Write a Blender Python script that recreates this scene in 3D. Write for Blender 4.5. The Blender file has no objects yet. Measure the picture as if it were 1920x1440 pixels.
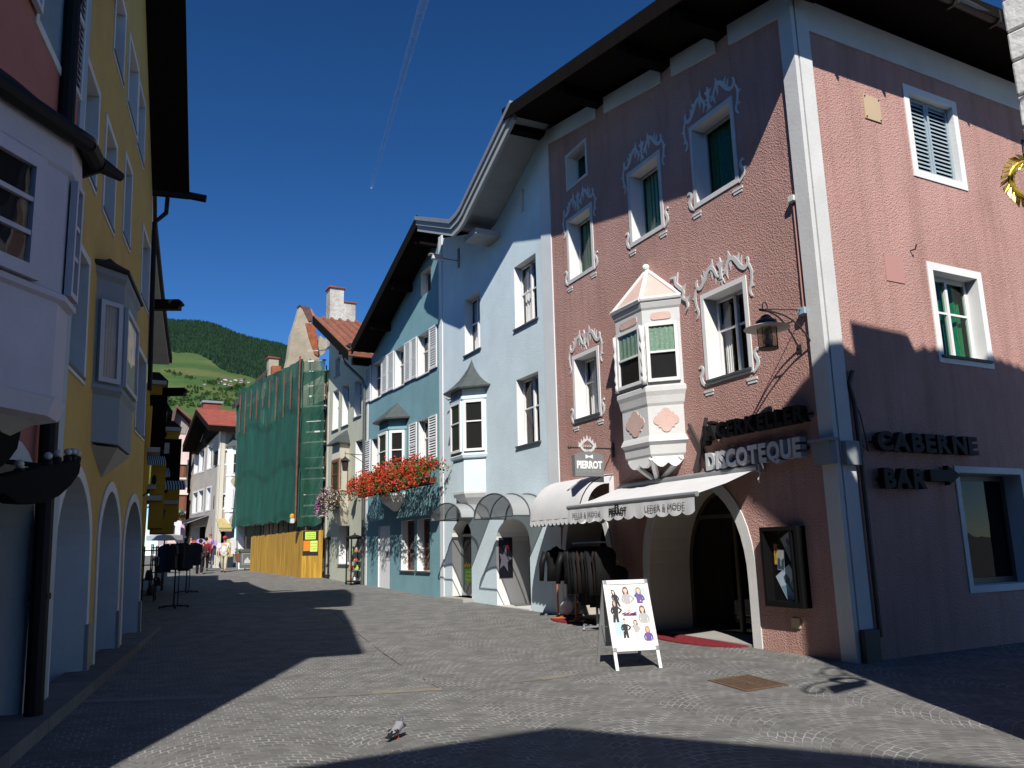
import bpy, bmesh, math, random
from mathutils import Vector, Matrix
from mathutils.geometry import tessellate_polygon, delaunay_2d_cdt
R = math.radians
rnd = random.Random(11)
SC = bpy.context.scene
COL = SC.collection
V = Vector

# ------------------------------------------------------------------ camera
FPX = 1509.1
PITCH, ROLL = R(11.437), R(-1.363)
CAM = V((0, 0, 1.6))
_f = V((0, math.cos(PITCH), math.sin(PITCH)))
_u = V((0, -math.sin(PITCH), math.cos(PITCH)))
_x = V((1, 0, 0))
AX = _x * math.cos(ROLL) + _u * math.sin(ROLL)
AU = -_x * math.sin(ROLL) + _u * math.cos(ROLL)
AF = _f
cd = bpy.data.cameras.new('camera')
cam = bpy.data.objects.new('camera', cd)
COL.objects.link(cam)
m = Matrix((AX, AU, -AF)).transposed().to_4x4()
m.translation = CAM
cam.matrix_world = m
cd.sensor_width = 36
cd.lens = FPX / 1920 * 36
cd.clip_start = 0.05
cd.clip_end = 30000
SC.camera = cam

# site survey: sight lines of the photograph, used to measure points on the real wall planes and on the ground
def ray(px, py):
    return AF + AX * ((px - 960) / FPX) - AU * ((py - 720) / FPX)
def at(px, py, Y):
    d = ray(px, py)
    return CAM + d * (Y / d.y)
def ground_z(y):
    T = ((-60, 0), (13, 0), (19, .1), (26, .19), (33.5, .4), (36, .53), (40, .63), (45, .74), (60, .8), (110, 1.0), (400, 1.4))
    if y <= T[0][0]: return 0.0
    for (a, b), (c, d) in zip(T, T[1:]):
        if y <= c: return b + (d - b) * (y - a) / (c - a)
    return T[-1][1]
def on_ground(px, py):
    d = ray(px, py)
    t = 0.5
    while t < 200:
        p = CAM + d * t
        if p.z <= ground_z(p.y): break
        t += .02
    p.z = ground_z(p.y)
    return p

class Frame:
    """A wall plane: s along the wall, z up, o outwards from its face."""
    def __init__(self, P, heading, out=1, lean=0.0):
        self.P = V((P[0], P[1], 0)); a = R(heading); self.h = heading
        self.d = V((math.sin(a), math.cos(a), 0))
        self.n = V((-math.cos(a), math.sin(a), 0)) * out
        self.out = out; self.tx = -out; self.lv = self.n * -lean
    def w(self, s, z=0.0, o=0.0):
        return self.P + self.d * s + self.n * o + self.lv * z + V((0, 0, z))
    def px(self, x, y, o=0.0):
        r = ray(x, y)
        up = V((0, 0, 1)) + self.lv
        nn = self.d.cross(up)
        p0 = self.P + self.n * o
        t = (p0 - CAM).dot(nn) / r.dot(nn)
        q = CAM + r * t
        return ((q - self.P).dot(self.d), q.z)
    def rect(self, x0, y0, x1, y1, o=0.0):
        a, b = self.px(x0, y0, o), self.px(x1, y1, o)
        return (min(a[0], b[0]), max(a[0], b[0]), min(a[1], b[1]), max(a[1], b[1]))
    def sub(self, sa, oa, sb, ob):
        A, B = self.w(sa, 0, oa), self.w(sb, 0, ob)
        d = B - A
        f = Frame(A, math.degrees(math.atan2(d.x, d.y)), 1)
        f.len = d.length; f.lv = self.lv.copy()
        mid = self.w((sa + sb) / 2, 0, (oa + ob) / 2)
        if f.n.dot(self.n) < -1e-4: f.n = -f.n; f.out = -1; f.tx = 1
        return f

# ------------------------------------------------------------------ materials
MATS = {}
def _nt(name):
    m = bpy.data.materials.new(name); m.use_nodes = True
    nt = m.node_tree
    b = nt.nodes['Principled BSDF']
    return m, nt, b
def N(nt, t, **kw):
    n = nt.nodes.new(t)
    for k, v in kw.items():
        if k in n.inputs.keys() if hasattr(n.inputs, 'keys') else False: n.inputs[k].default_value = v
        else: setattr(n, k, v)
    return n
def mat(name, col, rough=.8, var=.12, vscale=3.0, bump=0.0, bscale=40.0, metal=0.0, spec=None, streak=False, stain=0.0, stain_col=(.25, .22, .18)):
    if name in MATS: return MATS[name]
    m, nt, b = _nt(name)
    L = nt.links.new
    tc = nt.nodes.new('ShaderNodeTexCoord')
    b.inputs['Roughness'].default_value = rough
    b.inputs['Metallic'].default_value = metal
    if spec is None and metal == 0: spec = .12 if rough >= .8 else (.3 if rough >= .55 else .5)
    if spec is not None: b.inputs['Specular IOR Level'].default_value = spec
    src = tc.outputs['Object']
    if streak:
        mp = nt.nodes.new('ShaderNodeMapping'); mp.inputs['Scale'].default_value = (1, 1, .12)
        L(src, mp.inputs[0]); srcv = mp.outputs[0]
    else: srcv = src
    c = (*col, 1)
    if var > 0:
        n = nt.nodes.new('ShaderNodeTexNoise'); n.inputs['Scale'].default_value = vscale
        n.inputs['Detail'].default_value = 6; n.inputs['Roughness'].default_value = .65
        L(srcv, n.inputs['Vector'])
        r = nt.nodes.new('ShaderNodeValToRGB')
        r.color_ramp.elements[0].position = .3; r.color_ramp.elements[1].position = .7
        r.color_ramp.elements[0].color = (*[max(0, k * (1 - var)) for k in col], 1)
        r.color_ramp.elements[1].color = (*[min(1, k * (1 + var * .8)) for k in col], 1)
        L(n.outputs['Fac'], r.inputs[0])
        out = r.outputs[0]
        if stain > 0:
            n2 = nt.nodes.new('ShaderNodeTexNoise'); n2.inputs['Scale'].default_value = .9; n2.inputs['Detail'].default_value = 8
            mp2 = nt.nodes.new('ShaderNodeMapping'); mp2.inputs['Scale'].default_value = (1.2, 1.2, .35)
            L(src, mp2.inputs[0]); L(mp2.outputs[0], n2.inputs['Vector'])
            r2 = nt.nodes.new('ShaderNodeValToRGB'); r2.color_ramp.elements[0].position = .5; r2.color_ramp.elements[1].position = .75
            r2.color_ramp.elements[0].color = (0, 0, 0, 1); r2.color_ramp.elements[1].color = (stain, stain, stain, 1)
            L(n2.outputs['Fac'], r2.inputs[0])
            mx = nt.nodes.new('ShaderNodeMixRGB'); L(r2.outputs[0], mx.inputs[0]); L(out, mx.inputs[1])
            mx.inputs[2].default_value = (*stain_col, 1); out = mx.outputs[0]
        L(out, b.inputs['Base Color'])
    else:
        b.inputs['Base Color'].default_value = c
    if bump > 0:
        n = nt.nodes.new('ShaderNodeTexNoise'); n.inputs['Scale'].default_value = bscale; n.inputs['Detail'].default_value = 5
        L(src, n.inputs['Vector'])
        bp = nt.nodes.new('ShaderNodeBump'); bp.inputs['Strength'].default_value = 1.0; bp.inputs['Distance'].default_value = bump
        L(n.outputs['Fac'], bp.inputs['Height']); L(bp.outputs[0], b.inputs['Normal'])
    MATS[name] = m
    return m
def glass(name='window_glass', tint=(1, 1, 1), ior=1.5, base=.06):
    if name in MATS: return MATS[name]
    m = bpy.data.materials.new(name); m.use_nodes = True
    nt = m.node_tree; nt.nodes.clear(); L = nt.links.new
    o = nt.nodes.new('ShaderNodeOutputMaterial'); t = nt.nodes.new('ShaderNodeBsdfTransparent'); g = nt.nodes.new('ShaderNodeBsdfGlossy')
    t.inputs[0].default_value = (*tint, 1); g.inputs['Roughness'].default_value = .01
    lw_ = nt.nodes.new('ShaderNodeLayerWeight'); lw_.inputs[0].default_value = .5
    fr = nt.nodes.new('ShaderNodeMath'); fr.operation = 'POWER'; fr.inputs[1].default_value = 4.0; L(lw_.outputs['Facing'], fr.inputs[0])
    ma = nt.nodes.new('ShaderNodeMath'); ma.operation = 'MULTIPLY_ADD'; ma.inputs[1].default_value = .6; ma.inputs[2].default_value = .035; ma.use_clamp = True
    n = nt.nodes.new('ShaderNodeTexNoise'); n.inputs['Scale'].default_value = 1.3
    bp = nt.nodes.new('ShaderNodeBump'); bp.inputs['Strength'].default_value = .12; bp.inputs['Distance'].default_value = .05
    L(n.outputs['Fac'], bp.inputs['Height']); L(bp.outputs[0], g.inputs['Normal'])
    mx = nt.nodes.new('ShaderNodeMixShader')
    L(fr.outputs[0], ma.inputs[0]); L(ma.outputs[0], mx.inputs[0]); L(t.outputs[0], mx.inputs[1]); L(g.outputs[0], mx.inputs[2]); L(mx.outputs[0], o.inputs[0])
    MATS[name] = m
    return m

def roughcast(name, col, scale=38.0, dist=.03, var=.1, stain=0.0):
    """coarse thrown plaster"""
    m, nt, b = _nt(name); L = nt.links.new
    tc = nt.nodes.new('ShaderNodeTexCoord')
    n = nt.nodes.new('ShaderNodeTexNoise'); n.inputs['Scale'].default_value = scale; n.inputs['Detail'].default_value = 4; n.inputs['Roughness'].default_value = .6
    L(tc.outputs['Object'], n.inputs['Vector'])
    v = nt.nodes.new('ShaderNodeTexVoronoi'); v.inputs['Scale'].default_value = scale * .8; v.feature = 'SMOOTH_F1'
    L(tc.outputs['Object'], v.inputs['Vector'])
    ad = nt.nodes.new('ShaderNodeMath'); ad.operation = 'ADD'; L(n.outputs['Fac'], ad.inputs[0]); L(v.outputs['Distance'], ad.inputs[1])
    bp = nt.nodes.new('ShaderNodeBump'); bp.inputs['Strength'].default_value = 1; bp.inputs['Distance'].default_value = dist
    L(ad.outputs[0], bp.inputs['Height']); L(bp.outputs[0], b.inputs['Normal'])
    n2 = nt.nodes.new('ShaderNodeTexNoise'); n2.inputs['Scale'].default_value = .8; n2.inputs['Detail'].default_value = 9; n2.inputs['Roughness'].default_value = .7
    L(tc.outputs['Object'], n2.inputs['Vector'])
    r = nt.nodes.new('ShaderNodeValToRGB'); r.color_ramp.elements[0].position = .3; r.color_ramp.elements[1].position = .7
    r.color_ramp.elements[0].color = (*[k * (1 - var) for k in col], 1); r.color_ramp.elements[1].color = (*[min(1, k * (1 + var)) for k in col], 1)
    L(n2.outputs['Fac'], r.inputs[0])
    # rain streaks and old repairs
    mp3 = nt.nodes.new('ShaderNodeMapping'); mp3.inputs['Scale'].default_value = (2.2, 2.2, .16); L(tc.outputs['Object'], mp3.inputs[0])
    n3 = nt.nodes.new('ShaderNodeTexNoise'); n3.inputs['Scale'].default_value = 1.5; n3.inputs['Detail'].default_value = 7; n3.inputs['Roughness'].default_value = .7; L(mp3.outputs[0], n3.inputs['Vector'])
    r3 = nt.nodes.new('ShaderNodeValToRGB'); r3.color_ramp.elements[0].position = .48; r3.color_ramp.elements[1].position = .75; r3.color_ramp.elements[0].color = (1, 1, 1, 1); r3.color_ramp.elements[1].color = (.74, .72, .7, 1); L(n3.outputs['Fac'], r3.inputs[0])
    n4 = nt.nodes.new('ShaderNodeTexNoise'); n4.inputs['Scale'].default_value = .35; n4.inputs['Detail'].default_value = 2; L(tc.outputs['Object'], n4.inputs['Vector'])
    r4 = nt.nodes.new('ShaderNodeValToRGB'); r4.color_ramp.elements[0].position = .4; r4.color_ramp.elements[1].position = .6; r4.color_ramp.elements[0].color = (.93, .92, .91, 1); r4.color_ramp.elements[1].color = (1.03, 1.04, 1.05, 1); L(n4.outputs['Fac'], r4.inputs[0])
    m1 = nt.nodes.new('ShaderNodeMixRGB'); m1.blend_type = 'MULTIPLY'; m1.inputs[0].default_value = 1; L(r.outputs[0], m1.inputs[1]); L(r3.outputs[0], m1.inputs[2])
    m2 = nt.nodes.new('ShaderNodeMixRGB'); m2.blend_type = 'MULTIPLY'; m2.inputs[0].default_value = 1; L(m1.outputs[0], m2.inputs[1]); L(r4.outputs[0], m2.inputs[2]); L(m2.outputs[0], b.inputs['Base Color'])
    b.inputs['Roughness'].default_value = .95; b.inputs['Specular IOR Level'].default_value = .15
    MATS[name] = m
    return m

def wood(name, col, scale=6.0, dark=.45, rough=.7, axis=2, plank=0.0):
    m, nt, b = _nt(name); L = nt.links.new
    tc = nt.nodes.new('ShaderNodeTexCoord'); mp = nt.nodes.new('ShaderNodeMapping')
    sc = [scale * 4] * 3; sc[axis] = scale * .25
    mp.inputs['Scale'].default_value = sc
    L(tc.outputs['Object'], mp.inputs[0])
    n = nt.nodes.new('ShaderNodeTexNoise'); n.inputs['Scale'].default_value = 1; n.inputs['Detail'].default_value = 5; n.inputs['Distortion'].default_value = .6
    L(mp.outputs[0], n.inputs['Vector'])
    r = nt.nodes.new('ShaderNodeValToRGB'); r.color_ramp.elements[0].position = .3; r.color_ramp.elements[1].position = .7
    r.color_ramp.elements[0].color = (*[k * (1 - dark) for k in col], 1); r.color_ramp.elements[1].color = (*[min(1, k * 1.2) for k in col], 1)
    L(n.outputs['Fac'], r.inputs[0]); L(r.outputs[0], b.inputs['Base Color'])
    bp = nt.nodes.new('ShaderNodeBump'); bp.inputs['Distance'].default_value = .006; L(n.outputs['Fac'], bp.inputs['Height']); L(bp.outputs[0], b.inputs['Normal'])
    b.inputs['Roughness'].default_value = rough
    MATS[name] = m
    return m

def cobble():
    """segmental-arc granite setts with pale joints"""
    m, nt, b = _nt('granite_setts'); L = nt.links.new
    def M(op, a, bb=None, c=None, clamp=False):
        n = nt.nodes.new('ShaderNodeMath'); n.operation = op; n.use_clamp = clamp
        for i, q in enumerate((a, bb, c)):
            if q is None: continue
            if isinstance(q, (int, float)): n.inputs[i].default_value = q
            else: L(q, n.inputs[i])
        return n.outputs[0]
    tc = nt.nodes.new('ShaderNodeTexCoord')
    ns = nt.nodes.new('ShaderNodeTexNoise'); ns.inputs['Scale'].default_value = 8.0; ns.inputs['Detail'].default_value = 2
    L(tc.outputs['Object'], ns.inputs['Vector'])
    vs = nt.nodes.new('ShaderNodeVectorMath'); vs.operation = 'SUBTRACT'; vs.inputs[1].default_value = (.5, .5, .5); L(ns.outputs['Color'], vs.inputs[0])
    vk = nt.nodes.new('ShaderNodeVectorMath'); vk.operation = 'SCALE'; vk.inputs['Scale'].default_value = .05; L(vs.outputs[0], vk.inputs[0])
    va = nt.nodes.new('ShaderNodeVectorMath'); va.operation = 'ADD'; L(tc.outputs['Object'], va.inputs[0]); L(vk.outputs[0], va.inputs[1])
    mp = nt.nodes.new('ShaderNodeMapping'); mp.inputs['Rotation'].default_value = (0, 0, R(-24)); L(va.outputs[0], mp.inputs[0])
    sx = nt.nodes.new('ShaderNodeSeparateXYZ'); L(mp.outputs[0], sx.inputs[0])
    W = 1.6
    fx = M('MULTIPLY_ADD', M('FRACT', M('DIVIDE', sx.outputs[0], W)), 2.0, -1.0)
    sq = M('MULTIPLY', fx, fx)
    yy = M('MULTIPLY_ADD', sq, .5, sx.outputs[1])
    cb = nt.nodes.new('ShaderNodeCombineXYZ'); L(sx.outputs[0], cb.inputs[0]); L(yy, cb.inputs[1])
    br = nt.nodes.new('ShaderNodeTexBrick'); br.inputs['Scale'].default_value = 1.0
    br.inputs['Brick Width'].default_value = .115; br.inputs['Row Height'].default_value = .1
    br.inputs['Mortar Size'].default_value = .009; br.inputs['Mortar Smooth'].default_value = .3; br.inputs['Bias'].default_value = .0
    br.inputs['Color1'].default_value = (0, 0, 0, 1); br.inputs['Color2'].default_value = (1, 1, 1, 1); br.inputs['Mortar'].default_value = (.5, .5, .5, 1)
    L(cb.outputs[0], br.inputs['Vector'])
    r = nt.nodes.new('ShaderNodeValToRGB')
    r.color_ramp.elements[0].color = (.125, .122, .116, 1); r.color_ramp.elements[1].color = (.175, .171, .163, 1)
    L(br.outputs['Color'], r.inputs[0])
    # dust and wear
    n3 = nt.nodes.new('ShaderNodeTexNoise'); n3.inputs['Scale'].default_value = .55; n3.inputs['Detail'].default_value = 9; n3.inputs['Roughness'].default_value = .7; L(tc.outputs['Object'], n3.inputs['Vector'])
    n4 = nt.nodes.new('ShaderNodeTexNoise'); n4.inputs['Scale'].default_value = 60; n4.inputs['Detail'].default_value = 3; L(tc.outputs['Object'], n4.inputs['Vector'])
    k = M('ADD', M('MULTIPLY_ADD', n3.outputs['Fac'], .5, .78), M('MULTIPLY_ADD', n4.outputs['Fac'], .4, -.2))
    mul = nt.nodes.new('ShaderNodeVectorMath'); mul.operation = 'SCALE'; L(r.outputs[0], mul.inputs[0]); L(k, mul.inputs['Scale'])
    # joints: pale sand, washed out in patches
    n5 = nt.nodes.new('ShaderNodeTexNoise'); n5.inputs['Scale'].default_value = 2.6; n5.inputs['Detail'].default_value = 6; L(tc.outputs['Object'], n5.inputs['Vector'])
    jr = nt.nodes.new('ShaderNodeValToRGB'); jr.color_ramp.elements[0].position = .38; jr.color_ramp.elements[1].position = .64
    jr.color_ramp.elements[0].color = (.15, .146, .136, 1); jr.color_ramp.elements[1].color = (.36, .352, .34, 1); L(n5.outputs['Fac'], jr.inputs[0])
    mx = nt.nodes.new('ShaderNodeMixRGB'); L(br.outputs['Fac'], mx.inputs[0]); L(mul.outputs[0], mx.inputs[1]); L(jr.outputs[0], mx.inputs[2])
    L(mx.outputs[0], b.inputs['Base Color'])
    h = M('SUBTRACT', M('MULTIPLY', n4.outputs['Fac'], .25), M('MULTIPLY', br.outputs['Fac'], .6))
    bp = nt.nodes.new('ShaderNodeBump'); bp.inputs['Distance'].default_value = .006; L(h, bp.inputs['Height']); L(bp.outputs[0], b.inputs['Normal'])
    b.inputs['Roughness'].default_value = .8; b.inputs['Specular IOR Level'].default_value = .25
    MATS['granite_setts'] = m
    return m

def tiles(name, col, du=.22, dv=.34):
    m, nt, b = _nt(name); L = nt.links.new
    tc = nt.nodes.new('ShaderNodeTexCoord')
    n = nt.nodes.new('ShaderNodeTexNoise'); n.inputs['Scale'].default_value = 5; n.inputs['Detail'].default_value = 6; L(tc.outputs['Object'], n.inputs['Vector'])
    w = nt.nodes.new('ShaderNodeTexVoronoi'); w.inputs['Scale'].default_value = 3.5; L(tc.outputs['Object'], w.inputs['Vector'])
    r = nt.nodes.new('ShaderNodeValToRGB')
    r.color_ramp.elements[0].color = (*[k * .5 for k in col], 1); r.color_ramp.elements[1].color = (*[k * 1.3 for k in col], 1)
    ad = nt.nodes.new('ShaderNodeMixRGB'); ad.inputs[0].default_value = .45; L(n.outputs['Fac'], ad.inputs[1]); L(w.outputs['Color'], ad.inputs[2])
    L(ad.outputs[0], r.inputs[0]); L(r.outputs[0], b.inputs['Base Color']); b.inputs['Roughness'].default_value = .85
    MATS[name] = m
    return m

# palette
PINK = roughcast('pink_roughcast', (.545, .32, .28), 56, .017)
WHITE = mat('white_paint', (.8, .8, .79), .65, .05, 1.5, .002, 30)
OFFWHITE = mat('offwhite_lime', (.66, .66, .65), .85, .1, 1.2, .003, 24)
BLUEW = mat('light_blue_render', (.68, .81, .87), .9, .09, .9, .006, 22, stain=.4, stain_col=(.57, .68, .72))
TEALW = mat('teal_render', (.2, .365, .41), .9, .12, .9, .007, 22, stain=.45, stain_col=(.15, .27, .3))
PALEG = mat('pale_green_render', (.5, .52, .42), .9, .08, 1.2, .005, 20, stain=.3, stain_col=(.35, .34, .27))
YELLOW = mat('ochre_yellow_render', (.56, .385, .13), .9, .12, 1.0, .008, 24, stain=.45, stain_col=(.5, .34, .12))
GOLD = mat('golden_render', (.5, .27, .03), .9, .1, 1.3, .006, 24)
LILAC = mat('lilac_white_render', (.58, .55, .61), .9, .1, 1.0, .005, 25, stain=.35, stain_col=(.42, .4, .42))
ROSE = mat('rose_render', (.42, .17, .14), .9, .1, 1.0, .004, 25)
GREYB = mat('grey_brown_render', (.42, .38, .33), .92, .16, 1.0, .006, 16, stain=.55, stain_col=(.26, .23, .2))
CREAM = mat('cream_render', (.68, .63, .52), .9, .06, 1.0, .004, 22)
PEACH = mat('peach_render', (.68, .5, .4), .9, .07, 1.0, .004, 22)
PALEPINK = mat('pale_pink_render', (.7, .54, .5), .9, .05, 1.0, .004, 22)
TAN = mat('weathered_tan_plaster', (.4, .345, .26), .95, .2, 1.4, .02, 9, stain=.5, stain_col=(.25, .2, .15))
CHIMNEYW = mat('weathered_white_brickwork', (.6, .58, .54), .95, .25, 7, .03, 8, stain=.85, stain_col=(.3, .25, .2))
WHITEBRICK = mat('whitewashed_brick', (.72, .72, .71), .9, .1, 5, .02, 9)
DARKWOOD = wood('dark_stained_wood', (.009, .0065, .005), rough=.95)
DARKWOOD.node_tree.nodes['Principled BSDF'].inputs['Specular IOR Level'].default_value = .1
BROWNWOOD = wood('red_brown_wood', (.22, .075, .035), 5)
ORANGEWOOD = wood('orange_varnished_wood', (.5, .16, .03), 5, .3, .4)
YELLOWWOOD = wood('yellow_shuttering_board', (.5, .28, .03), 2.0, .5, .7)
BLACK = mat('black_metal', (.012, .012, .013), .6, 0, spec=.2)
MATTE = mat('matte_black_sheet', (.008, .008, .009), .95, 0, spec=.05)
IRON = mat('dark_iron', (.03, .028, .026), .5, .2, 20)
ZINC = mat('zinc_grey', (.16, .17, .175), .45, .15, 3, metal=.6)
SLATE = mat('slate_grey_sheet', (.085, .1, .1), .55, .2, 6)
GREYMETAL = mat('grey_sheet_metal', (.3, .31, .32), .45, .1, 4, metal=.3)
ALU = mat('brushed_aluminium', (.72, .73, .74), .35, .04, 8, metal=.7)
COPPER = mat('rusty_copper', (.33, .1, .045), .55, .35, 4)
TERRA = tiles('terracotta_tiles', (.24, .09, .055))
REDTILE = tiles('red_roof_tiles', (.3, .07, .045))
BROWNTILE = tiles('brown_roof_tiles', (.17, .09, .065))
DARKTILE = tiles('dark_roof_tiles', (.05, .042, .038))
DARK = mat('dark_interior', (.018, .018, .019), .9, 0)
WARMDARK = mat('dim_shop_interior', (.06, .055, .045), .9, .3, 1.5)
SHUTGREY = mat('blue_grey_paint', (.34, .42, .47), .55, .06, 4)
SHUTWHITE = mat('white_shutter_paint', (.74, .75, .75), .55, .04, 4)
BLUEGREY = mat('blue_grey_panel', (.26, .3, .33), .85, .1, 1.5)
CURTAIN = mat('white_curtain', (.7, .7, .68), .9, .1, 12)
GREENC = mat('green_curtain', (.03, .22, .13), .9, .3, 14)
GREENLACE = mat('green_tinted_lace', (.22, .34, .26), .9, .4, 30)
BLIND = mat('beige_blind', (.5, .44, .36), .7, .1, 6)
CANVAS = mat('white_canvas', (.66, .66, .67), .85, .07, 2)
CANVASDARK = mat('dark_canvas_lining', (.06, .06, .07), .9, .1, 4)
TAUPE = mat('taupe_reveal', (.5, .46, .4), .9, .08, 1.5, .003, 20)
STONE = mat('pale_stone', (.36, .35, .32), .85, .12, 2.0, .004, 18)
TANSTONE = mat('tan_stone_slab', (.3, .265, .2), .85, .15, 2.0, .004, 20)
GLASS = glass()
GREENGLASS = glass('green_tinted_glass', (.5, .75, .6))
SMOKE = glass('smoked_glass', (.16, .155, .14))
CLEARGL = glass('lantern_glass', (.7, .66, .6))
RED = mat('deep_red_coir', (.22, .03, .04), .95, .6, 30, .012, 90)
INK = mat('black_ink', (.02, .02, .022), .7, 0)
GREYINK = mat('grey_ink', (.2, .2, .21), .7, 0)
BRASS = mat('gilded_metal', (.62, .41, .06), .32, .25, 9, metal=.85)
LEATHER = mat('black_leather', (.008, .008, .009), .55, .2, 8, spec=.18)
LEAF = mat('plant_leaf', (.06, .14, .03), .7, .5, 9)
GERANIUM = mat('red_geranium_petal', (.62, .045, .02), .6, .35, 12)
FUCHSIA = mat('magenta_petal', (.45, .07, .36), .6, .4, 12)
PALEPETAL = mat('pale_pink_petal', (.7, .5, .56), .6, .3, 12)
POLYCARB = mat('clear_polycarbonate', (.55, .57, .58), .25, .05, 3)
TEALSHADE = None

# ------------------------------------------------------------------ mesh builder
class MB:
    def __init__(self):
        self.v = []; self.f = []; self.mi = []
    def add(self, vs, fs, mi=0):
        k = len(self.v); self.v += [V(q) for q in vs]
        self.f += [tuple(i + k for i in q) for q in fs]; self.mi += [mi] * len(fs)
    def poly(self, pts, mi=0): self.add(pts, [tuple(range(len(pts)))], mi)
    def hexa(self, a, mi=0):   # 8 corners: bottom 4 then top 4
        self.add(a, [(0, 3, 2, 1), (4, 5, 6, 7), (0, 1, 5, 4), (1, 2, 6, 5), (2, 3, 7, 6), (3, 0, 4, 7)], mi)
    def box(self, F, s0, s1, o0, o1, z0, z1, mi=0):
        self.hexa([F.w(s0, z0, o0), F.w(s1, z0, o0), F.w(s1, z0, o1), F.w(s0, z0, o1), F.w(s0, z1, o0), F.w(s1, z1, o0), F.w(s1, z1, o1), F.w(s0, z1, o1)], mi)
    def cube(self, c, sx, sy, sz, rz=0.0, mi=0):  # c = centre of the base
        ca, sa = math.cos(rz), math.sin(rz); pts = []
        for z in (0, sz):
            for x, y in ((-sx, -sy), (sx, -sy), (sx, sy), (-sx, sy)):
                x *= .5; y *= .5
                pts.append(V(c) + V((x * ca - y * sa, x * sa + y * ca, z)))
        self.hexa(pts, mi)
    def prism(self, F, poly, o0, o1, mi=0, caps=True):
        n = len(poly)
        a = [F.w(s, z, o0) for s, z in poly]; b = [F.w(s, z, o1) for s, z in poly]
        fs = [(i, (i + 1) % n, n + (i + 1) % n, n + i) for i in range(n)]
        self.add(a + b, fs, mi)
        if caps:
            tr = tessellate_polygon([[V((s, z, 0)) for s, z in poly]])
            k = len(self.v) - 2 * n
            for t in tr:
                self.f.append(tuple(k + i for i in t)); self.f.append(tuple(k + n + i for i in t)); self.mi += [mi, mi]
    def ring(self, F, inner, outer, o0, o1, mi=0, closed=True):
        n = len(inner)
        P = [F.w(*q, o1) for q in inner] + [F.w(*q, o1) for q in outer] + [F.w(*q, o0) for q in inner] + [F.w(*q, o0) for q in outer]
        fs = []
        for i in range(n if closed else n - 1):
            j = (i + 1) % n
            fs += [(i, j, n + j, n + i), (i, 2 * n + i, 2 * n + j, j), (n + i, n + j, 3 * n + j, 3 * n + i)]
        if not closed:
            for i in (0, n - 1): fs.append((i, n + i, 3 * n + i, 2 * n + i))
        self.add(P, fs, mi)
    def tube(self, pts, r, n=8, mi=0, caps=True):
        pts = [V(p) for p in pts]; rs = r if isinstance(r, (list, tuple)) else [r] * len(pts)
        rings = []; up = None
        for i, p in enumerate(pts):
            t = (pts[min(i + 1, len(pts) - 1)] - pts[max(i - 1, 0)]).normalized()
            if up is None:
                up = V((0, 0, 1)) if abs(t.z) < .9 else V((1, 0, 0))
            a = t.cross(up)
            if a.length < 1e-4: a = t.cross(V((0, 1, 0)))
            a.normalize(); b = a.cross(t).normalized(); up = b
            rings.append([p + (a * math.cos(2 * math.pi * k / n) + b * math.sin(2 * math.pi * k / n)) * rs[i] for k in range(n)])
        vs = [q for rg in rings for q in rg]; fs = []
        for i in range(len(rings) - 1):
            for k in range(n):
                fs.append((i * n + k, i * n + (k + 1) % n, (i + 1) * n + (k + 1) % n, (i + 1) * n + k))
        if caps:
            fs.append(tuple(range(n))); fs.append(tuple((len(rings) - 1) * n + k for k in range(n)))
        self.add(vs, fs, mi)
    def lathe(self, c, prof, n=20, mi=0, axis=None):
        c = V(c); vs = []; fs = []
        for r, z in prof:
            for k in range(n):
                a = 2 * math.pi * k / n
                vs.append(c + V((r * math.cos(a), r * math.sin(a), z)))
        for i in range(len(prof) - 1):
            for k in range(n):
                fs.append((i * n + k, i * n + (k + 1) % n, (i + 1) * n + (k + 1) % n, (i + 1) * n + k))
        fs.append(tuple(range(n))); fs.append(tuple((len(prof) - 1) * n + k for k in range(n)))
        self.add(vs, fs, mi)
    def ball(self, c, r, mi=0, nu=10, nv=6, sc=(1, 1, 1)):
        prof = [(max(1e-3, math.sin(math.pi * i / nv)) * r, -math.cos(math.pi * i / nv) * r) for i in range(nv + 1)]
        c = V(c); vs = []; fs = []
        for rr, z in prof:
            for k in range(nu):
                a = 2 * math.pi * k / nu
                vs.append(c + V((rr * math.cos(a) * sc[0], rr * math.sin(a) * sc[1], z * sc[2])))
        for i in range(nv):
            for k in range(nu):
                fs.append((i * nu + k, i * nu + (k + 1) % nu, (i + 1) * nu + (k + 1) % nu, (i + 1) * nu + k))
        self.add(vs, fs, mi)
    def loft(self, F, plan, levels, mi=0, cap=True, sc=None):
        """plan [(s,o)..] open polyline from wall to wall; levels [(z, k)] scale about (sc, 0)"""
        n = len(plan); sc = sc if sc is not None else (plan[0][0] + plan[-1][0]) / 2
        vs = []; fs = []
        for z, k in levels:
            for s, o in plan: vs.append(F.w(sc + (s - sc) * k, z, o * k))
        for i in range(len(levels) - 1):
            for j in range(n - 1):
                fs.append((i * n + j, i * n + j + 1, (i + 1) * n + j + 1, (i + 1) * n + j))
        if cap:
            fs.append(tuple(range(n))); fs.append(tuple((len(levels) - 1) * n + j for j in range(n)))
        self.add(vs, fs, mi)
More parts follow.
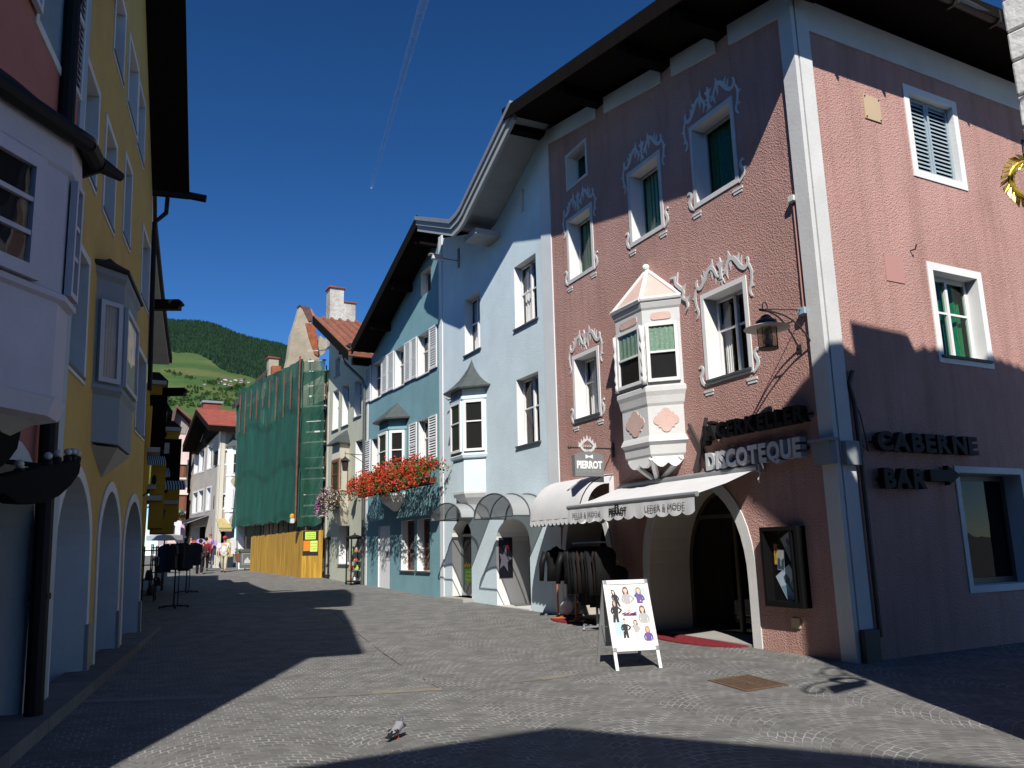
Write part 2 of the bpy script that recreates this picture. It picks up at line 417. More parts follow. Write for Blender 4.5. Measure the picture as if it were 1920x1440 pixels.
    def wall(self, F, outline, holes=(), depth=.25, mi=0, rmi=1, room=None, dmi=2, o=0.0):
        pts = []; ed = []
        for l in [outline] + [h[0] for h in holes]:
            k0 = len(pts); pts += [V((s, z)) for s, z in l]; ed += [(k0 + i, k0 + (i + 1) % len(l)) for i in range(len(l))]
        cv, ce, cf = delaunay_2d_cdt(pts, ed, [], 0, 1e-5)[:3]
        def inside(p, poly):
            c = False; n = len(poly)
            for i in range(n):
                (x0, y0), (x1, y1) = poly[i], poly[(i + 1) % n]
                if (y0 > p[1]) != (y1 > p[1]) and p[0] < (x1 - x0) * (p[1] - y0) / (y1 - y0) + x0: c = not c
            return c
        keep = []
        for f in cf:
            c = (sum(cv[i].x for i in f) / len(f), sum(cv[i].y for i in f) / len(f))
            if inside(c, outline) and not any(inside(c, h[0]) for h in holes): keep.append(tuple(f))
        self.add([F.w(q.x, q.y, o) for q in cv], keep, mi)
        for h in holes:
            poly, dep = h[0], h[1]; n = len(poly)
            a = [F.w(s, z, o) for s, z in poly]; b = [F.w(s, z, o - dep) for s, z in poly]
            self.add(a + b, [(i, (i + 1) % n, n + (i + 1) % n, n + i) for i in range(n)], h[3] if len(h) > 3 else rmi)
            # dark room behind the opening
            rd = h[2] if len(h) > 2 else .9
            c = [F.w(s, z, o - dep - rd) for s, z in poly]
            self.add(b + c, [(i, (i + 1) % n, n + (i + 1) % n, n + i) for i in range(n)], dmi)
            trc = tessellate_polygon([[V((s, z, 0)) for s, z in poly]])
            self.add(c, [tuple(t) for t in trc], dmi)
    def build(self, name, mats, parent=None, smooth=False, bevel=0.0, loc=None, recalc=True):
        me = bpy.data.meshes.new(name)
        org = parent.matrix_world.translation if parent is not None else (V(loc) if loc is not None else V((0, 0, 0)))
        if parent is not None: org = world_loc(parent)
        me.from_pydata([tuple(q - org) for q in self.v], [], self.f)
        for mm in (mats if isinstance(mats, (list, tuple)) else [mats]): me.materials.append(mm)
        me.polygons.foreach_set('material_index', self.mi)
        if recalc:
            bm = bmesh.new(); bm.from_mesh(me)
            bmesh.ops.recalc_face_normals(bm, faces=bm.faces); bm.to_mesh(me); bm.free()
        if smooth: me.polygons.foreach_set('use_smooth', [True] * len(me.polygons))
        me.update()
        o = bpy.data.objects.new(name, me); COL.objects.link(o)
        if parent is not None: o.parent = parent
        elif loc is not None: o.location = loc
        if bevel > 0:
            b = o.modifiers.new('bevel', 'BEVEL'); b.width = bevel; b.segments = 2; b.limit_method = 'ANGLE'; b.angle_limit = R(40)
        return o
_wl = {}
def world_loc(o):
    p = V(o.location)
    while o.parent is not None:
        o = o.parent; p = p + V(o.location)
    return p
def thing(name, label, cat, loc, group=None):
    o = bpy.data.objects.new(name, None); COL.objects.link(o); o.location = V(loc); o.empty_display_size = .2
    o['label'] = label; o['category'] = cat
    if group: o['group'] = group
    return o
def tag(o, label, cat, group=None):
    o['label'] = label; o['category'] = cat
    if group: o['group'] = group
    return o
def struct(o, kind='structure'):
    o['kind'] = kind; return o

def rect(s0, s1, z0, z1): return [(s0, z0), (s1, z0), (s1, z1), (s0, z1)]
def arch(s0, s1, z0, zs, rise, n=14, pw=2.0):
    """door arch: springs at zs, crown at zs+rise"""
    c, a = (s0 + s1) / 2, (s1 - s0) / 2
    pts = [(s0, z0), (s1, z0)]
    for i in range(n + 1):
        t = math.pi * i / n
        x, y = math.cos(t), math.sin(t)
        x = math.copysign(abs(x) ** (2 / pw), x); y = abs(y) ** (2 / pw)
        pts.append((c + a * x, zs + rise * y))
    return pts

def bars(mb, F, s0, s1, z0, z1, o0, o1, fw, cols=1, rows=(), mul=.05, mi=0):
    """window frame: outer frame, mullions, transoms"""
    mb.box(F, s0, s0 + fw, o0, o1, z0, z1, mi); mb.box(F, s1 - fw, s1, o0, o1, z0, z1, mi)
    mb.box(F, s0 + fw, s1 - fw, o0, o1, z0, z0 + fw, mi); mb.box(F, s0 + fw, s1 - fw, o0, o1, z1 - fw, z1, mi)
    for i in range(1, cols):
        c = s0 + (s1 - s0) * i / cols
        mb.box(F, c - mul * .6, c + mul * .6, o0 - .004, o1 + .012, z0 + fw, z1 - fw, mi)
    for r in rows:
        z = z0 + (z1 - z0) * r
        mb.box(F, s0 + fw, s1 - fw, o0 + .008, o1 - .006, z - mul * .35, z + mul * .35, mi)

def sheet(mb, F, s0, s1, z0, z1, o, mi=0):
    mb.poly([F.w(s0, z0, o), F.w(s1, z0, o), F.w(s1, z1, o), F.w(s0, z1, o)], mi)
def drape(mb, F, s0, s1, z0, z1, o, amp=.02, folds=7, mi=0):
    n = folds * 4
    top = []; bot = []
    for i in range(n + 1):
        s = s0 + (s1 - s0) * i / n; q = o + amp * math.sin(i * math.pi / 2 + .3)
        bot.append(F.w(s, z0, q)); top.append(F.w(s, z1, q))
    mb.add(bot + top, [(i, i + 1, n + 2 + i, n + 1 + i) for i in range(n)], mi)

def window(house, F, r, depth=.25, cols=2, rows=(.62,), fw=.06, fmat=WHITE, surround=0.0, smat=WHITE, sill=None, sillmat=ZINC, curtain=None, holes=None, pane=True, gl=None, back=False, oo=0.0, fd=.05, name='window'):
    s0, s1, z0, z1 = r
    mb = MB(); o1 = oo - depth + fd
    bars(mb, F, s0, s1, z0, z1, oo - depth, o1, fw, cols, rows)
    w = mb.build(name, fmat, house)
    if pane:
        p = MB(); sheet(p, F, s0 + fw * .5, s1 - fw * .5, z0 + fw * .5, z1 - fw * .5, oo - depth + fd * .45)
        p.build('pane', gl or GLASS, w)
    if curtain:
        for (cm, a0, a1, b0, b1) in curtain:
            c = MB(); drape(c, F, s0 + (s1 - s0) * a0, s0 + (s1 - s0) * a1, z0 + (z1 - z0) * b0, z0 + (z1 - z0) * b1, oo - depth - .08, .018, max(3, int(9 * (a1 - a0))))
            c.build('curtain', cm, w)
    if sill:
        c = MB(); c.box(F, s0 - .06, s1 + .06, -depth + .02 + oo, oo + sill, z0 - .05, z0 - .003); c.build('sill', sillmat, w, bevel=.006)
    if surround:
        c = MB(); c.ring(F, rect(s0, s1, z0, z1), rect(s0 - surround, s1 + surround, z0 - surround, z1 + surround), oo - .0, oo + .018); c.build('surround', smat, w)
    if holes is not None: holes.append((rect(s0, s1, z0, z1), depth + .02 if False else depth + .0, .9))
    return w

def shutter(house, F, s0, s1, z0, z1, o, m=SHUTWHITE, slats=16, t=.04, mid=True):
    mb = MB(); fw = .055
    bars(mb, F, s0, s1, z0, z1, o, o + t, fw, 1, (.5,) if mid else (), .09)
    n = slats
    for i in range(n):
        z = z0 + fw + (z1 - z0 - 2 * fw) * (i + .5) / n; h = (z1 - z0 - 2 * fw) / n
        a = F.w(s0 + fw, z - h * .38, o + t * .85); b = F.w(s1 - fw, z - h * .38, o + t * .85)
        c = F.w(s1 - fw, z + h * .34, o + .006); d = F.w(s0 + fw, z + h * .34, o + .006)
        e = V((0, 0, .008))
        mb.hexa([a, b, c, d, a + e, b + e, c + e, d + e])
    return mb.build('shutter', m, house)

# text laid on a wall frame
_tc = {}
def text_mesh(txt, size, ext=0.0, bold=0.0, shear=0.0, sx=1.0):
    k = (txt, size, ext, bold, shear, sx)
    if k in _tc: return _tc[k]
    cu = bpy.data.curves.new('lettering_curve', 'FONT'); cu.body = txt; cu.size = size; cu.extrude = ext; cu.offset = bold; cu.shear = shear; cu.resolution_u = 3
    ob = bpy.data.objects.new('lettering_curve', cu); COL.objects.link(ob)
    dg = bpy.context.evaluated_depsgraph_get(); dg.update()
    me = bpy.data.meshes.new_from_object(ob.evaluated_get(dg))
    vs = [V((q.co.x * sx, q.co.y, q.co.z)) for q in me.vertices]; fs = [tuple(p.vertices) for p in me.polygons]
    bpy.data.objects.remove(ob); bpy.data.curves.remove(cu); bpy.data.meshes.remove(me)
    w = max((q.x for q in vs), default=0)
    _tc[k] = (vs, fs, w)
    return _tc[k]
def put_text(mb, F, txt, s, z, o, size, ext=0.0, bold=0.0, width=None, tilt=0.0, mi=0, sx=1.0, dx=None):
    vs, fs, w = text_mesh(txt, size, ext, bold, 0, sx)
    k = 1.0 if width is None or w == 0 else width / w
    t = (F.tx if dx is None else dx)
    mb.add([F.w(s + t * q.x * k, z + q.y + q.x * k * tilt, o + q.z + ext) for q in vs], fs, mi)
    return w * k

# ------------------------------------------------------------------ wall planes of the street
COR = V((4.45, 11.11, 0))
FA = Frame(COR, -25.19)                       # pink house, street front
FB = Frame(COR, 62.21, -1)                    # pink house, side front
PINK_L = 8.03
FBL = Frame(FA.w(PINK_L), -27.0)              # light blue house
BLUE_L = FBL.px(826, 900)[0]
FT = Frame(FBL.w(BLUE_L), -29.0)              # teal house
TEAL_L = FT.px(687, 950)[0]
FP = Frame(FT.w(TEAL_L), -30.0)               # pale green house
PALE_L = FP.px(612, 900)[0]
_ye = Frame((-8.58, 18.93), -18, -1)
FY = Frame(_ye.w(-2.63, 0, .29), -18, -1, .032)   # yellow house, far end = origin
YL = -7.6                                      # near end of the yellow house

# ------------------------------------------------------------------ sky and light
SUN_EL, SUN_AZ = 42.5, -179.3
sd = V((math.sin(R(SUN_AZ)) * math.cos(R(SUN_EL)), math.cos(R(SUN_AZ)) * math.cos(R(SUN_EL)), math.sin(R(SUN_EL))))
sl = bpy.data.lights.new('sun', 'SUN'); sl.energy = 5.0; sl.angle = R(.53); sl.color = (1, .955, .88)
so = bpy.data.objects.new('sun', sl); COL.objects.link(so)
so.rotation_euler = (-sd).to_track_quat('-Z', 'Y').to_euler(); so.location = (0, -20, 40)
wd = bpy.data.worlds.new('World'); SC.world = wd; wd.use_nodes = True
nt = wd.node_tree; bg = nt.nodes['Background']
sk = nt.nodes.new('ShaderNodeTexSky'); sk.sky_type = 'NISHITA'; sk.sun_disc = False
sk.sun_elevation = R(SUN_EL); sk.sun_rotation = R(SUN_AZ); sk.altitude = 1000; sk.air_density = .75; sk.dust_density = .15; sk.ozone_density = 3.0
nt.links.new(sk.outputs[0], bg.inputs[0]); bg.inputs[1].default_value = .05
hs_ = nt.nodes.new('ShaderNodeHueSaturation'); hs_.inputs['Saturation'].default_value = 1.14; hs_.inputs['Value'].default_value = 1.33; gmn = nt.nodes.new('ShaderNodeGamma'); gmn.inputs['Gamma'].default_value = 1.3; nt.links.new(sk.outputs[0], gmn.inputs['Color']); nt.links.new(gmn.outputs[0], hs_.inputs['Color']); nt.links.new(hs_.outputs[0], bg.inputs[0])
SC.view_settings.view_transform = 'Standard'; SC.view_settings.look = 'None'; SC.view_settings.gamma = 1; SC.view_settings.exposure = .22
SC.view_settings.use_curve_mapping = False
SC.cycles.max_bounces = 6; SC.cycles.diffuse_bounces = 1; SC.cycles.transparent_max_bounces = 16
SC.cycles.use_denoising = True

# ------------------------------------------------------------------ ground
def ground_sheet():
    mb = MB()
    xs = [-3000, -600, -150, -60, -30, -20, -10, 0, 10, 20, 40, 150, 600, 3000]
    ys = [-400, -60, -20, 0, 6, 10, 13, 16, 19, 22.5, 26, 30, 33.5, 36, 40, 45, 52, 60, 110, 400, 1000, 2500]
    for y in ys:
        for x in xs: mb.v.append(V((x, y, ground_z(y))))
    n = len(xs)
    for j in range(len(ys) - 1):
        for i in range(n - 1): mb.f.append((j * n + i, j * n + i + 1, (j + 1) * n + i + 1, (j + 1) * n + i)); mb.mi.append(0)
    struct(mb.build('street_paving', cobble(), smooth=False))
ground_sheet()

# slab courses laid in the setts, each slab 4 mm proud
def slab_course(name, pts, w, mats, seglen=(.5, 1.3), skip=.0):
    mb = MB(); r = random.Random(5)
    for (a, b) in zip(pts, pts[1:]):
        a, b = V(a), V(b); L = (b - a).length; d = (b - a) / L; nn = V((-d.y, d.x, 0)); t = 0
        while t < L - .1:
            l = min(r.uniform(*seglen), L - t); p = a + d * t; q = a + d * (t + l - .012)
            ww = w * r.uniform(.85, 1.1) / 2
            P = [p - nn * ww, q - nn * ww, q + nn * ww, p + nn * ww]
            P = [V((k.x, k.y, ground_z(k.y) + .004)) for k in P]
            if r.random() > skip: mb.poly(P, r.randrange(len(mats)))
            t += l
    return struct(mb.build(name, mats))
g = on_ground
slab_course('slab_strip', [g(560, 1308), g(830, 1292), g(1010, 1274), g(1160, 1252)], .2, [mat('tan_slab_worn', (.235, .21, .165), .85, .2, 5), mat('warm_grey_slab', (.19, .18, .16), .85, .15, 3), mat('mid_grey_slab', (.18, .175, .165), .85, .15, 3)], (.35, 1.1), .3)
slab_course('slab_strip', [g(60, 1318), g(250, 1313), g(420, 1306)], .22, [mat('pale_slab_worn', (.26, .255, .24), .85, .15, 4), mat('mid_grey_slab', (.2, .2, .19), .85)], (.8, 1.6))
slab_course('drain_seam', [g(600, 1125), g(660, 1180), g(740, 1240), g(826, 1293)], .022, [mat('dark_joint', (.075, .072, .068), .9, .3, 9), mat('dark_joint_worn', (.11, .108, .1), .9, .3, 9)], (.12, .4), .25)
# door threshold strip in front of the pink and blue houses: slightly raised, worn kerb stones
def pavement_left():
    mb = MB(); n = 0
    r = random.Random(3)
    s = -13.0
    while s < 0.6:
        l = r.uniform(.9, 1.6)
        mb.box(FY, s, s + l - .01, -.2, .3, -.1, .13 + .004 * r.random(), r.randrange(2)); s += l
    return struct(mb.build('pavement_edge', [mat('dark_kerb_stone', (.16, .155, .145), .85, .15, 3), mat('grey_kerb_stone', (.2, .195, .18), .85, .15, 3)]), 'structure')
pavement_left()

# ------------------------------------------------------------------ stucco scroll ornament round a window
def ribbon(mb, F, pts, ws, o0, o1, mi=0):
    n = len(pts); A = []; B = []
    for i, p in enumerate(pts):
        a, b = pts[max(0, i - 1)], pts[min(n - 1, i + 1)]
        tx, tz = b[0] - a[0], b[1] - a[1]; L = math.hypot(tx, tz) or 1
        w = ws[i] / 2; nx, nz = -tz / L * w, tx / L * w
        A.append((p[0] + nx, p[1] + nz)); B.append((p[0] - nx, p[1] - nz))
    mb.ring(F, A, B, o0, o1, mi, closed=False)
def smooth_pts(P, k=3):
    out = []
    for i in range(len(P) - 1):
        p0, p1, p2, p3 = P[max(0, i - 1)], P[i], P[i + 1], P[min(len(P) - 1, i + 2)]
        for j in range(k):
            t = j / k
            out.append(tuple(.5 * (2 * p1[q] + (p2[q] - p0[q]) * t + (2 * p0[q] - 5 * p1[q] + 4 * p2[q] - p3[q]) * t * t + (3 * p1[q] - p0[q] - 3 * p2[q] + p3[q]) * t ** 3) for q in range(len(p1))))
    out.append(P[-1]); return out
def ornament(house, F, r, m=OFFWHITE):
    s0, s1, z0, z1 = r; c = (s0 + s1) / 2; w = s1 - s0; mb = MB(); o0, o1 = 0, .018
    def T(x, y, sg): return (c + sg * x * w, z1 + y * w)
    for sg in (-1, 1):
        # main S scroll: (x, y, width) in window widths
        P = smooth_pts([(.05, .15, .03), (.10, .19, .05), (.145, .28, .06), (.20, .335, .075), (.27, .33, .08), (.335, .26, .085), (.40, .17, .085), (.47, .115, .075), (.53, .12, .065), (.565, .175, .06), (.56, .23, .05), (.535, .24, .03)], 4)
        ribbon(mb, F, [T(x, y, sg) for x, y, q in P], [q * w * .8 for x, y, q in P], o0, o1)
        P = smooth_pts([(.555, .16, .05), (.61, .06, .05), (.615, -.05, .055), (.595, -.15, .05), (.56, -.24, .045), (.585, -.31, .04), (.615, -.33, .02)], 4)
        ribbon(mb, F, [T(x, y, sg) for x, y, q in P], [q * w * .8 for x, y, q in P], o0, o1 - .004)
        # leaf tips
        for tip, b0, b1 in (((.175, .47), (.15, .30), (.24, .35)), ((.40, .36), (.32, .30), (.385, .22)), ((.455, .31), (.38, .22), (.44, .15)), ((.14, .06), (.13, .24), (.085, .17)), ((.205, .16), (.17, .29), (.24, .31)),
                            ((.69, .0), (.605, .04), (.62, -.06)), ((.66, -.2), (.59, -.12), (.565, -.2))):
            mb.prism(F, [T(*b0, sg), T(*tip, sg), T(*b1, sg)], o0, o1 - .008)
    # central fleur
    mb.prism(F, [T(x, y, 1) for x, y in ((-.03, .1), (.03, .1), (.022, .2), (.03, .27), (.085, .36), (.03, .345), (0, .43), (-.03, .345), (-.085, .36), (-.03, .27), (-.022, .2))], o0, o1 + .004)
    mb.prism(F, [T(x, y, 1) for x, y in ((-.07, .02), (-.02, .07), (0, .01), (.02, .07), (.07, .02), (.025, .13), (-.025, .13))], o0, o1 - .006)
    mb.prism(F, [T(x, y, 1) for x, y in ((-.1, .2), (.1, .24), (.1, .2), (-.1, .24))][:1] + [T(.1, .21, 1), T(.1, .245, 1), T(-.1, .235, 1)], o0, o1 - .01)
    top_ = mb.build('scroll_ornament', m, house)
    # lower corner scrolls and tassels
    for sg in (-1, 1):
        mb = MB()
        def T2(x, y): return (c + sg * x * w, z0 + y * w)
        P = smooth_pts([(.50, -.01, .03), (.575, .05, .05), (.60, .13, .055), (.565, .2, .05), (.555, .26, .045), (.6, .3, .04), (.63, .27, .02)], 4)
        ribbon(mb, F, [T2(x, y) for x, y, q in P], [q * w for x, y, q in P], o0, o1)
        mb.prism(F, [T2(.585, .12), T2(.66, .16), T2(.59, .2)], o0, o1 - .008)
        for k in range(4):
            x = .37 + .045 * k
            mb.prism(F, [T2(x, -.105), T2(x + .03, -.105), T2(x + .036, -.15), T2(x - .006, -.15)], o0, o1 - .006)
        mb.prism(F, [T2(.355, -.075), T2(.555, -.075), T2(.555, -.108), T2(.355, -.108)], o0, o1 + .002)
        mb.build('corner_scroll', m, house)
    return top_

# ------------------------------------------------------------------ PINK HOUSE
pink = thing('pink_house', 'pink roughcast corner house with white corner strip, scrolled window ornaments and dark roof', 'house', COR)
def pink_roof(s): return 9.98 + .215 * s
HA = []; HB = []
RD = .3
# street front windows (outer edge of the white surround, measured on the wall)
def inset(r, k): return (r[0] + k, r[1] - k, r[2] + k, r[3] - k)
wa = {}
for nm, q in dict(u1=(1062, 414.6, 1115.6, 504), u2=(1175.7, 326.8, 1246.6, 425.8), u3=(1292, 240.5, 1387, 341)).items():
    ro = FA.rect(*q); wa[nm] = ro; ri = inset(ro, .085)
    window(pink, FA, ri, RD, 1, (), .05, OFFWHITE, .085, OFFWHITE, holes=HA, gl=GREENGLASS, curtain=[(GREENC, .02, .98, .0, .97)] if nm == 'u3' else [(GREENC, .1, .9, .25, .97), (CURTAIN, .02, .98, .0, .97)])
    ornament(pink, FA, ro)
for nm, q in dict(m1=(1073.5, 669.3, 1128.5, 779.4), m3=(1313.4, 554.7, 1414.2, 696.8)).items():
    ro = FA.rect(*q); wa[nm] = ro; ri = inset(ro, .085)
    window(pink, FA, ri, RD, 2, (.6,), .06, WHITE, .085, WHITE, holes=HA, sill=.05, sillmat=SLATE, curtain=[(CURTAIN, .03, .45, .02, .97), (CURTAIN, .8, .97, .02, .97)] if nm == 'm3' else [(CURTAIN, .03, .97, .02, .97)])
    ornament(pink, FA, ro)
ro = FA.rect(1059, 253, 1100.6, 293); ro = (ro[0], ro[1], 9.72, 10.62)
window(pink, FA, inset(ro, .06), .28, 1, (), .05, OFFWHITE, .06, OFFWHITE, holes=HA, gl=GREENGLASS)
# arches
ARR = arch(1.96, 4.66, -.2, .95, 1.62, 22, 2.25)
ARL = arch(6.06, 7.86, -.2, 1.1, 1.42, 18, 2.2)
HA.append((ARR, 1.0, 2.2, 3)); HA.append((ARL, .95, 1.6, 3))
# side windows
rb1 = (2.49, 3.9, 7.4, 9.07); rb2 = (2.51, 3.91, 4.27, 5.93); rb3 = (2.52, 4.28, .77, 2.65)
mb = MB()
mb.wall(FA, [(0, -.4), (PINK_L, -.4), (PINK_L, pink_roof(PINK_L)), (0, pink_roof(0))], HA, RD, 0, 1, None, 2)
w = window(pink, FB, inset(rb1, .13), .16, 1, (), .03, SHUTGREY, .13, WHITE, pane=False, holes=HB)
for k in (0, 1):
    r = inset(rb1, .13); h = (r[1] - r[0]) / 2
    shutter(pink, FB, r[0] + h * k + .005, r[0] + h * (k + 1) - .005, r[2] + .01, r[3] - .01, -.14, SHUTGREY, 17, .045, False)
window(pink, FB, inset(rb2, .13), .24, 2, (.56,), .075, WHITE, .13, WHITE, holes=HB, sill=.06, sillmat=SLATE, gl=GREENGLASS, curtain=[(GREENC, .08, .48, .5, .97), (GREENC, .5, .93, .03, .97), (mat('red_plant', (.5, .06, .03), .8, .5, 9), .12, .26, .02, .32)])
window(pink, FB, inset(rb3, .1), .32, 1, (), .09, mat('dark_bronze_frame', (.05, .045, .04), .4), .1, OFFWHITE, holes=HB, gl=SMOKE)
mb.wall(FB, [(0, -.4), (14, -.4), (14, 9.95), (0, 9.95)], HB, .2, 0, 1, None, 2)
# rear faces close the body
mb.poly([FA.w(0, -.4, -12), FA.w(PINK_L, -.4, -12), FA.w(PINK_L, pink_roof(8), -12), FA.w(0, pink_roof(0), -12)])
mb.poly([FA.w(PINK_L, -.4, 0), FA.w(PINK_L, -.4, -12), FA.w(PINK_L, pink_roof(8), -12), FA.w(PINK_L, pink_roof(8), 0)])
mb.build('wall', [PINK, WHITE, DARK, TAUPE], pink)
# recess floor and door of the arches
def arch_door(F, poly, dep, s_split, name='shop_door'):
    d = MB(); o = -dep + .02
    s0, s1 = poly[0][0], poly[1][0]; zt = max(p[1] for p in poly)
    inner = [((p[0] - (s0 + s1) / 2) * .955 + (s0 + s1) / 2, (p[1] - .0) * .975 if p[1] > 0 else p[1]) for p in poly]
    d.ring(F, inner, poly, o, o + .07)
    for s in s_split: d.box(F, s - .035, s + .035, o + .004, o + .075, -.1, zt * .8)
    d.box(F, s0 + .06, s1 - .06, o + .006, o + .07, 2.02, 2.09)
    p = d.build(name, mat('bronze_door_frame', (.06, .055, .035), .4, .2, 5), pink)
    g_ = MB(); tr = tessellate_polygon([[V((s, z, 0)) for s, z in inner]])
    g_.add([F.w(s, z, o + .035) for s, z in inner], [tuple(t) for t in tr]); g_.build('pane', SMOKE, p)
    return p
dr = arch_door(FA, ARR, 1.0, (3.3,))
arch_door(FA, ARL, .95, (6.95,))
# crossed steel handles on the wide shop door
h = MB()
c = FA.px(1270, 1043, -.86)
for a in (68, 112): 
    L = .42; h.tube([FA.w(c[0] - L * math.cos(R(a)), c[1] - L * math.sin(R(a)), -.86), FA.w(c[0], c[1], -.83), FA.w(c[0] + L * math.cos(R(a)), c[1] + L * math.sin(R(a)), -.86)], [.012, .02, .012], 8)
h.build('handle', mat('bright_steel_handle', (.8, .8, .8), .3, 0, spec=.6), dr)
# shop goods seen through the wide arch
g_ = MB(); g_.box(FA, 2.2, 3.15, -1.7, -1.25, .0, .62); g_.build('counter', mat('pale_counter_cloth', (.3, .29, .26), .9, .1, 6), pink, bevel=.02)
g_ = MB(); g_.box(FA, 4.25, 4.55, -1.35, -1.1, .12, 2.1); g_.build('door_panel', mat('dim_olive_panel', (.12, .115, .05), .8, .2, 2), pink)
# white rings round the arches, stone threshold
for poly, wd_ in ((ARR, .19), (ARL, .16)):
    r_ = MB(); n = len(poly); cs = (poly[0][0] + poly[1][0]) / 2
    hw = (poly[1][0] - poly[0][0]) / 2; zt = max(p[1] for p in poly)
    outer = [((p[0] - cs) * (hw + wd_) / hw + cs, p[1] * (zt + wd_) / zt if p[1] > 0 else p[1]) for p in poly]
    ii = list(range(1, n)) + [0]
    r_.ring(FA, [poly[i] for i in ii], [outer[i] for i in ii], 0, .02, closed=False)
    r_.build('arch_surround', OFFWHITE, pink)
g_ = MB(); g_.box(FA, 1.98, 4.64, -1.0, -.02, -.2, .035); g_.box(FA, 6.08, 7.84, -.95, -.02, -.2, .1); g_.build('threshold', STONE, pink)
# white corner strip
q = MB(); q.box(FA, -.05, .215, -.02, .055, -.3, 9.98); q.build('corner_strip', OFFWHITE, pink)
q = MB(); q.box(FB, .051, .315, -.02, .05, -.3, 9.93); q.build('corner_strip', OFFWHITE, pink)
q = MB(); q.box(FB, .02, .34, .051, .13, -.1, .42); q.build('corner_guard', IRON, pink, bevel=.02)
# white cornice band between the purlins, and along the side eave
PS = [FA.px(x, y)[0] for x, y in ((1019, 271), (1126, 213), (1250, 146), (1355, 85))]
q = MB()
edges = [-.0] + sorted(PS) + [PINK_L]
for a, b in zip(edges, edges[1:]):
    a += .17 if a > 0.01 else .22; b -= .17
    if b - a < .1: continue
    q.prism(FA, [(a, pink_roof(a) - .36), (b, pink_roof(b) - .36), (b, pink_roof(b) + .02), (a, pink_roof(a) + .02)], 0, .03)
q.box(FB, .32, 14, 0, .03, 9.39, 9.94)
q.build('cornice_band', OFFWHITE, pink)
RP = [(-.95, 9.92), (8.25, 11.93), (8.25, 12.13), (-.95, 10.12)]
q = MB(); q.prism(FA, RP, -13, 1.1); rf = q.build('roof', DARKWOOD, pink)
for s in PS:
    z = 9.92 + .2185 * (s + .95)
    q = MB(); q.box(FA, s - .13, s + .13, -.15, 1.0, z - .3, z - .005); q.build('purlin', DARKWOOD, pink)
q = MB(); q.box(FA, -.42, -.2, -.3, 1.02, 9.72, 9.99); q.build('purlin', DARKWOOD, pink)
q = MB(); q.prism(FA, [(-.97, 9.84), (8.25, 11.85), (8.25, 12.17), (-.97, 10.16)], 1.1, 1.14); q.build('verge_board', DARKWOOD, rf)
q = MB()
gp = [FB.w(-1.15, 9.98, 1.02), FB.w(14.5, 9.98, 1.02)]
q.tube(gp, .085, 10)
for i in range(14): q.box(FB, i * 1.1 + .3, i * 1.1 + .34, .92, 1.12, 9.86, 10.08)
q.build('gutter', IRON, rf)
# plaques, pipes and fixings on the walls
q = MB(); r = FB.rect(1616, 177, 1652, 229); q.box(FB, r[0], r[1], 0, .02, 8.18, 8.6); pl = q.build('wall_plate', mat('beige_plate', (.55, .42, .28), .7, .05, 2), pink)
q = MB()
for s in (r[0] + .03, r[1] - .03):
    for z in (8.21, 8.57): q.tube([FB.w(s, z, .02), FB.w(s, z, .035)], .012, 6)
q.build('screw', IRON, pl)
q = MB(); q.box(FB, 1.5, 1.92, 0, .012, 5.47, 5.9); q.build('wall_plate', mat('pink_plate', (.5, .27, .24), .8, .04, 2), pink)
q = MB(); q.tube([FB.w(2.16, 6.05, 0), FB.w(2.16, 6.05, .09), FB.w(2.16, 6.12, .12)], .012, 6); q.build('hook', IRON, pink)
q = MB(); q.box(FA, .95, 1.12, 0, .02, .36, .5); q.build('socket_cover', mat('beige_plate', (.55, .42, .28), .7), pink)
# cable pipe and junction boxes beside the corner strip
q = MB(); a = FA.px(1494, 372); b = FA.px(1513, 583)
q.tube([FA.w(.3, a[1] + .05, .02), FA.w(.3, b[1] + .02, .02)], .014, 8); q.tube([FA.w(.27, a[1] + .05, .015), FA.w(.27, b[1] + .02, .015)], .008, 6)
q.build('cable_pipe', mat('pink_pipe', (.42, .22, .19), .6), pink)
for z, sz, mm in ((a[1], .09, OFFWHITE), (b[1], .1, mat('pale_blue_box', (.35, .5, .6), .5))):
    q = MB(); q.box(FA, .225, .225 + sz * 1.3, 0, .09, z - sz / 2, z + sz / 2); q.build('junction_box', mm, pink, bevel=.006)
q = MB(); q.box(FA, -.07, .26, .056, .17, 2.62, 2.93); q.box(FB, .06, .34, .052, .13, 2.6, 2.93); q.box(FA, -.12, .3, .05, .2, 2.93, 2.97)
q.build('meter_box', mat('grey_blue_box', (.25, .27, .29), .6, .1, 3), pink)
q = MB(); q.tube([FB.w(.42, .3, .06), FB.w(.42, 3.0, .06), FB.w(.42, 3.5, .05), FB.w(.35, 3.75, .05), FB.w(.45, 3.95, .05)], .035, 8); q.tube([FB.w(.5, 2.9, .03), FB.w(.6, 2.8, .05), FB.w(.55, 3.3, .03), FB.w(.42, 3.6, .03)], .01, 6)
q.build('downpipe', IRON, pink)
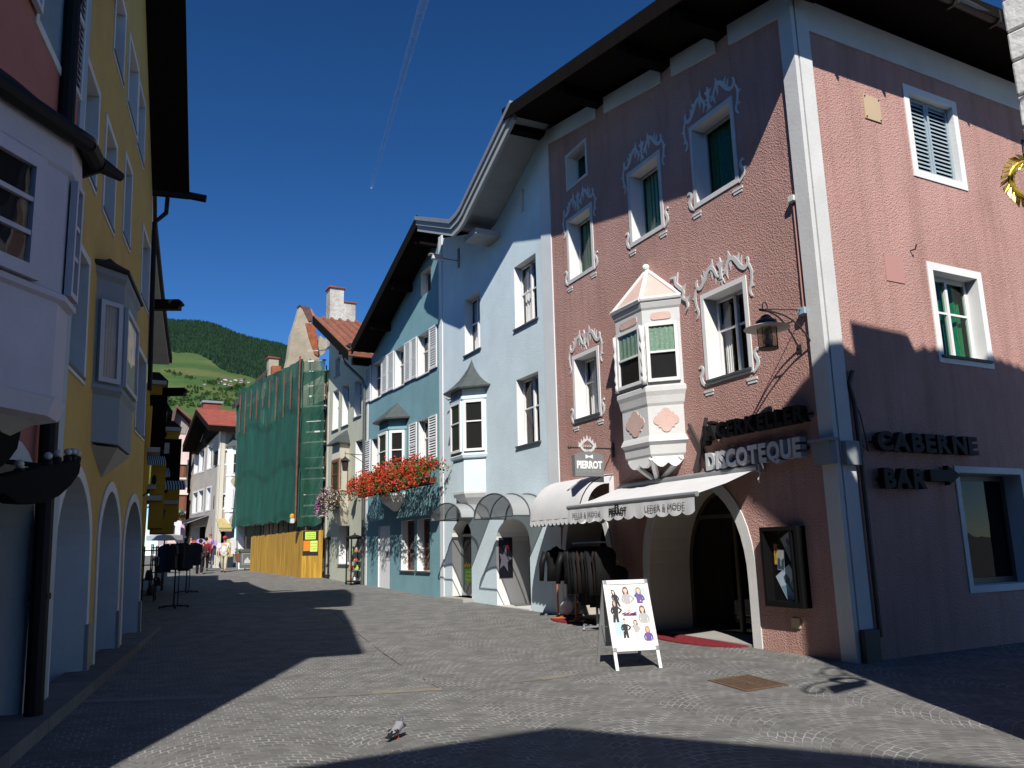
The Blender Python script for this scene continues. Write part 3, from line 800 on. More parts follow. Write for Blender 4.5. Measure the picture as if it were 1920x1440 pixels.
# ---- the oriel
def bay(house, F, plan, body, fmat, levels, wz, roof=None, roofm=None, winfaces=(), fw=.07, cols=1, rows=(.6,), base=None, basem=None, name='bay_window', curtain=None, framem=None, gl=None, split=(), inset_=.09):
    mb = MB(); mb.loft(F, plan, levels); b = mb.build(name, body, house)
    if roof:
        q = MB(); q.loft(F, plan, roof); q.build('bay_roof', roofm, b)
    if base:
        q = MB(); q.loft(F, plan, base); q.build('corbel', basem or body, b)
    for i in winfaces:
        (sa, oa), (sb, ob) = plan[i], plan[i + 1]
        f = F.sub(sa, oa, sb, ob); L = f.len; ins0 = inset_; inset_ = min(ins0, L * .16); fw_ = fw; fw = min(fw, L * .14)
        q = MB(); bars(q, f, inset_, L - inset_, wz[0], wz[1], .0, .05, fw, cols, rows, .05); wn = q.build('window', framem or fmat, b)
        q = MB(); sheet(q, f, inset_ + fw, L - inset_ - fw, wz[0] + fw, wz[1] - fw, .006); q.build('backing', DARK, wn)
        q = MB(); sheet(q, f, inset_ + fw * .5, L - inset_ - fw * .5, wz[0] + fw * .5, wz[1] - fw * .5, .026); q.build('pane', gl or GLASS, wn)
        if curtain:
            for (cm, a0, a1, b0, b1) in curtain:
                q = MB(); drape(q, f, inset_ + fw + (L - 2 * inset_ - 2 * fw) * a0, inset_ + fw + (L - 2 * inset_ - 2 * fw) * a1, wz[0] + (wz[1] - wz[0]) * b0, wz[0] + (wz[1] - wz[0]) * b1, .014, .006, 5); q.build('curtain', cm, wn)
        inset_ = ins0; fw = fw_
    return b
OPL = [(5.05, 0), (4.62, .5), (3.72, .5), (3.25, 0)]
orl = bay(pink, FA, OPL, OFFWHITE, WHITE, [(3.12, .86), (3.16, .9), (3.32, .93), (3.38, 1.02), (3.44, .98), (3.5, .93), (4.02, .93), (4.07, .97), (4.2, 1.01), (4.28, 1.06), (4.36, 1.06), (4.39, .99), (5.54, .99), (5.6, 1.0), (5.8, 1.0), (5.84, 1.04), (5.93, 1.09), (6.0, 1.08)],
          (4.45, 5.54), winfaces=(0, 1, 2), rows=(.5,), fw=.06, inset_=.055, curtain=[(GREENLACE, 0, 1, .5, .97)], name='oriel')
# roof of the oriel: apex against the wall
q = MB(); ap = (4.14, 6.78, .03)
rim = [FA.w(4.15 + (s - 4.15) * 1.08, 6.0, o * 1.08) for s, o in OPL]; apx = FA.w(*ap)
for i in range(3): q.poly([rim[i], rim[i + 1], apx])
q.build('oriel_roof', mat('pale_pink_plaster', (.66, .47, .41), .9, .08, 3, .006, 40), orl)
q = MB()
for i in range(4): q.tube([rim[i], apx], .04, 8)
for i in range(3): q.tube([rim[i], rim[i + 1]], .05, 8)
q.ball(FA.w(4.14, 6.83, .05), .075)
q.build('roof_rib', WHITE, orl)
PPK = MATS['pale_pink_plaster']
for i, col in ((1, PPK), (2, PPK)):
    (sa, oa), (sb, ob) = [(4.15 + (s - 4.15) * .93, o * .93) for s, o in OPL[i:i + 2]]
    f = FA.sub(sa, oa, sb, ob); L = f.len; c = L / 2; z = 3.76
    k = min(L * .36, .3)
    pts = []
    for j in range(72):
        t = 2 * math.pi * j / 72
        ph_ = (t + math.pi / 4) % (math.pi / 2) - math.pi / 4; c_, r_ = .6 * k, .4 * k; disc_ = r_ * r_ - (c_ * math.sin(ph_)) ** 2
        rr = max(.62 * k / max(abs(math.cos(t)), abs(math.sin(t))), c_ * math.cos(ph_) + math.sqrt(disc_) if disc_ > 0 else 0)
        pts.append((c + rr * math.cos(t), z + min(.24, k * .95) / k * rr * math.sin(t)))
    q = MB(); q.prism(f, pts, -.01, .014); q.build('quatrefoil_panel', col, orl)
    f2 = FA.sub(*OPL[i], *OPL[i + 1]); L = f2.len
    q = MB(); pts = []
    for j in range(24):
        t = 2 * math.pi * j / 24
        pts.append((L / 2 + (L / 2 - .16) * math.copysign(abs(math.cos(t)) ** .35, math.cos(t)), 5.67 + .07 * math.copysign(abs(math.sin(t)) ** .5, math.sin(t))))
    q.prism(f2, pts, -.01, .014); q.build('frieze_panel', col, orl)
# turned posts at the front corners of the window zone
for s, o in ((4.62, .52), (3.72, .52)):
    q = MB(); q.lathe(FA.w(s, 4.42, o), [(.05, 0), (.05, .12), (.03, .16), (.06, .24), (.035, .34), (.05, .48), (.035, .62), (.06, .72), (.03, .8), (.05, .86), (.05, 1.08)], 12); q.build('turned_post', WHITE, orl, smooth=True)
# struts under the oriel
tipp = FA.w(4.17, 2.69, .03)
for s, o in ((4.9, .03), (4.5, .4), (3.8, .4), (3.42, .03)):
    q = MB(); q.tube([FA.w(s, 3.1, o), tipp], [.06, .05], 6); q.build('strut', WHITE, orl)
q = MB()
for i in (1, 2):
    A_, B_ = [(4.15 + (s - 4.15) * .86, o * .86) for s, o in OPL[i:i + 2]]
    f = FA.sub(*A_, *B_); L = f.len; pts = [(0.02, 3.14), (L - .02, 3.14)]
    for j in range(13):
        t = j / 12; pts.append((L - .02 - (L - .04) * t, 3.06 - .09 * abs(math.sin(t * math.pi * 2)) - .05 * math.sin(t * math.pi)))
    q.prism(f, pts, -.06, .0)
q.build('apron', WHITE, orl)
q = MB()
P = smooth_pts([(a + .98, b_ - .06, c_) for a, b_, c_ in ((2.45, 6.45, .03), (2.33, 6.42, .05), (2.3, 6.3, .06), (2.2, 6.2, .07), (2.1, 6.1, .06), (2.12, 5.98, .05), (2.02, 5.9, .05), (2.0, 5.78, .04), (2.06, 5.72, .02))], 4)
ribbon(q, FA, [(a, b) for a, b, c in P], [c for a, b, c in P], 0, .03)
for tp, b0, b1 in (((2.22, 6.5), (2.34, 6.36), (2.26, 6.28)), ((2.02, 6.22), (2.16, 6.16), (2.1, 6.06)), ((1.9, 5.98), (2.06, 5.94), (2.0, 5.84))): q.prism(FA, [(a + .98, b_ - .06) for a, b_ in (b0, tp, b1)], 0, .025)
q.build('scroll_ornament', OFFWHITE, pink)

# ------------------------------------------------------------------ things on and in front of the pink house
# retractable awning
aw = thing('shop_awning', 'white scalloped awning with PELLE & MODA lettering over the wide arch of the pink house', 'awning', FA.w(3.3, 2.5, 0))
s0, s1, oF, zF, zW = 1.5, 5.35, 1.28, 2.3, 2.68
q = MB(); n = 14
top = [FA.w(s0 + (s1 - s0) * i / n, zW, .12) for i in range(n + 1)]
mid = [FA.w(s0 + (s1 - s0) * i / n, (zW + zF) / 2 - .025, .12 + (oF - .12) / 2) for i in range(n + 1)]
bot = [FA.w(s0 + (s1 - s0) * i / n, zF, oF) for i in range(n + 1)]
q.add(top + mid + bot, [(i, i + 1, n + 2 + i, n + 1 + i) for i in range(n)] + [(n + 1 + i, n + 2 + i, 2 * n + 3 + i, 2 * n + 2 + i) for i in range(n)])
q.build('canopy', CANVAS, aw, smooth=True, recalc=False)
q = MB(); K = 96; up = []; lo = []
for i in range(K + 1):
    t = i / K; s = s0 + (s1 - s0) * t; sc = abs(math.sin(math.pi * t * 12)) ** .6
    up.append(FA.w(s, zF - .02, oF + .02)); lo.append(FA.w(s, zF - .245 - .055 * sc, oF + .028 + .008 * math.sin(t * 60)))
q.add(up + lo, [(i, i + 1, K + 2 + i, K + 1 + i) for i in range(K)]); va = q.build('valance', CANVAS, aw, recalc=False)
q = MB()
put_text(q, FA, 'PELLE & MODA', 5.15, zF - .2, oF + .0385, .125, .001, 0, 1.02)
put_text(q, FA, 'LEDER & MODE', 2.78, zF - .2, oF + .0385, .14, .001, 0, 1.06)
q.build('lettering', GREYINK, va)
def bow_tie(q, F, s, z, o, w, h):
    q.prism(F, [(s - w / 2, z - h / 2), (s, z - h * .12), (s, z + h * .12), (s - w / 2, z + h / 2)], o, o + .002); q.prism(F, [(s + w / 2, z - h / 2), (s, z - h * .12), (s, z + h * .12), (s + w / 2, z + h / 2)], o, o + .002)
q = MB()
put_text(q, FA, 'PIERROT', 3.86, zF - .2, oF + .0385, .15, .001, .006, .56)
bow_tie(q, FA, 3.6, zF - .055, oF + .0385, .13, .06)
q.build('emblem', INK, va)
q = MB(); q.tube([FA.w(s0 - .04, zF + .0, oF), FA.w(s1 + .02, zF, oF)], .04, 10); q.tube([FA.w(s0 - .08, zW + .02, .12), FA.w(s1 + .02, zW + .02, .12)], .055, 12); q.build('front_bar', GREYMETAL, aw)
for s in (1.75, 4.9):
    q = MB(); k = 1 if s < 3 else -1
    q.tube([FA.w(s, zW - .06, .12), FA.w(s + .45 * k, (zW + zF) / 2 - .1, .68), FA.w(s, zF - .02, oF - .03)], .025, 8); q.ball(FA.w(s + .45 * k, (zW + zF) / 2 - .1, .68), .045)
    q.build('folding_arm', GREYMETAL, aw)
q = MB(); q.box(FA, s0 - .12, s0 - .05, 0, .14, zW - .05, zW + .07); q.tube([FA.w(s0 - .1, zW - .05, .1), FA.w(s0 - .1, zW - .16, .16), FA.w(s0 - .08, zW - .2, .12)], .012, 6); q.tube([FA.w(s0 - .18, zW, .1), FA.w(s0 - .18, zW + .1, .14)], .02, 6); q.build('wall_bracket', ALU, aw)

# round-fronted basket awning over the left arch
ba = thing('basket_awning', 'white barrel-shaped scalloped hood over the left arch of the pink house', 'awning', FA.w(6.8, 2.5, 0))
bs0, bs1, bz0, bz1, bo = 5.75, 7.85, 2.14, 3.0, .86
prof = [(bo * math.sin(math.pi / 2 * i / 9) ** .9, bz1 - (bz1 - bz0) * (1 - math.cos(math.pi / 2 * i / 9))) for i in range(10)]
q = MB(); rows_ = 12; vs = []
for (o, z) in prof:
    for j in range(rows_ + 1):
        s = bs0 + (bs1 - bs0) * j / rows_; vs.append(FA.w(s, z, o + .01 * (j % 2)))
q.add(vs, [(i * (rows_ + 1) + j, i * (rows_ + 1) + j + 1, (i + 1) * (rows_ + 1) + j + 1, (i + 1) * (rows_ + 1) + j) for i in range(9) for j in range(rows_)])
q.build('hood', CANVAS, ba, smooth=True, recalc=False)
def end_panel(s, hollow):
    q = MB(); f = Frame(FA.w(s), FA.h + 90, 1)
    # profile in (outward, z)
    P = [(-o, z) for o, z in prof] + [(0, bz0)]
    f2 = FA.sub(s, 0, s, 1.0)
    P = [(o, z) for o, z in prof]
    if hollow:
        inn = [((o - .35) * .62 + .33, (z - 2.5) * .62 + 2.5) for o, z in P]
        q.ring(f2, inn, P, -.006, .006, closed=False)
        q.prism(f2, [(0, bz1), P[-1], (bo, bz0 - .0), (0, bz0)][0:1] + [(.0, bz0), (.14, bz0), (.1, bz1 - .08)], -.006, .006)
    else: q.prism(f2, P + [(0, bz0)], -.006, .006)
    return q.build('end_panel', CANVAS, ba)
end_panel(bs1, False); end_panel(bs0, True)
q = MB(); K = 60; up = []; lo = []
path = [(bs0, t * bo) for t in (0, .25, .5, .75)] + [(bs0 + (bs1 - bs0) * t / 12, bo) for t in range(13)] + [(bs1, bo * (1 - t)) for t in (.25, .5, .75, 1)]
L_ = len(path) - 1
for i in range(L_ * 6 + 1):
    a = min(int(i / 6), L_ - 1); t = i / 6 - a; s = path[a][0] + (path[a + 1][0] - path[a][0]) * t; o = path[a][1] + (path[a + 1][1] - path[a][1]) * t
    up.append(FA.w(s, bz0, o)); lo.append(FA.w(s, bz0 - .07 - .06 * abs(math.sin(math.pi * i / 6)) ** .6, o + .012))
n = len(up); q.add(up + lo, [(i, i + 1, n + 1 + i, n + i) for i in range(n - 1)]); q.build('valance', CANVAS, ba, recalc=False)
q = MB()
for s in (bs0, (bs0 + bs1) / 2, bs1): q.tube([FA.w(s, z - .02, o - .015) for o, z in prof], .014, 6)
q.build('hoop', BLACK, ba)

# hanging shop sign (on an iron arm square to the wall)
hs = thing('hanging_shop_sign', 'grey hanging sign reading PIERROT with white bow tie on an iron arm', 'sign', FA.w(5.7, 3.5, 0))
q = MB(); q.tube([FA.w(5.7, 3.5, 0), FA.w(5.7, 3.5, 1.0)], .016, 8); q.ball(FA.w(5.7, 3.5, 1.02), .035); q.box(FA, 5.66, 5.74, 0, .02, 3.32, 3.62); q.build('bracket', IRON, hs)
FS = FA.sub(5.7, .28, 5.7, .98)          # the sign faces down the street
if FS.n.dot(FB.n) < 0: FS.n = -FS.n; FS.tx = -FS.tx
q = MB(); P = [(.0, 2.93), (.66, 2.93), (.66, 3.35)] + [(.66 - .66 * t / 8, 3.35 + .075 * math.sin(math.pi * t / 8)) for t in range(1, 8)] + [(.0, 3.35)]
q.prism(FS, P, -.06, .06); pn = q.build('panel', mat('sign_grey', (.2, .205, .21), .6, .05, 3), hs)
sgn = FS.tx
st = .62 if sgn < 0 else .03
q = MB(); put_text(q, FS, 'PIERROT', st, 3.09, .062, .2, .001, .01, .58); bow_tie(q, FS, .33, 3.32, .061, .17, .085); q.build('lettering', WHITE, pn)
q = MB(); put_text(q, FS, 'LEDER & MODE', st, 3.0, .062, .085, .001, 0, .58); q.build('lettering', mat('sign_pale_grey', (.3, .31, .31), .6, 0), pn)
q = MB()
for sg in (-1, 1):
    P = smooth_pts([(.33, 3.42, .03), (.33 + sg * .1, 3.46, .05), (.33 + sg * .15, 3.54, .05), (.33 + sg * .09, 3.62, .045), (.33, 3.67, .03)], 4)
    ribbon(q, FS, [(a, b) for a, b, c in P], [c for a, b, c in P], -.02, .02)
    for k in range(3): q.prism(FS, [(.33 + sg * (.04 + .055 * k), 3.64 - .05 * k), (.33 + sg * (.075 + .06 * k), 3.73 - .055 * k), (.33 + sg * (.095 + .055 * k), 3.6 - .06 * k)], -.012, .012)
for s in (.25, .29, .33, .37, .41): q.tube([FS.w(s, 3.42, 0), FS.w(s, 3.56, 0)], .009, 6)
q.prism(FS, [(.3, 3.66), (.33, 3.76), (.36, 3.66)], -.012, .012)
q.build('crest', mat('silvered_iron', (.6, .6, .58), .5, .15, 9), hs)

# lettered signs on the corner
def letter_sign(name, label, F, txt, s, z, size, ext, bold, width, m, tilt=0.0, o=.05, backing=None):
    t = thing(name, label, 'sign', F.w(s, z, 0)); x = 0.0
    ws = [text_mesh(c, size, ext, bold)[2] if c != ' ' else size * .3 for c in txt]
    gap = size * .06; tot = sum(ws) + gap * (len(txt) - 1); k = width / tot
    for c, wd_ in zip(txt, ws):
        if c != ' ':
            q = MB(); put_text(q, F, c, s + F.tx * x * k, z + x * k * tilt, o, size, ext, bold, wd_ * k, tilt); q.build('letter', m, t)
        x += wd_ + gap
    q = MB(); a, b = sorted((s, s + F.tx * width))
    for zz in ((.25, .75) if backing else ()):
        pass
    q.box(F, a, b, .0, .03, z + size * .28, z + size * .36) if tilt == 0 else q.hexa([F.w(s, z + size * .28, 0), F.w(s + F.tx * width, z + width * tilt + size * .28, 0), F.w(s + F.tx * width, z + width * tilt + size * .28, .03), F.w(s, z + size * .28, .03), F.w(s, z + size * .36, 0), F.w(s + F.tx * width, z + width * tilt + size * .36, 0), F.w(s + F.tx * width, z + width * tilt + size * .36, .03), F.w(s, z + size * .36, .03)])
    q.build('rail', IRON, t)
    return t
letter_sign('nightclub_sign', 'black box letters J\u00c4GERKELLER on the pink wall above the grey DISCOTEQUE letters', FA, 'J\u00c4GERKELLER', 2.6, 3.27, .33, .07, .014, 2.28, BLACK, 0, .06)
letter_sign('nightclub_sign', 'grey block letters DISCOTEQUE on the pink wall beside the white corner strip', FA, 'DISCOTEQUE', 2.6, 2.78, .37, .06, .018, 2.14, mat('grey_letter_paint', (.5, .51, .53), .6, .08, 3), 0, .06)
t = thing('crossed_rifles', 'pair of crossed dark wooden rifles on the pink wall left of the club letters', 'wall ornament', FA.w(2.95, 3.2, 0))
for (x0, y0, x1, y1, oo) in ((1290, 795, 1333, 882, .05), (1322, 783, 1303, 885, .1)):
    a, b = FA.px(x0, y0, oo), FA.px(x1, y1, oo)
    d = ((b[0] - a[0]), (b[1] - a[1])); L = math.hypot(*d); nx, nz = -d[1] / L, d[0] / L
    q = MB(); q.prism(FA, [(a[0] + nx * .02, a[1] + nz * .02), (a[0] + d[0] * .55 + nx * .025, a[1] + d[1] * .55 + nz * .025), (b[0] + nx * .07, b[1] + nz * .07), (b[0] - nx * .03, b[1] - nz * .03), (a[0] + d[0] * .55 - nx * .03, a[1] + d[1] * .55 - nz * .03), (a[0] - nx * .02, a[1] - nz * .02)], oo - .05, oo)
    q.build('rifle', mat('grey_weathered_wood', (.07, .06, .055), .7, .2, 6), t)
letter_sign('bar_sign', 'dark unlit letters CABERNE high on the shaded side of the pink house', FB, 'CABERNE', .69, 2.83, .36, .05, .016, 2.28, BLACK, 0, .05)
t = letter_sign('bar_sign', 'dark unlit letters BAR with an arrow below on the shaded side of the pink house', FB, 'BAR', .74, 2.3, .37, .05, .018, .92, BLACK, 0, .05)
q = MB(); q.prism(FB, [(1.8, 2.4), (2.22, 2.4), (2.22, 2.35), (2.5, 2.5), (2.22, 2.64), (2.22, 2.57), (1.8, 2.57)], .03, .12); q.build('arrow', BLACK, t)

# wall lantern on a curved double arm
la = thing('wall_lantern', 'iron lantern with round white shade on a curved arm beside the corner strip', 'lantern', FA.w(.3, 4.6, 0))
Lo, Lz = .74, 4.82
Ls = .3
q = MB()
q.tube([FA.w(Ls, 4.9, .05), FA.w(Ls, Lz + .02, Lo + .02)], .008, 6)
for ss, zz in ((Ls - .1, 4.36), (Ls + .17, 4.36)):
    P = smooth_pts([(Ls, Lz, Lo), (Ls + (ss - Ls) * .4, Lz - .05, Lo * .62), (Ls + (ss - Ls) * .75, Lz - .2, Lo * .3), (ss, zz, .01)], 5)
    q.tube([FA.w(a, b, c) for a, b, c in P], .013, 8); q.box(FA, ss - .04, ss + .04, 0, .015, zz - .06, zz + .06)
q.tube([FA.w(Ls - .06, Lz - .13, Lo * .42), FA.w(Ls + .1, Lz - .13, Lo * .42)], .01, 6)
q.tube([FA.w(Ls, Lz, Lo - .09), FA.w(Ls, Lz, Lo + .12)], .02, 8)
q.tube([FA.w(Ls, Lz + .0, Lo + .07), FA.w(Ls, Lz + .1, Lo + .06), FA.w(Ls, Lz + .12, Lo + .02), FA.w(Ls, Lz + .09, Lo - .02), FA.w(Ls, Lz, Lo - .03)], .009, 6)
q.build('arm', IRON, la)
c = FA.w(Ls, Lz - .56, Lo + .02)
q = MB(); q.lathe(c, [(.14, -.01), (.145, .01), (.13, .012)], 12); q.lathe(c, [(.02, .5), (.06, .48), (.09, .44), (.145, .4), (.15, .37), (.13, .37)], 16)
for k in range(8):
    a = k * math.pi / 4; q.tube([c + V((.135 * math.cos(a), .135 * math.sin(a), 0)), c + V((.14 * math.cos(a), .14 * math.sin(a), .39))], .006, 6)
q.build('cage', IRON, la)
q = MB(); q.lathe(c, [(.122, .01), (.128, .38)], 16); q.build('glass_cylinder', CLEARGL, la, smooth=True)
q = MB(); q.lathe(c, [(.32, .29), (.32, .295), (.13, .36), (.13, .352)], 28); q.build('shade', mat('cream_enamel', (.6, .55, .5), .5, .04, 2), la, smooth=False)
q = MB(); q.lathe(c, [(.02, .02), (.05, .05), (.06, .1), (.03, .15), (.04, .26), (.05, .34), (.02, .36)], 12); q.build('bulb', mat('milk_glass', (.75, .75, .72), .3, 0), la, smooth=True)

# black display case with photographs
dc = thing('display_case', 'black glazed wall showcase of photographs right of the wide arch', 'display case', FA.w(1.06, 1.2, 0))
r = (.7, 1.46, .655, 1.8)
q = MB(); q.ring(FA, rect(r[0] + .06, r[1] - .06, r[2] + .08, r[3] - .06), rect(r[0], r[1], r[2], r[3]), .0, .17); q.box(FA, r[0] + .02, r[1] - .02, .0, .02, r[2] + .02, r[3] - .02); q.box(FA, r[0] + .12, r[0] + .16, .1, .168, r[2] + .08, r[3] - .06)
q.build('case', MATTE, dc)
def photo(F, cx, cz, w, h, ang, o, cols, par):
    def T(x, y): return (cx + x * math.cos(ang) - y * math.sin(ang), cz + x * math.sin(ang) + y * math.cos(ang))
    q = MB()
    q.prism(F, [T(-w / 2, -h / 2), T(w / 2, -h / 2), T(w / 2, h / 2), T(-w / 2, h / 2)], o, o + .002, 0)
    q.prism(F, [T(-w * .46, -h * .46), T(w * .46, -h * .46), T(w * .46, h * .1), T(-w * .1, -h * .02), T(-w * .46, h * .12)], o + .002, o + .003, 1)
    q.prism(F, [T(-w * .05, -h * .3), T(w * .06, -h * .3), T(w * .05, 0), T(w * .16, h * .1), T(w * .1, h * .3), T(-w * .12, h * .34), T(-w * .16, h * .1), T(-w * .06, 0)], o + .003, o + .004, 2)
    return q.build('photograph', cols, par)
pb = mat('photo_pale_blue', (.45, .58, .66), .5, .1, 4); pb2 = mat('photo_blue', (.17, .33, .42), .5, .2, 6); pg = mat('photo_grey', (.4, .42, .42), .5, .2, 6); pd = mat('photo_dark', (.04, .07, .12), .5, .2, 9)
photo(FA, 1.08, .98, .34, .44, -.55, .03, [pb, pb2, pd], dc)
photo(FA, 1.0, 1.52, .22, .36, -.5, .03, [pg, mat('photo_mid_grey', (.2, .21, .22), .5, .2, 9), pd], dc)
photo(FA, 1.2, 1.32, .14, .3, .1, .034, [pg, pd, pg], dc)
photo(FA, 1.3, 1.4, .07, .3, .03, .03, [mat('photo_orange', (.5, .2, .02), .5, .4, 20), mat('photo_yellow', (.6, .42, .05), .5, .3, 12), pd], dc)
photo(FA, .92, 1.33, .1, .4, .03, .03, [mat('photo_teal', (.1, .2, .2), .5, .2, 5), pd, pd], dc)
q = MB(); sheet(q, FA, r[0] + .06, r[1] - .06, r[2] + .08, r[3] - .06, .15); q.build('pane', GLASS, dc)

# pavement A-board with a fashion poster
g0 = on_ground(1155, 1259); g1 = on_ground(1242, 1253); gb = on_ground(1135, 1244)
ab = thing('sandwich_board', 'white and silver pavement A-board with a fashion photo poster', 'sandwich board', (g0 + g1) / 2)
dx = (g1 - g0); wB = dx.length; dx.normalize(); hd = math.degrees(math.atan2(dx.x, dx.y))
bk = V((-dx.y, dx.x, 0))
if bk.y < 0: bk = -bk
HB_ = 1.12; DB = .36
class Tilt(Frame):
    def __init__(self, P, d, n, lean_vec): self.P = P; self.d = d; self.n = n; self.lv = lean_vec; self.tx = 1; self.out = 1
    def w(self, s, z=0.0, o=0.0): return self.P + self.d * s + self.lv * z + self.n * o
lv = (bk * DB + V((0, 0, HB_))).normalized(); nf = dx.cross(lv).normalized()
if nf.dot(bk) > 0: nf = -nf
TF = Tilt(g0, dx, nf, lv)
Lh = math.hypot(HB_, DB)
q = MB()
for s in (0, wB - .045): q.box(TF, s, s + .045, -.012, .012, 0, .25)
q.box(TF, 0, .04, -.012, .016, .235, Lh); q.box(TF, wB - .04, wB, -.012, .016, .235, Lh); q.box(TF, .04, wB - .04, -.012, .016, .235, .275); q.box(TF, .04, wB - .04, -.012, .016, Lh - .06, Lh)
q.build('front_frame', mat('white_aluminium', (.78, .78, .78), .4, .03, 6, metal=.15), ab, bevel=.004)
for s in (-.004, wB - .056):
    for z in (.23, Lh - .06): q = MB(); q.box(TF, s, s + .06, -.014, .019, z, z + .062); q.build('corner_cap', GREYMETAL, ab, bevel=.012)
q = MB(); q.box(TF, .04, wB - .04, -.004, .004, .275, Lh - .06); po = q.build('poster', mat('poster_paper', (.8, .79, .77), .45, .02, 2), ab)
lb = (-bk * DB + V((0, 0, HB_))).normalized(); P2 = g0 + bk * DB * 2; P2.z = g0.z
TB = Tilt(P2, dx, -nf, lb)
q = MB()
for s in (0, wB - .045): q.box(TB, s, s + .04, -.012, .012, 0, Lh - .02)
q.box(TB, .04, wB - .04, -.01, .01, .25, .29); q.box(TB, .04, wB - .04, -.004, .004, .29, Lh - .02)
q.tube([TF.w(.03, .55, -.02), TB.w(.03, .55, .0)], .005, 6)
q.build('rear_frame', GREYMETAL, ab)
# printed figures on the poster: flat printed shapes
def pm(n, c): return mat('print_' + n, c, .5, .12, 30)
SK, SK2, HR, HB2, HL = pm('skin', (.62, .38, .28)), pm('skin_light', (.7, .5, .42)), pm('dark_hair', (.05, .03, .03)), pm('brown_hair', (.16, .08, .05)), pm('fair_hair', (.42, .26, .14))
PUR, GRY, BLK, SKY, PNK, LGY = pm('purple', (.13, .08, .3)), pm('grey', (.42, .41, .4)), pm('black', (.02, .02, .025)), pm('sky', (.45, .66, .75)), pm('magenta', (.4, .05, .2)), pm('light_grey', (.58, .58, .58))
def figure(cx, cz, h, hair, top, legs, skin, lean_=0.0, pose=0, longh=True, o=.0045):
    """printed woman: hair, face, torso with arms, legs; h = printed height"""
    h *= 1.16; cz -= h * .05
    def T(x, y): return (cx + (x + lean_ * y) * h, cz + y * h)
    mats_ = [hair, skin, top, legs]; q = MB()
    if longh: q.prism(TF, [T(-.1, .62), T(-.13, .8), T(-.09, .95), T(0, 1.0), T(.09, .95), T(.13, .8), T(.11, .62), T(.05, .68), T(-.05, .68)], o, o + .0006, 0)
    q.prism(TF, [T(.075 * math.cos(a * .524), .84 + .1 * math.sin(a * .524)) for a in range(12)], o + .0006, o + .0012, 1)
    q.prism(TF, [T(-.08, .87), T(-.06, .95), T(0, .98), T(.06, .95), T(.085, .86), T(.03, .91), T(-.03, .92)], o + .0012, o + .0018, 0)
    q.prism(TF, [T(-.03, .68), T(.03, .68), T(.035, .76), T(-.035, .76)], o + .0005, o + .0011, 1)
    q.prism(TF, [T(-.15, .66), T(-.05, .7), T(.05, .7), T(.15, .66), T(.14, .5), T(.12, .32), T(-.12, .32), T(-.13, .5)], o + .0008, o + .0014, 2)
    if pose == 0: arms = [((.13, .66), (.2, .5), (.17, .34)), ((-.13, .66), (-.2, .5), (-.15, .34))]
    elif pose == 1: arms = [((.13, .66), (.3, .52), (.14, .38)), ((-.13, .66), (-.2, .48), (-.1, .36))]
    else: arms = [((.13, .64), (.22, .48), (.04, .42)), ((-.13, .64), (-.19, .6), (-.04, .78))]
    for a, b, c in arms:
        for (p, r_) in ((a, b), (b, c)):
            dx_, dy_ = r_[0] - p[0], r_[1] - p[1]; l = math.hypot(dx_, dy_); nx, ny = -dy_ / l * .035, dx_ / l * .035
            q.prism(TF, [T(p[0] + nx, p[1] + ny), T(r_[0] + nx, r_[1] + ny), T(r_[0] - nx, r_[1] - ny), T(p[0] - nx, p[1] - ny)], o + .0012, o + .0018, 2)
        q.prism(TF, [T(c[0] + .03 * math.cos(k), c[1] + .035 * math.sin(k)) for k in range(6)], o + .0014, o + .002, 1)
    if legs is not None: q.prism(TF, [T(-.12, .33), T(.12, .33), T(.14, .0), T(.03, .0), T(.0, .2), T(-.04, .0), T(-.15, .0)], o + .0006, o + .0012, 3)
    else: mats_[3] = top
    return q.build('printed_figure', mats_, po)
W_, z0_, H_ = wB, .275, Lh - .335
def bgc(x0, x1, z0, z1, m, o=.0041): q = MB(); q.box(TF, x0 * W_, x1 * W_, .0038, o, z0_ + z0 * H_, z0_ + z1 * H_, 0); return q.build('printed_picture', m, po)
bgc(.64, .92, .78, .93, SKY); bgc(.12, .33, .19, .43, SKY)
figure(.48 * W_, z0_ + .57 * H_, .36 * H_, HB2, GRY, LGY, SK2, -.02, 1)
figure(.76 * W_, z0_ + .58 * H_, .34 * H_, HL, PUR, None, SK2, 0, 2)
figure(.27 * W_, z0_ + .66 * H_, .24 * H_, HR, BLK, BLK, SK2, -.25, 0)
figure(.17 * W_, z0_ + .42 * H_, .31 * H_, HR, BLK, BLK, SK, .05, 1)
figure(.8 * W_, z0_ + .26 * H_, .36 * H_, HB2, GRY, None, SK2, -.05, 0)
figure(.34 * W_, z0_ + .17 * H_, .27 * H_, HR, BLK, BLK, SK2, .0, 1, False)
figure(.58 * W_, z0_ + .16 * H_, .25 * H_, HB2, GRY, LGY, SK2, .0, 2)
figure(.82 * W_, z0_ + .0 * H_, .3 * H_, HL, PUR, None, SK, .0, 0)
q = MB()
r_ = random.Random(9)
for i in range(16):
    x = .3 * W_ + .27 * W_ * r_.random(); z = z0_ + (.485 + .06 * r_.random()) * H_; a = r_.uniform(-.2, .5); l = r_.uniform(.04, .1)
    q.prism(TF, [(x, z), (x + l, z + l * a), (x + l, z + l * a + .014), (x, z + .018)], .0045, .005, r_.choice((0, 0, 1, 2)))
q.build('printed_lettering', [PNK, BLK, PUR], po)

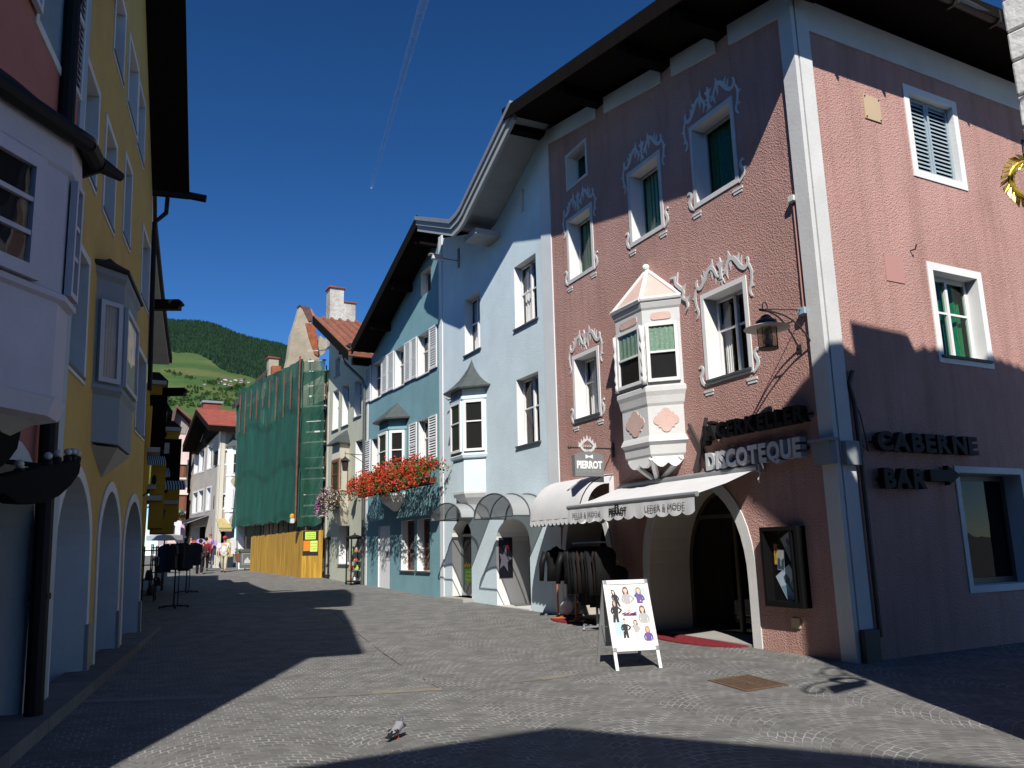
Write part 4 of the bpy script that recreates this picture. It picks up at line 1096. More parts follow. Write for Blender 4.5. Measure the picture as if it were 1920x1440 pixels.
# half-round red mats
for (x, y, rs, ro, lb_, an) in ((FA.px(1310, 1195)[0], 0, 1.25, .62, 'red half-round coir mat on the paving before the wide arch', 0), (6.95, 0, 1.0, .72, 'red half-round coir mat under the clothes stands by the left arch', 0)):
    q = MB(); pts = []
    for k in range(33):
        t = math.pi * k / 32; p = FA.w(x + rs * math.cos(t), 0, .02 + ro * math.sin(t)); pts.append(p)
    zz = [ground_z(p.y) for p in pts]
    b0 = [V((p.x, p.y, z + .004)) for p, z in zip(pts, zz)]; t0 = [V((p.x, p.y, z + .022)) for p, z in zip(pts, zz)]
    n = len(pts); q.add(b0 + t0, [tuple(range(n)), tuple(range(n, 2 * n))] + [(i, (i + 1) % n, n + (i + 1) % n, n + i) for i in range(n)])
    tag(q.build('door_mat', RED, loc=tuple(FA.w(x, 0, .3))), lb_, 'mat')

# iron grating in the paving
G = [on_ground(1327, 1277), on_ground(1400, 1298), on_ground(1476, 1281), on_ground(1402, 1266)]
gc = sum(G, V()) / 4
gr = thing('drain_grating', 'rusty square iron grating set in the setts before the display case', 'grating', gc)
ex = (G[1] - G[0]); ey = (G[3] - G[0])
def gp_(a, b, z=0): p = G[0] + ex * a + ey * b; return V((p.x, p.y, ground_z(p.y) + z))
RUST = mat('rusty_iron', (.15, .095, .06), .75, .35, 12)
q = MB(); 
def gbox(q, a0, a1, b0, b1, z0, z1): q.hexa([gp_(a0, b0, z0), gp_(a1, b0, z0), gp_(a1, b1, z0), gp_(a0, b1, z0), gp_(a0, b0, z1), gp_(a1, b0, z1), gp_(a1, b1, z1), gp_(a0, b1, z1)])
for a in ((0, .05, 0, 1), (.95, 1, 0, 1), (.05, .95, 0, .05), (.05, .95, .95, 1), (.05, .95, .48, .52)): gbox(q, *a, .004, .011)
q.build('frame', RUST, gr)
q = MB(); gbox(q, .02, .98, .02, .98, .002, .0055); q.build('pit_shadow_plate', DARK, gr)
q = MB()
for i in range(17): gbox(q, .05 + .9 * (i + .2) / 17, .05 + .9 * (i + .66) / 17, .05, .95, .0065, .0085)
q.build('bar', RUST, gr)

# clothes stands by the left arch
def jacket(name, label, c, d, w=.46, h=.62, m=LEATHER, group=None, lining=None, loc=None, open_=False):
    """leather jacket on a hanger: body with shoulders, two sleeves, collar"""
    F = Frame((c.x, c.y), math.degrees(math.atan2(d.x, d.y)), 1); z = c.z
    t = thing(name, label, 'jacket', c, group)
    q = MB(); n = 16; rings = []
    for (zz, hw, dp) in ((-h, .40 * w, .085), (-h * .55, .37 * w, .09), (-h * .25, .42 * w, .1), (-.1, .46 * w, .09), (-.04, .36 * w, .07), (0, .14 * w, .05)):
        rings.append([F.w(hw * math.copysign(abs(math.cos(2 * math.pi * k / n)) ** .7, math.cos(2 * math.pi * k / n)), z + zz, dp * math.sin(2 * math.pi * k / n)) for k in range(n)])
    vs = [p for r in rings for p in r]
    fs = [(i * n + k, i * n + (k + 1) % n, (i + 1) * n + (k + 1) % n, (i + 1) * n + k) for i in range(len(rings) - 1) for k in range(n)] + [tuple(range(n))]
    q.add(vs, fs)
    if open_: q.poly([F.w(-.12 * w, z - h + .01, .1), F.w(.05 * w, z - h + .01, .1), F.w(.02, z - .16, .104), F.w(-.03, z - .12, .1)], 1)
    q.build('body', [m, lining or m], t, smooth=True)
    for sg in (-1, 1):
        q = MB(); q.tube([F.w(sg * .42 * w, z - .07, 0), F.w(sg * .56 * w, z - .3, .02), F.w(sg * .58 * w, z - h * .98, .05)], [.075, .065, .05], 10); q.build('sleeve', m, t, smooth=True)
    q = MB(); q.tube([F.w(-.07, z - .01, .05), F.w(0, z + .03, -.05), F.w(.07, z - .01, .05)], .028, 8); q.build('collar', m, t)
    q = MB(); q.tube([F.w(0, z, 0), F.w(0, z + .09, 0), F.w(.025, z + .11, 0)], .006, 6); q.build('hanger_hook', ALU, t)
    return t
def stand(name, label, base, h, m, ring=None, r=.02):
    t = thing(name, label, 'clothes stand', base)
    q = MB(); q.tube([base + V((0, 0, .02)), base + V((0, 0, h))], r, 10); q.build('pole', m, t)
    q = MB(); q.lathe(base, [(.17, .0), (.17, .02), (.05, .05), (.03, .08)], 18); q.build('base', m, t)
    q = MB(); q.tube([base + V((-.2, 0, h - .02)), base + V((0, 0, h + .02)), base + V((.2, 0, h - .02))], .012, 8); q.build('arm', m, t)
    return t
bA = on_ground(1047, 1160); bB = FA.w(6.75, 0, .42); bB.z = ground_z(bB.y)
stand('jacket_stand', 'orange wooden pole stand holding a black jacket nearest the blue house', bA, 1.42, ORANGEWOOD)
stand('jacket_stand', 'orange wooden pole stand with a black jacket deeper under the barrel hood', bB, 1.42, ORANGEWOOD)
jacket('leather_jacket', 'open black leather jacket with grey lining on the stand nearest the blue house', bA + V((.0, 0, 1.46)), V((.95, .3, 0)), .58, .68, LEATHER, None, mat('grey_lining', (.4, .38, .36), .8, .1, 9), open_=True)
jacket('leather_jacket', 'closed black leather jacket on the stand deeper under the barrel hood', bB + V((0, 0, 1.46)), V((.95, .3, 0)), .6, .7)
# wrapped bundle
c = on_ground(1071, 1155); c.z = ground_z(c.y) + .02
q = MB(); rr = random.Random(2); prof = [(.02, 0), (.2, .02), (.24, .14), (.2, .3), (.12, .38), (.02, .41)]
q.lathe(c, prof, 12)
for i in range(len(q.v)): q.v[i] = q.v[i] + V((rr.uniform(-.035, .035), rr.uniform(-.035, .035), rr.uniform(-.02, .02)))
tag(q.build('wrapped_bundle', mat('white_plastic_wrap', (.7, .7, .69), .35, .15, 14), loc=tuple(c)), 'crumpled white plastic-wrapped bundle on the red mat by the orange pole', 'bundle')
# round rail of dark clothes between the arches
rc = FA.w(5.35, 0, .75); rc.z = ground_z(rc.y)
t = thing('clothes_rail', 'chrome two-level clothes rail crowded with dark garments between the arches', 'clothes rail', rc)
q = MB(); q.tube([rc + V((0, 0, .05)), rc + V((0, 0, 1.62))], .025, 10); q.build('pole', GREYMETAL, t)
FR = Frame((rc.x, rc.y), FA.h, 1)
q = MB()
for zz, oo in ((1.6, .12), (1.25, -.12)): q.tube([FR.w(-.62, rc.z + zz, oo), FR.w(.62, rc.z + zz, oo)], .014, 8); q.tube([FR.w(0, rc.z + zz, 0), FR.w(0, rc.z + zz, oo)], .014, 8)
q.build('rail', GREYMETAL, t)
q = MB(); q.tube([FR.w(-.5, rc.z + .06, 0), FR.w(.5, rc.z + .06, 0)], .02, 8); q.tube([FR.w(0, rc.z + .06, -.3), FR.w(0, rc.z + .06, .3)], .02, 8)
for s, o in ((-.5, 0), (.5, 0), (0, -.3), (0, .3)): q.ball(FR.w(s, rc.z + .035, o), .033)
q.build('base', GREYMETAL, t)
darks = [LEATHER, mat('black_cloth', (.01, .01, .011), .9, .1, 9), mat('anthracite_cloth', (.018, .018, .021), .9, .1, 9), mat('dark_brown_leather', (.02, .013, .01), .6, .2, 9, spec=.15)]
for lvl, (zz, oo, hh) in enumerate(((1.58, .12, .85), (1.23, -.12, .75))):
    for i in range(9):
        s = -.56 + 1.12 * i / 8; p = FR.w(s, rc.z + zz - .05, oo)
        q = MB(); rr = random.Random(i + lvl * 20); n = 12; rings = []
        f2 = Frame((p.x, p.y), FA.h + 90 + rr.uniform(-12, 12), 1)
        for (dz, hw, dp) in ((-hh * rr.uniform(.9, 1.05), .2, .05), (-hh * .5, .2, .055), (-.14, .23, .05), (-.05, .17, .035), (0, .05, .02)):
            rings.append([f2.w(hw * math.cos(2 * math.pi * k / n), p.z + dz, dp * math.sin(2 * math.pi * k / n)) for k in range(n)])
        q.add([v for r in rings for v in r], [(a * n + k, a * n + (k + 1) % n, (a + 1) * n + (k + 1) % n, (a + 1) * n + k) for a in range(4) for k in range(n)] + [tuple(range(n))])
        tag(q.build('hanging_garment', darks[(i * 3 + lvl) % 4], loc=tuple(p), smooth=True), 'dark garment hanging in the row on the chrome clothes rail between the arches', 'garment', 'dark garments on the chrome rail')

# ------------------------------------------------------------------ LIGHT BLUE HOUSE
blue = thing('light_blue_house', 'light blue house with bell-roofed bay window and two arched shop doors', 'house', FBL.w(BLUE_L / 2))
VO = 1.05
b0 = FBL.px(948, 222, VO); b1 = FBL.px(862, 400, VO); b2 = FBL.px(852, 412, VO); b3 = FBL.px(783, 407, VO)
# blue roof edge: ridge end, steep run, flat cap
bt = [(-.2, b0[1] + .21), (b1[0] - .55, b1[1] + .25), (b1[0] - .25, b1[1] + .1), (b1[0] + .05, b1[1] + .02), (b2[0] + .15, b2[1] + .03), (b3[0] + .02, b3[1])]
HBL = []
for k, (q_, cur) in enumerate((((963.4, 500.5, 1007.8, 599.4), [(CURTAIN, .02, .35, .02, .97), (CURTAIN, .62, .98, .02, .97)]), ((870.8, 568, 901, 651.6), [(CURTAIN, .02, .98, .02, .97)]), ((967.9, 707, 1013, 828.5), [(CURTAIN, .02, .3, .02, .97)]))):
    r = FBL.rect(*q_); zc = ((8.8, 7.12), (8.85, 7.15), (5.78, 4.08))[k]; r = (r[0], r[1], zc[1], zc[0])
    window(blue, FBL, r, .24, 2, (.55,), .06, WHITE, holes=HBL, sill=.05, sillmat=ZINC, curtain=cur)
# door niches
dl = (FBL.px(884, 1040)[0], FBL.px(848, 1040)[0]); dr_ = (FBL.px(994, 1060)[0], FBL.px(931, 1060)[0])
NL = arch(dl[0], dl[1], .24, 1.95, .42, 14); NR = arch(dr_[0], dr_[1], -.1, 1.75, .55, 14)
HBL.append((NL, .35, .8)); HBL.append((NR, 1.05, 1.2))
for x, y in ((979, 375), (860, 482)):
    s, z = FBL.px(x, y); HBL.append((rect(s - .1, s + .1, z - .35, z + .3), .2, .3))
def blue_top(s):
    pts = sorted(bt); 
    for (a, za), (b, zb) in zip(pts, pts[1:]):
        if a <= s <= b: return za + (zb - za) * (s - a) / (b - a)
    return pts[-1][1]
q = MB()
ol = [(0, -.4), (BLUE_L, -.4), (BLUE_L, blue_top(BLUE_L) - .25)] + [(s, blue_top(s) - .2) for s in (b2[0], b1[0], b1[0] - .4, 0)]
q.wall(FBL, ol, HBL, .24, 0, 1, None, 2)
q.poly([FBL.w(0, -.4, -10), FBL.w(BLUE_L, -.4, -10), FBL.w(BLUE_L, 11, -10), FBL.w(0, 12, -10)])
q.build('wall', [BLUEW, WHITE, DARK], blue)
q = MB()
q.box(FBL, -.02, .46, -.02, .03, -.2, blue_top(.3) - .22); q.build('corner_strip', mat('pale_grey_white', (.72, .75, .77), .85, .06, 1.5), blue)
q = MB(); q.box(FBL, BLUE_L - .27, BLUE_L + .0, -.02, .03, -.2, blue_top(BLUE_L) - .22); q.build('corner_strip', MATS['pale_grey_white'], blue)
roofp = bt + [(s, z - .14) for s, z in reversed(bt)]
q = MB(); q.prism(FBL, roofp, -10, VO); rf = q.build('roof', [DARKTILE], blue)
q = MB(); so_ = [(s, z - .145) for s, z in bt] + [(s, z - .19) for s, z in reversed(bt)]
q.prism(FBL, so_, -.1, VO - .08); q.build('soffit', mat('grey_green_boards', (.3, .33, .34), .8, .1, 2), rf)
# stepped cornice moulding along the verge
for k, (dz0, dz1, o0, o1) in enumerate(((.03, -.1, VO - .08, VO + .1), (-.104, -.26, VO - .08, VO + .05), (-.264, -.46, VO - .08, VO + .0))):
    q = MB(); q.prism(FBL, [(s, z + dz0) for s, z in bt] + [(s, z + dz1) for s, z in reversed(bt)], o0, o1)
    q.build('verge_moulding', (GREYMETAL, mat('light_grey_paint', (.33, .36, .37), .7, .05, 3), MATS['light_grey_paint'])[k], rf)
q = MB(); s = b2[0] - .25; q.box(FBL, s - .5, s + .3, -.1, .75, b2[1] - .62, b2[1] - .46); q.build('purlin', MATS['light_grey_paint'], rf)
# bay window with bell roof
wl = FBL.px(838, 800)[0]; wr = FBL.px(918, 800)[0]
BO = .5; fn_ = FBL.px(867, 800, BO)[0]; ff_ = FBL.px(845, 800, BO)[0]; wn_ = FBL.px(912, 800)[0]
BP = [(ff_ + (fn_ - wn_), 0), (ff_, BO), (fn_, BO), (wn_, 0)]
bc = (BP[0][0] + BP[-1][0]) / 2
byb = bay(blue, FBL, BP, BLUEW, WHITE, [(3.1, .9), (4.0, .9), (4.03, 1.0), (4.1, 1.04), (4.16, 1.0), (5.62, 1.0), (5.66, 1.05), (5.74, 1.05), (5.76, .98), (6.02, .98)], (4.2, 5.62), winfaces=(0, 1, 2), rows=(.58,), cols=1, fw=.07, inset_=.05,
          roof=[(5.94, 1.32), (5.98, 1.34), (6.06, 1.12), (6.18, .86), (6.33, .6), (6.5, .38), (6.68, .18), (6.86, .05), (6.94, .005)], roofm=SLATE, base=[(2.62, .12), (2.78, .5), (2.95, .78), (3.06, .9), (3.12, .92)], basem=WHITE)
q = MB(); q.tube([FBL.w(bc + (BP[0][0] - bc) * 1.3, 6.0, .05), FBL.w(bc + (BP[0][0] - bc) * 1.3 + .25, 5.98, .15), FBL.w(bc + (BP[0][0] - bc) * 1.3 + .3, 6.05, .2)], .02, 6); q.build('gutter_spout', IRON, byb)
# shop door and the passage
q = MB(); bars(q, FBL, dl[0] + .02, dl[1] - .02, .26, 2.0, -.34, -.28, .07, 1, ()); dd = q.build('shop_door', mat('grey_door_frame', (.4, .42, .42), .5, .05, 4), blue)
q = MB(); sheet(q, FBL, dl[0] + .06, dl[1] - .06, .3, 1.96, -.31); q.build('pane', GREENGLASS, dd)
q = MB()
FD = FBL; z = .75; q.box(FD, dl[0] + .2, dl[1] - .2, -.302, -.298, .62, 1.02); nb = q.build('notice', mat('green_poster', (.13, .36, .05), .6, .1, 6), dd)
q = MB()
for i in range(3): q.box(FD, dl[0] + .3, dl[1] - .3, -.2975, -.296, .68 + .11 * i, .72 + .11 * i)
q.build('printed_line', mat('yellow_green_print', (.4, .5, .1), .6, 0), nb)
q = MB()
for i in range(7):
    s = dl[0] + .24 + (dl[1] - dl[0] - .5) * i / 6; q.prism(FD, [(s, 1.04), (s + .05, 1.04), (s + .07, 1.12 + .05 * (i % 3)), (s + .02, 1.16), (s - .03, 1.1)], -.302, -.299)
q.build('printed_flower', mat('yellow_print', (.6, .45, .05), .6, .2, 20), nb)
q = MB(); q.box(FBL, dl[0] - .12, dl[1] + .12, -.34, .32, -.2, .24); q.build('step', STONE, blue, bevel=.01)
q = MB(); q.box(FBL, dr_[0] + .02, dr_[1] - .02, -1.04, .03, -.2, .14); q.build('step', mat('white_step', (.62, .62, .6), .8, .1, 3), blue)
# dark glazed door closing the passage, star poster on its left reveal
q = MB(); q.box(FBL, dr_[0] + .01, dr_[1] - .01, -1.04, -1.0, .14, 2.2); pd_ = q.build('passage_door', mat('dark_glass_door', (.03, .032, .035), .2, .1, 4), blue)
q = MB(); q.box(FBL, dr_[0] + .01, dr_[0] + .08, -.999, -.96, .14, 2.2); q.box(FBL, dr_[1] - .08, dr_[1] - .01, -.999, -.96, .14, 2.2); q.box(FBL, dr_[0] + .08, dr_[1] - .08, -.999, -.96, 1.1, 1.16); q.build('door_frame', BLACK, pd_)
FJ = FBL.sub(dr_[1], -1.0, dr_[1], 0.0)
if FJ.n.dot(FBL.d) > 0: FJ.n = -FJ.n; FJ.tx = -FJ.tx
pr = FJ.rect(935, 1008, 962, 1083, .02); cx_, cz_ = (pr[0] + pr[1]) / 2, (pr[2] + pr[3]) / 2; pw, ph = pr[1] - pr[0], pr[3] - pr[2]
po_ = thing('star_poster', 'dark framed poster with a pale star on the white reveal of the blue house entrance', 'poster', FJ.w(cx_, cz_, .01))
q = MB(); q.box(FJ, pr[0], pr[1], .003, .02, pr[2], pr[3]); q.build('board', mat('poster_night', (.03, .03, .05), .5, .2, 4), po_)
q = MB(); st_ = []
for k in range(10):
    a = math.pi / 2 + k * math.pi / 5 + .2; rr = (.66 if k % 2 == 0 else .27) * pw
    st_.append((cx_ + .1 * pw + rr * math.cos(a) * .9, cz_ - .05 * ph + rr * 1.3 * math.sin(a)))
st_ = [(min(max(s, pr[0] + .01), pr[1] - .01), z) for s, z in st_]
q.prism(FJ, st_, .02, .023); q.build('printed_star', mat('pale_violet_print', (.42, .4, .5), .6, .1, 9), po_)
q = MB(); st_ = [(cx_ - .12 * pw + (.09 if k % 2 == 0 else .035) * math.cos(math.pi / 2 + k * math.pi / 5), pr[2] + ph * .78 + (.09 if k % 2 == 0 else .035) * math.sin(math.pi / 2 + k * math.pi / 5)) for k in range(10)]
q.prism(FJ, st_, .02, .024); q.build('printed_small_star', mat('red_print', (.55, .05, .06), .6, 0), po_)
# two arched glass canopies over the doors
def arch_canopy(label, s0, s1, z, rise, proj, F=FBL):
    t = thing('door_canopy', label, 'canopy', F.w((s0 + s1) / 2, z, 0)); n = 14
    pts = [(s0 + (s1 - s0) * (.5 - .5 * math.cos(math.pi * i / n)), z + rise * math.sin(math.pi * i / n)) for i in range(n + 1)]
    q = MB(); a = [F.w(s, zz, 0) for s, zz in pts]; b = [F.w(s, zz, proj) for s, zz in pts]
    q.add(a + b, [(i, i + 1, n + 2 + i, n + 1 + i) for i in range(n)]); q.build('glazing', GLAZE, t, smooth=True, recalc=False)
    q = MB()
    for o in (.02, proj / 2, proj): q.tube([F.w(s, zz + .01, o) for s, zz in pts], .02, 6)
    for s in (s0, s1): q.tube([F.w(s, z, 0), F.w(s, z, proj)], .018, 6)
    q.tube([F.w(s0, z - .01, proj), F.w(s1, z - .01, proj)], .014, 6)
    q.build('frame', ZINC, t); return t
gm = bpy.data.materials.new('frosted_canopy_glass'); gm.use_nodes = True; nt_ = gm.node_tree; bb = nt_.nodes['Principled BSDF']
bb.inputs['Base Color'].default_value = (.4, .42, .43, 1); bb.inputs['Roughness'].default_value = .35; bb.inputs['Alpha'].default_value = .8
GLAZE = gm
arch_canopy('smaller arched glass canopy over the shop door beside the teal house', FBL.px(887, 965, .5)[0], FBL.px(836, 965, .5)[0] + .25, 2.38, .42, .85)
arch_canopy('larger arched glass canopy over the passage entrance of the blue house', FBL.px(1000, 965, .5)[0] + .25, FBL.px(925, 965, .5)[0] + .28, 2.3, .55, .9)

# ------------------------------------------------------------------ TEAL HOUSE
teal = thing('teal_house', 'teal house with white louvred shutters, small bay window and deep dark gable eave', 'house', FT.w(TEAL_L / 2))
VT = .85
t0 = FT.px(783, 407, VT); t1 = FT.px(661, 648, VT)
tt = [(t0[0] - .02, t0[1]), (t1[0], t1[1])]
def teal_top(s): return tt[0][1] + (tt[1][1] - tt[0][1]) * (s - tt[0][0]) / (tt[1][0] - tt[0][0])
HT = []
Z2 = (7.27, 8.68); Z1 = (4.3, 5.75)
def sx(x, y=720, o=0.0): return FT.px(x, y, o)[0]
for (xa, xb) in ((697, 715), (740, 758), (783, 805)):
    window(teal, FT, (sx(xb, 700), sx(xa, 700), *Z2), .24, 2, (.6,), .055, WHITE, holes=HT, sill=.05, sillmat=WHITE, curtain=[(CURTAIN, .02, .4, .02, .97)])
for (xa, xb) in ((687, 697), (717, 727.5), (728.5, 740), (760, 771), (772, 783), (807, 821)): shutter(teal, FT, sx(xb, 700), sx(xa, 700), Z2[0], Z2[1], .02)
for (xa, xb) in ((697, 712), (785, 804)):
    window(teal, FT, (sx(xb, 840), sx(xa, 840), *Z1), .24, 2, (.6,), .055, WHITE, holes=HT, sill=.05, sillmat=WHITE, curtain=[(CURTAIN, .02, .4, .02, .97)])
for (xa, xb) in ((686, 696), (769, 783), (806, 821)): shutter(teal, FT, sx(xb, 840), sx(xa, 840), Z1[0], Z1[1], .02)
r = FT.rect(789, 505, 808, 552); window(teal, FT, (r[0], r[1], 10.0, 10.85), .25, 1, (), .05, OFFWHITE, holes=HT)
for (xa, xb) in ((752, 777), (782, 806)):
    window(teal, FT, (sx(xb, 1020), sx(xa, 1020), .92, 2.55), .3, 1, (), .07, BROWNWOOD, holes=HT, sill=.06, sillmat=SLATE)
dd_ = (sx(731, 1040), sx(709, 1040))
HT.append((rect(dd_[0], dd_[1], -.1, 2.45), .12, .3))
q = MB()
q.wall(FT, [(0, -.4), (TEAL_L, -.4), (TEAL_L, teal_top(TEAL_L) - .25), (tt[0][0], tt[0][1] - .2), (0, tt[0][1] - .2)], HT, .24, 0, 1, None, 2)
q.poly([FT.w(0, -.4, -10), FT.w(TEAL_L, -.4, -10), FT.w(TEAL_L, 9, -10), FT.w(0, 11, -10)])
q.poly([FT.w(TEAL_L, -.4, -.0), FT.w(TEAL_L, -.4, -10), FT.w(TEAL_L, teal_top(TEAL_L) - .25, -10), FT.w(TEAL_L, teal_top(TEAL_L) - .25, 0)])
q.build('wall', [TEALW, WHITE, DARK], teal)
q = MB(); q.box(FT, TEAL_L - .12, TEAL_L, -.02, .02, -.2, 9); q.build('corner_strip', MATS['pale_grey_white'], teal)
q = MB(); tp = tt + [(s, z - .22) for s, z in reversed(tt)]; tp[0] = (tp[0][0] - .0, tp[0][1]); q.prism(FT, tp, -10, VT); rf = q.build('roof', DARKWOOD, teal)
q = MB(); q.prism(FT, [(s, z + .05) for s, z in tt] + [(s, z - .34) for s, z in reversed(tt)], VT, VT + .05); q.build('verge_board', DARKWOOD, rf)
for k in range(4):
    s = tt[0][0] + .5 + (TEAL_L - tt[0][0] - .8) * k / 3; z = teal_top(s)
    q = MB(); q.box(FT, s - .1, s + .1, -.1, VT - .1, z - .52, z - .25); q.build('purlin', DARKWOOD, rf)
q = MB(); q.box(FT, dd_[0], dd_[1], -.11, -.05, -.1, 2.44); q.box(FT, dd_[0] + .08, dd_[1] - .08, -.05, -.04, .2, 1.1); q.box(FT, dd_[0] + .08, dd_[1] - .08, -.05, -.04, 1.25, 2.3); d2 = q.build('house_door', SHUTWHITE, teal)
q = MB(); q.box(FT, dd_[0] + .25, dd_[0] + .4, -.04, -.01, 1.38, 1.55); q.build('door_plate', IRON, d2)
# teal bay
BO = .5; fn_ = sx(728, 830, BO); ff_ = sx(710, 830, BO); wn_ = sx(762, 830)
TP = [(ff_ + (fn_ - wn_), 0), (ff_, BO), (fn_, BO), (wn_, 0)]
tb = bay(teal, FT, TP, TEALW, WHITE, [(3.45, .95), (3.95, .95), (4.0, 1.02), (4.06, 1.02), (4.1, 1.0), (5.62, 1.0), (5.66, 1.05), (5.74, 1.05), (5.76, .97), (6.1, .97)], (4.12, 5.62), winfaces=(0, 1, 2), rows=(.55,), fw=.09, inset_=.05,
         roof=[(6.0, 1.34), (6.05, 1.36), (6.35, .75), (6.64, .16), (6.72, .005)], roofm=SLATE, base=[(2.9, .15), (3.05, .45), (3.2, .75), (3.42, .95), (3.48, .97)], basem=WHITE)
# flower box of red geraniums
def flower_mass(q, F, s0, s1, o0, o1, z0, z1, nl, nf, rr, droop=.25, size=.07, fsz=.055):
    """leaf-sized and petal-sized faces spread through a drooping mound; material 0.. in slots"""
    def P():
        s = rr.uniform(s0, s1); t = (s - s0) / (s1 - s0); th = rr.uniform(-.55, math.pi * .85); rad = rr.random() ** .45
        edge = .62 + .38 * math.sin(math.pi * min(1, max(0, t * 1.04))) ** .6
        lump = 1 + .18 * math.sin(s * 5.1) + .12 * math.sin(s * 11.3 + 1)
        o = (o0 + o1) / 2 + (o1 - o0) / 2 * math.cos(th) * rad * lump; z = (z0 + z1) / 2 + (z1 - z0) / 2 * math.sin(th) * rad * edge * lump - droop * rr.random() ** 3
        return F.w(s, z, o)
    def leaf(p, sz, mi, q=q):
        a = V((rr.uniform(-1, 1), rr.uniform(-1, 1), rr.uniform(-.6, 1))).normalized(); b = a.cross(V((rr.uniform(-1, 1), rr.uniform(-1, 1), rr.uniform(-1, 1)))).normalized()
        q.poly([p - a * sz * .5, p + b * sz * .42, p + a * sz * .5, p - b * sz * .42], mi)
    for i in range(nl): leaf(P(), size * rr.uniform(.7, 1.4), 0)
    return P, leaf
def flower_box(name, label, F, s0, s1, o0, o1, zb, leafm, blooms, nl=1500, nf=420, hz=.75, droop=.35, seed=1, boxm=None):
    t = thing(name, label, 'flower box', F.w((s0 + s1) / 2, zb, o0)); rr = random.Random(seed)
    q = MB(); m_ = (o0 + o1) / 2; q.ring(F, rect(s0 + .12, s1 - .12, zb, zb + .001), rect(s0 + .1, s1 - .1, zb - .02, zb + .02), m_ - .1, m_ + .1); q.box(F, s0 + .1, s1 - .1, m_ - .1, m_ + .1, zb - .02, zb); q.box(F, s0 + .1, s1 - .1, m_ + .08, m_ + .1, zb, zb + .18); q.box(F, s0 + .1, s1 - .1, m_ - .1, m_ - .08, zb, zb + .18)
    q.build('planter', boxm or BROWNWOOD, t)
    q = MB(); P, leaf = flower_mass(q, F, s0, s1, o0, o1, zb - .38, zb + hz, nl, nf, rr, droop); q.build('foliage', leafm, t, recalc=False)
    for bi, (bm_, frac, lo, hi) in enumerate(blooms):
        q = MB(); qb = q
        for i in range(int(nf * frac)):
            p = P()
            if not (lo <= ((p - F.P).dot(F.d) - s0) / (s1 - s0) <= hi): continue
            p = p + F.n * .05 + V((0, 0, .03))
            for k in range(7): leaf(p + V((rr.gauss(0, .026), rr.gauss(0, .026), rr.gauss(0, .024))), .048 * rr.uniform(.7, 1.3), 0, qb)
        q.build('blossom', bm_, t, recalc=False)
    return t
g0s = sx(810, 895, .8); g1s = sx(664, 920, .8)
flower_box('geranium_box', 'long window box overflowing with red geraniums under the teal bay window', FT, g0s + .15, g1s - .2, .1, 1.2, 3.5, mat('geranium_leaf', (.075, .15, .03), .7, .5, 9), [(GERANIUM, 1.0, 0, 1)], 3200, 1500, .95, .3, 4)
# camera on an arm
t = thing('security_camera', 'small grey camera on a thin arm at the edge of the teal house', 'camera', FBL.w(BLUE_L - .3, 10.2))
cs = FBL.px(858, 489)
q = MB(); q.tube([FBL.w(cs[0], cs[1], 0), FBL.w(cs[0] + .02, cs[1] + .02, .55)], .012, 6); q.build('arm', IRON, t)
q = MB(); q.box(FBL, cs[0] - .07, cs[0] + .07, .5, .85, cs[1] - .06, cs[1] + .07); q.box(FBL, cs[0] - .09, cs[0] + .09, .5, .95, cs[1] + .07, cs[1] + .085); q.build('housing', OFFWHITE, t, bevel=.01)
# drainpipe between teal and pale green house
t = thing('drainpipe', 'dark grey drainpipe with swan neck between the teal and the pale green house', 'drainpipe', FT.w(TEAL_L + .08))
q = MB(); z = t1[1] - .6
q.tube([FT.w(TEAL_L + .1, .2, .1), FT.w(TEAL_L + .1, 7.9, .1), FT.w(TEAL_L + .12, 8.2, .2), FT.w(TEAL_L + .5, 8.85, .75), FT.w(TEAL_L + .55, 9.0, .85), FT.w(TEAL_L + .55, 9.4, .85)], .06, 8); q.build('pipe', ZINC, t)
q = MB(); q.tube([FP.w(-.2, 9.45, .8), FP.w(.35, 9.45, .8)], .09, 8); q.build('gutter_end', IRON, t)

# ------------------------------------------------------------------ PALE GREEN HOUSE
pale = thing('pale_green_house', 'pale green house with brown bay window and red tiled roof before the scaffolding', 'house', FP.w(PALE_L / 2))
p0 = FP.px(588, 594, .9); p1 = FP.px(646, 648, .9)
PT = [(-.35, 9.3), (p1[0] + .1, p1[1]), (p0[0], p0[1])]
sl_ = (p0[1] - p1[1]) / (p0[0] - p1[0])
PT = [(p1[0] - .5, p1[1] - .35), p0]
def pale_top(s): return PT[0][1] + (PT[1][1] - PT[0][1]) * (s - PT[0][0]) / (PT[1][0] - PT[0][0])
def spx(x, y, o=0.0): return FP.px(x, y, o)[0]
HP = []
for (xa, xb, y, za, zb) in ((624, 635, 765, 6.75, 8.5), (642, 654, 745, 6.75, 8.5), (665, 678, 720, 6.9, 8.4), (629, 638, 680, 9.1, 9.9)):
    window(pale, FP, (spx(xb, y), spx(xa, y), za, zb), .25, 1, (.6,), .05, WHITE, holes=HP, sill=.06, sillmat=STONE)
window(pale, FP, (spx(681, 880), spx(666, 880), 3.95, 5.9), .28, 1, (), .05, WHITE, holes=HP)
window(pale, FP, (spx(655, 1010), spx(636, 1010), 1.1, 2.6), .35, 1, (), .05, OFFWHITE, holes=HP, sill=.08, sillmat=STONE)
q = MB(); q.wall(FP, [(0, -.2), (PALE_L, -.2), (PALE_L, pale_top(PALE_L) - .25), (0, pale_top(0) - .25)], HP, .24, 0, 1, None, 2)
q.poly([FP.w(PALE_L, -.2, 0), FP.w(PALE_L, -.2, -9), FP.w(PALE_L, pale_top(PALE_L) - .2, -9), FP.w(PALE_L, pale_top(PALE_L) - .2, 0)])
q.build('wall', [PALEG, WHITE, DARK], pale)
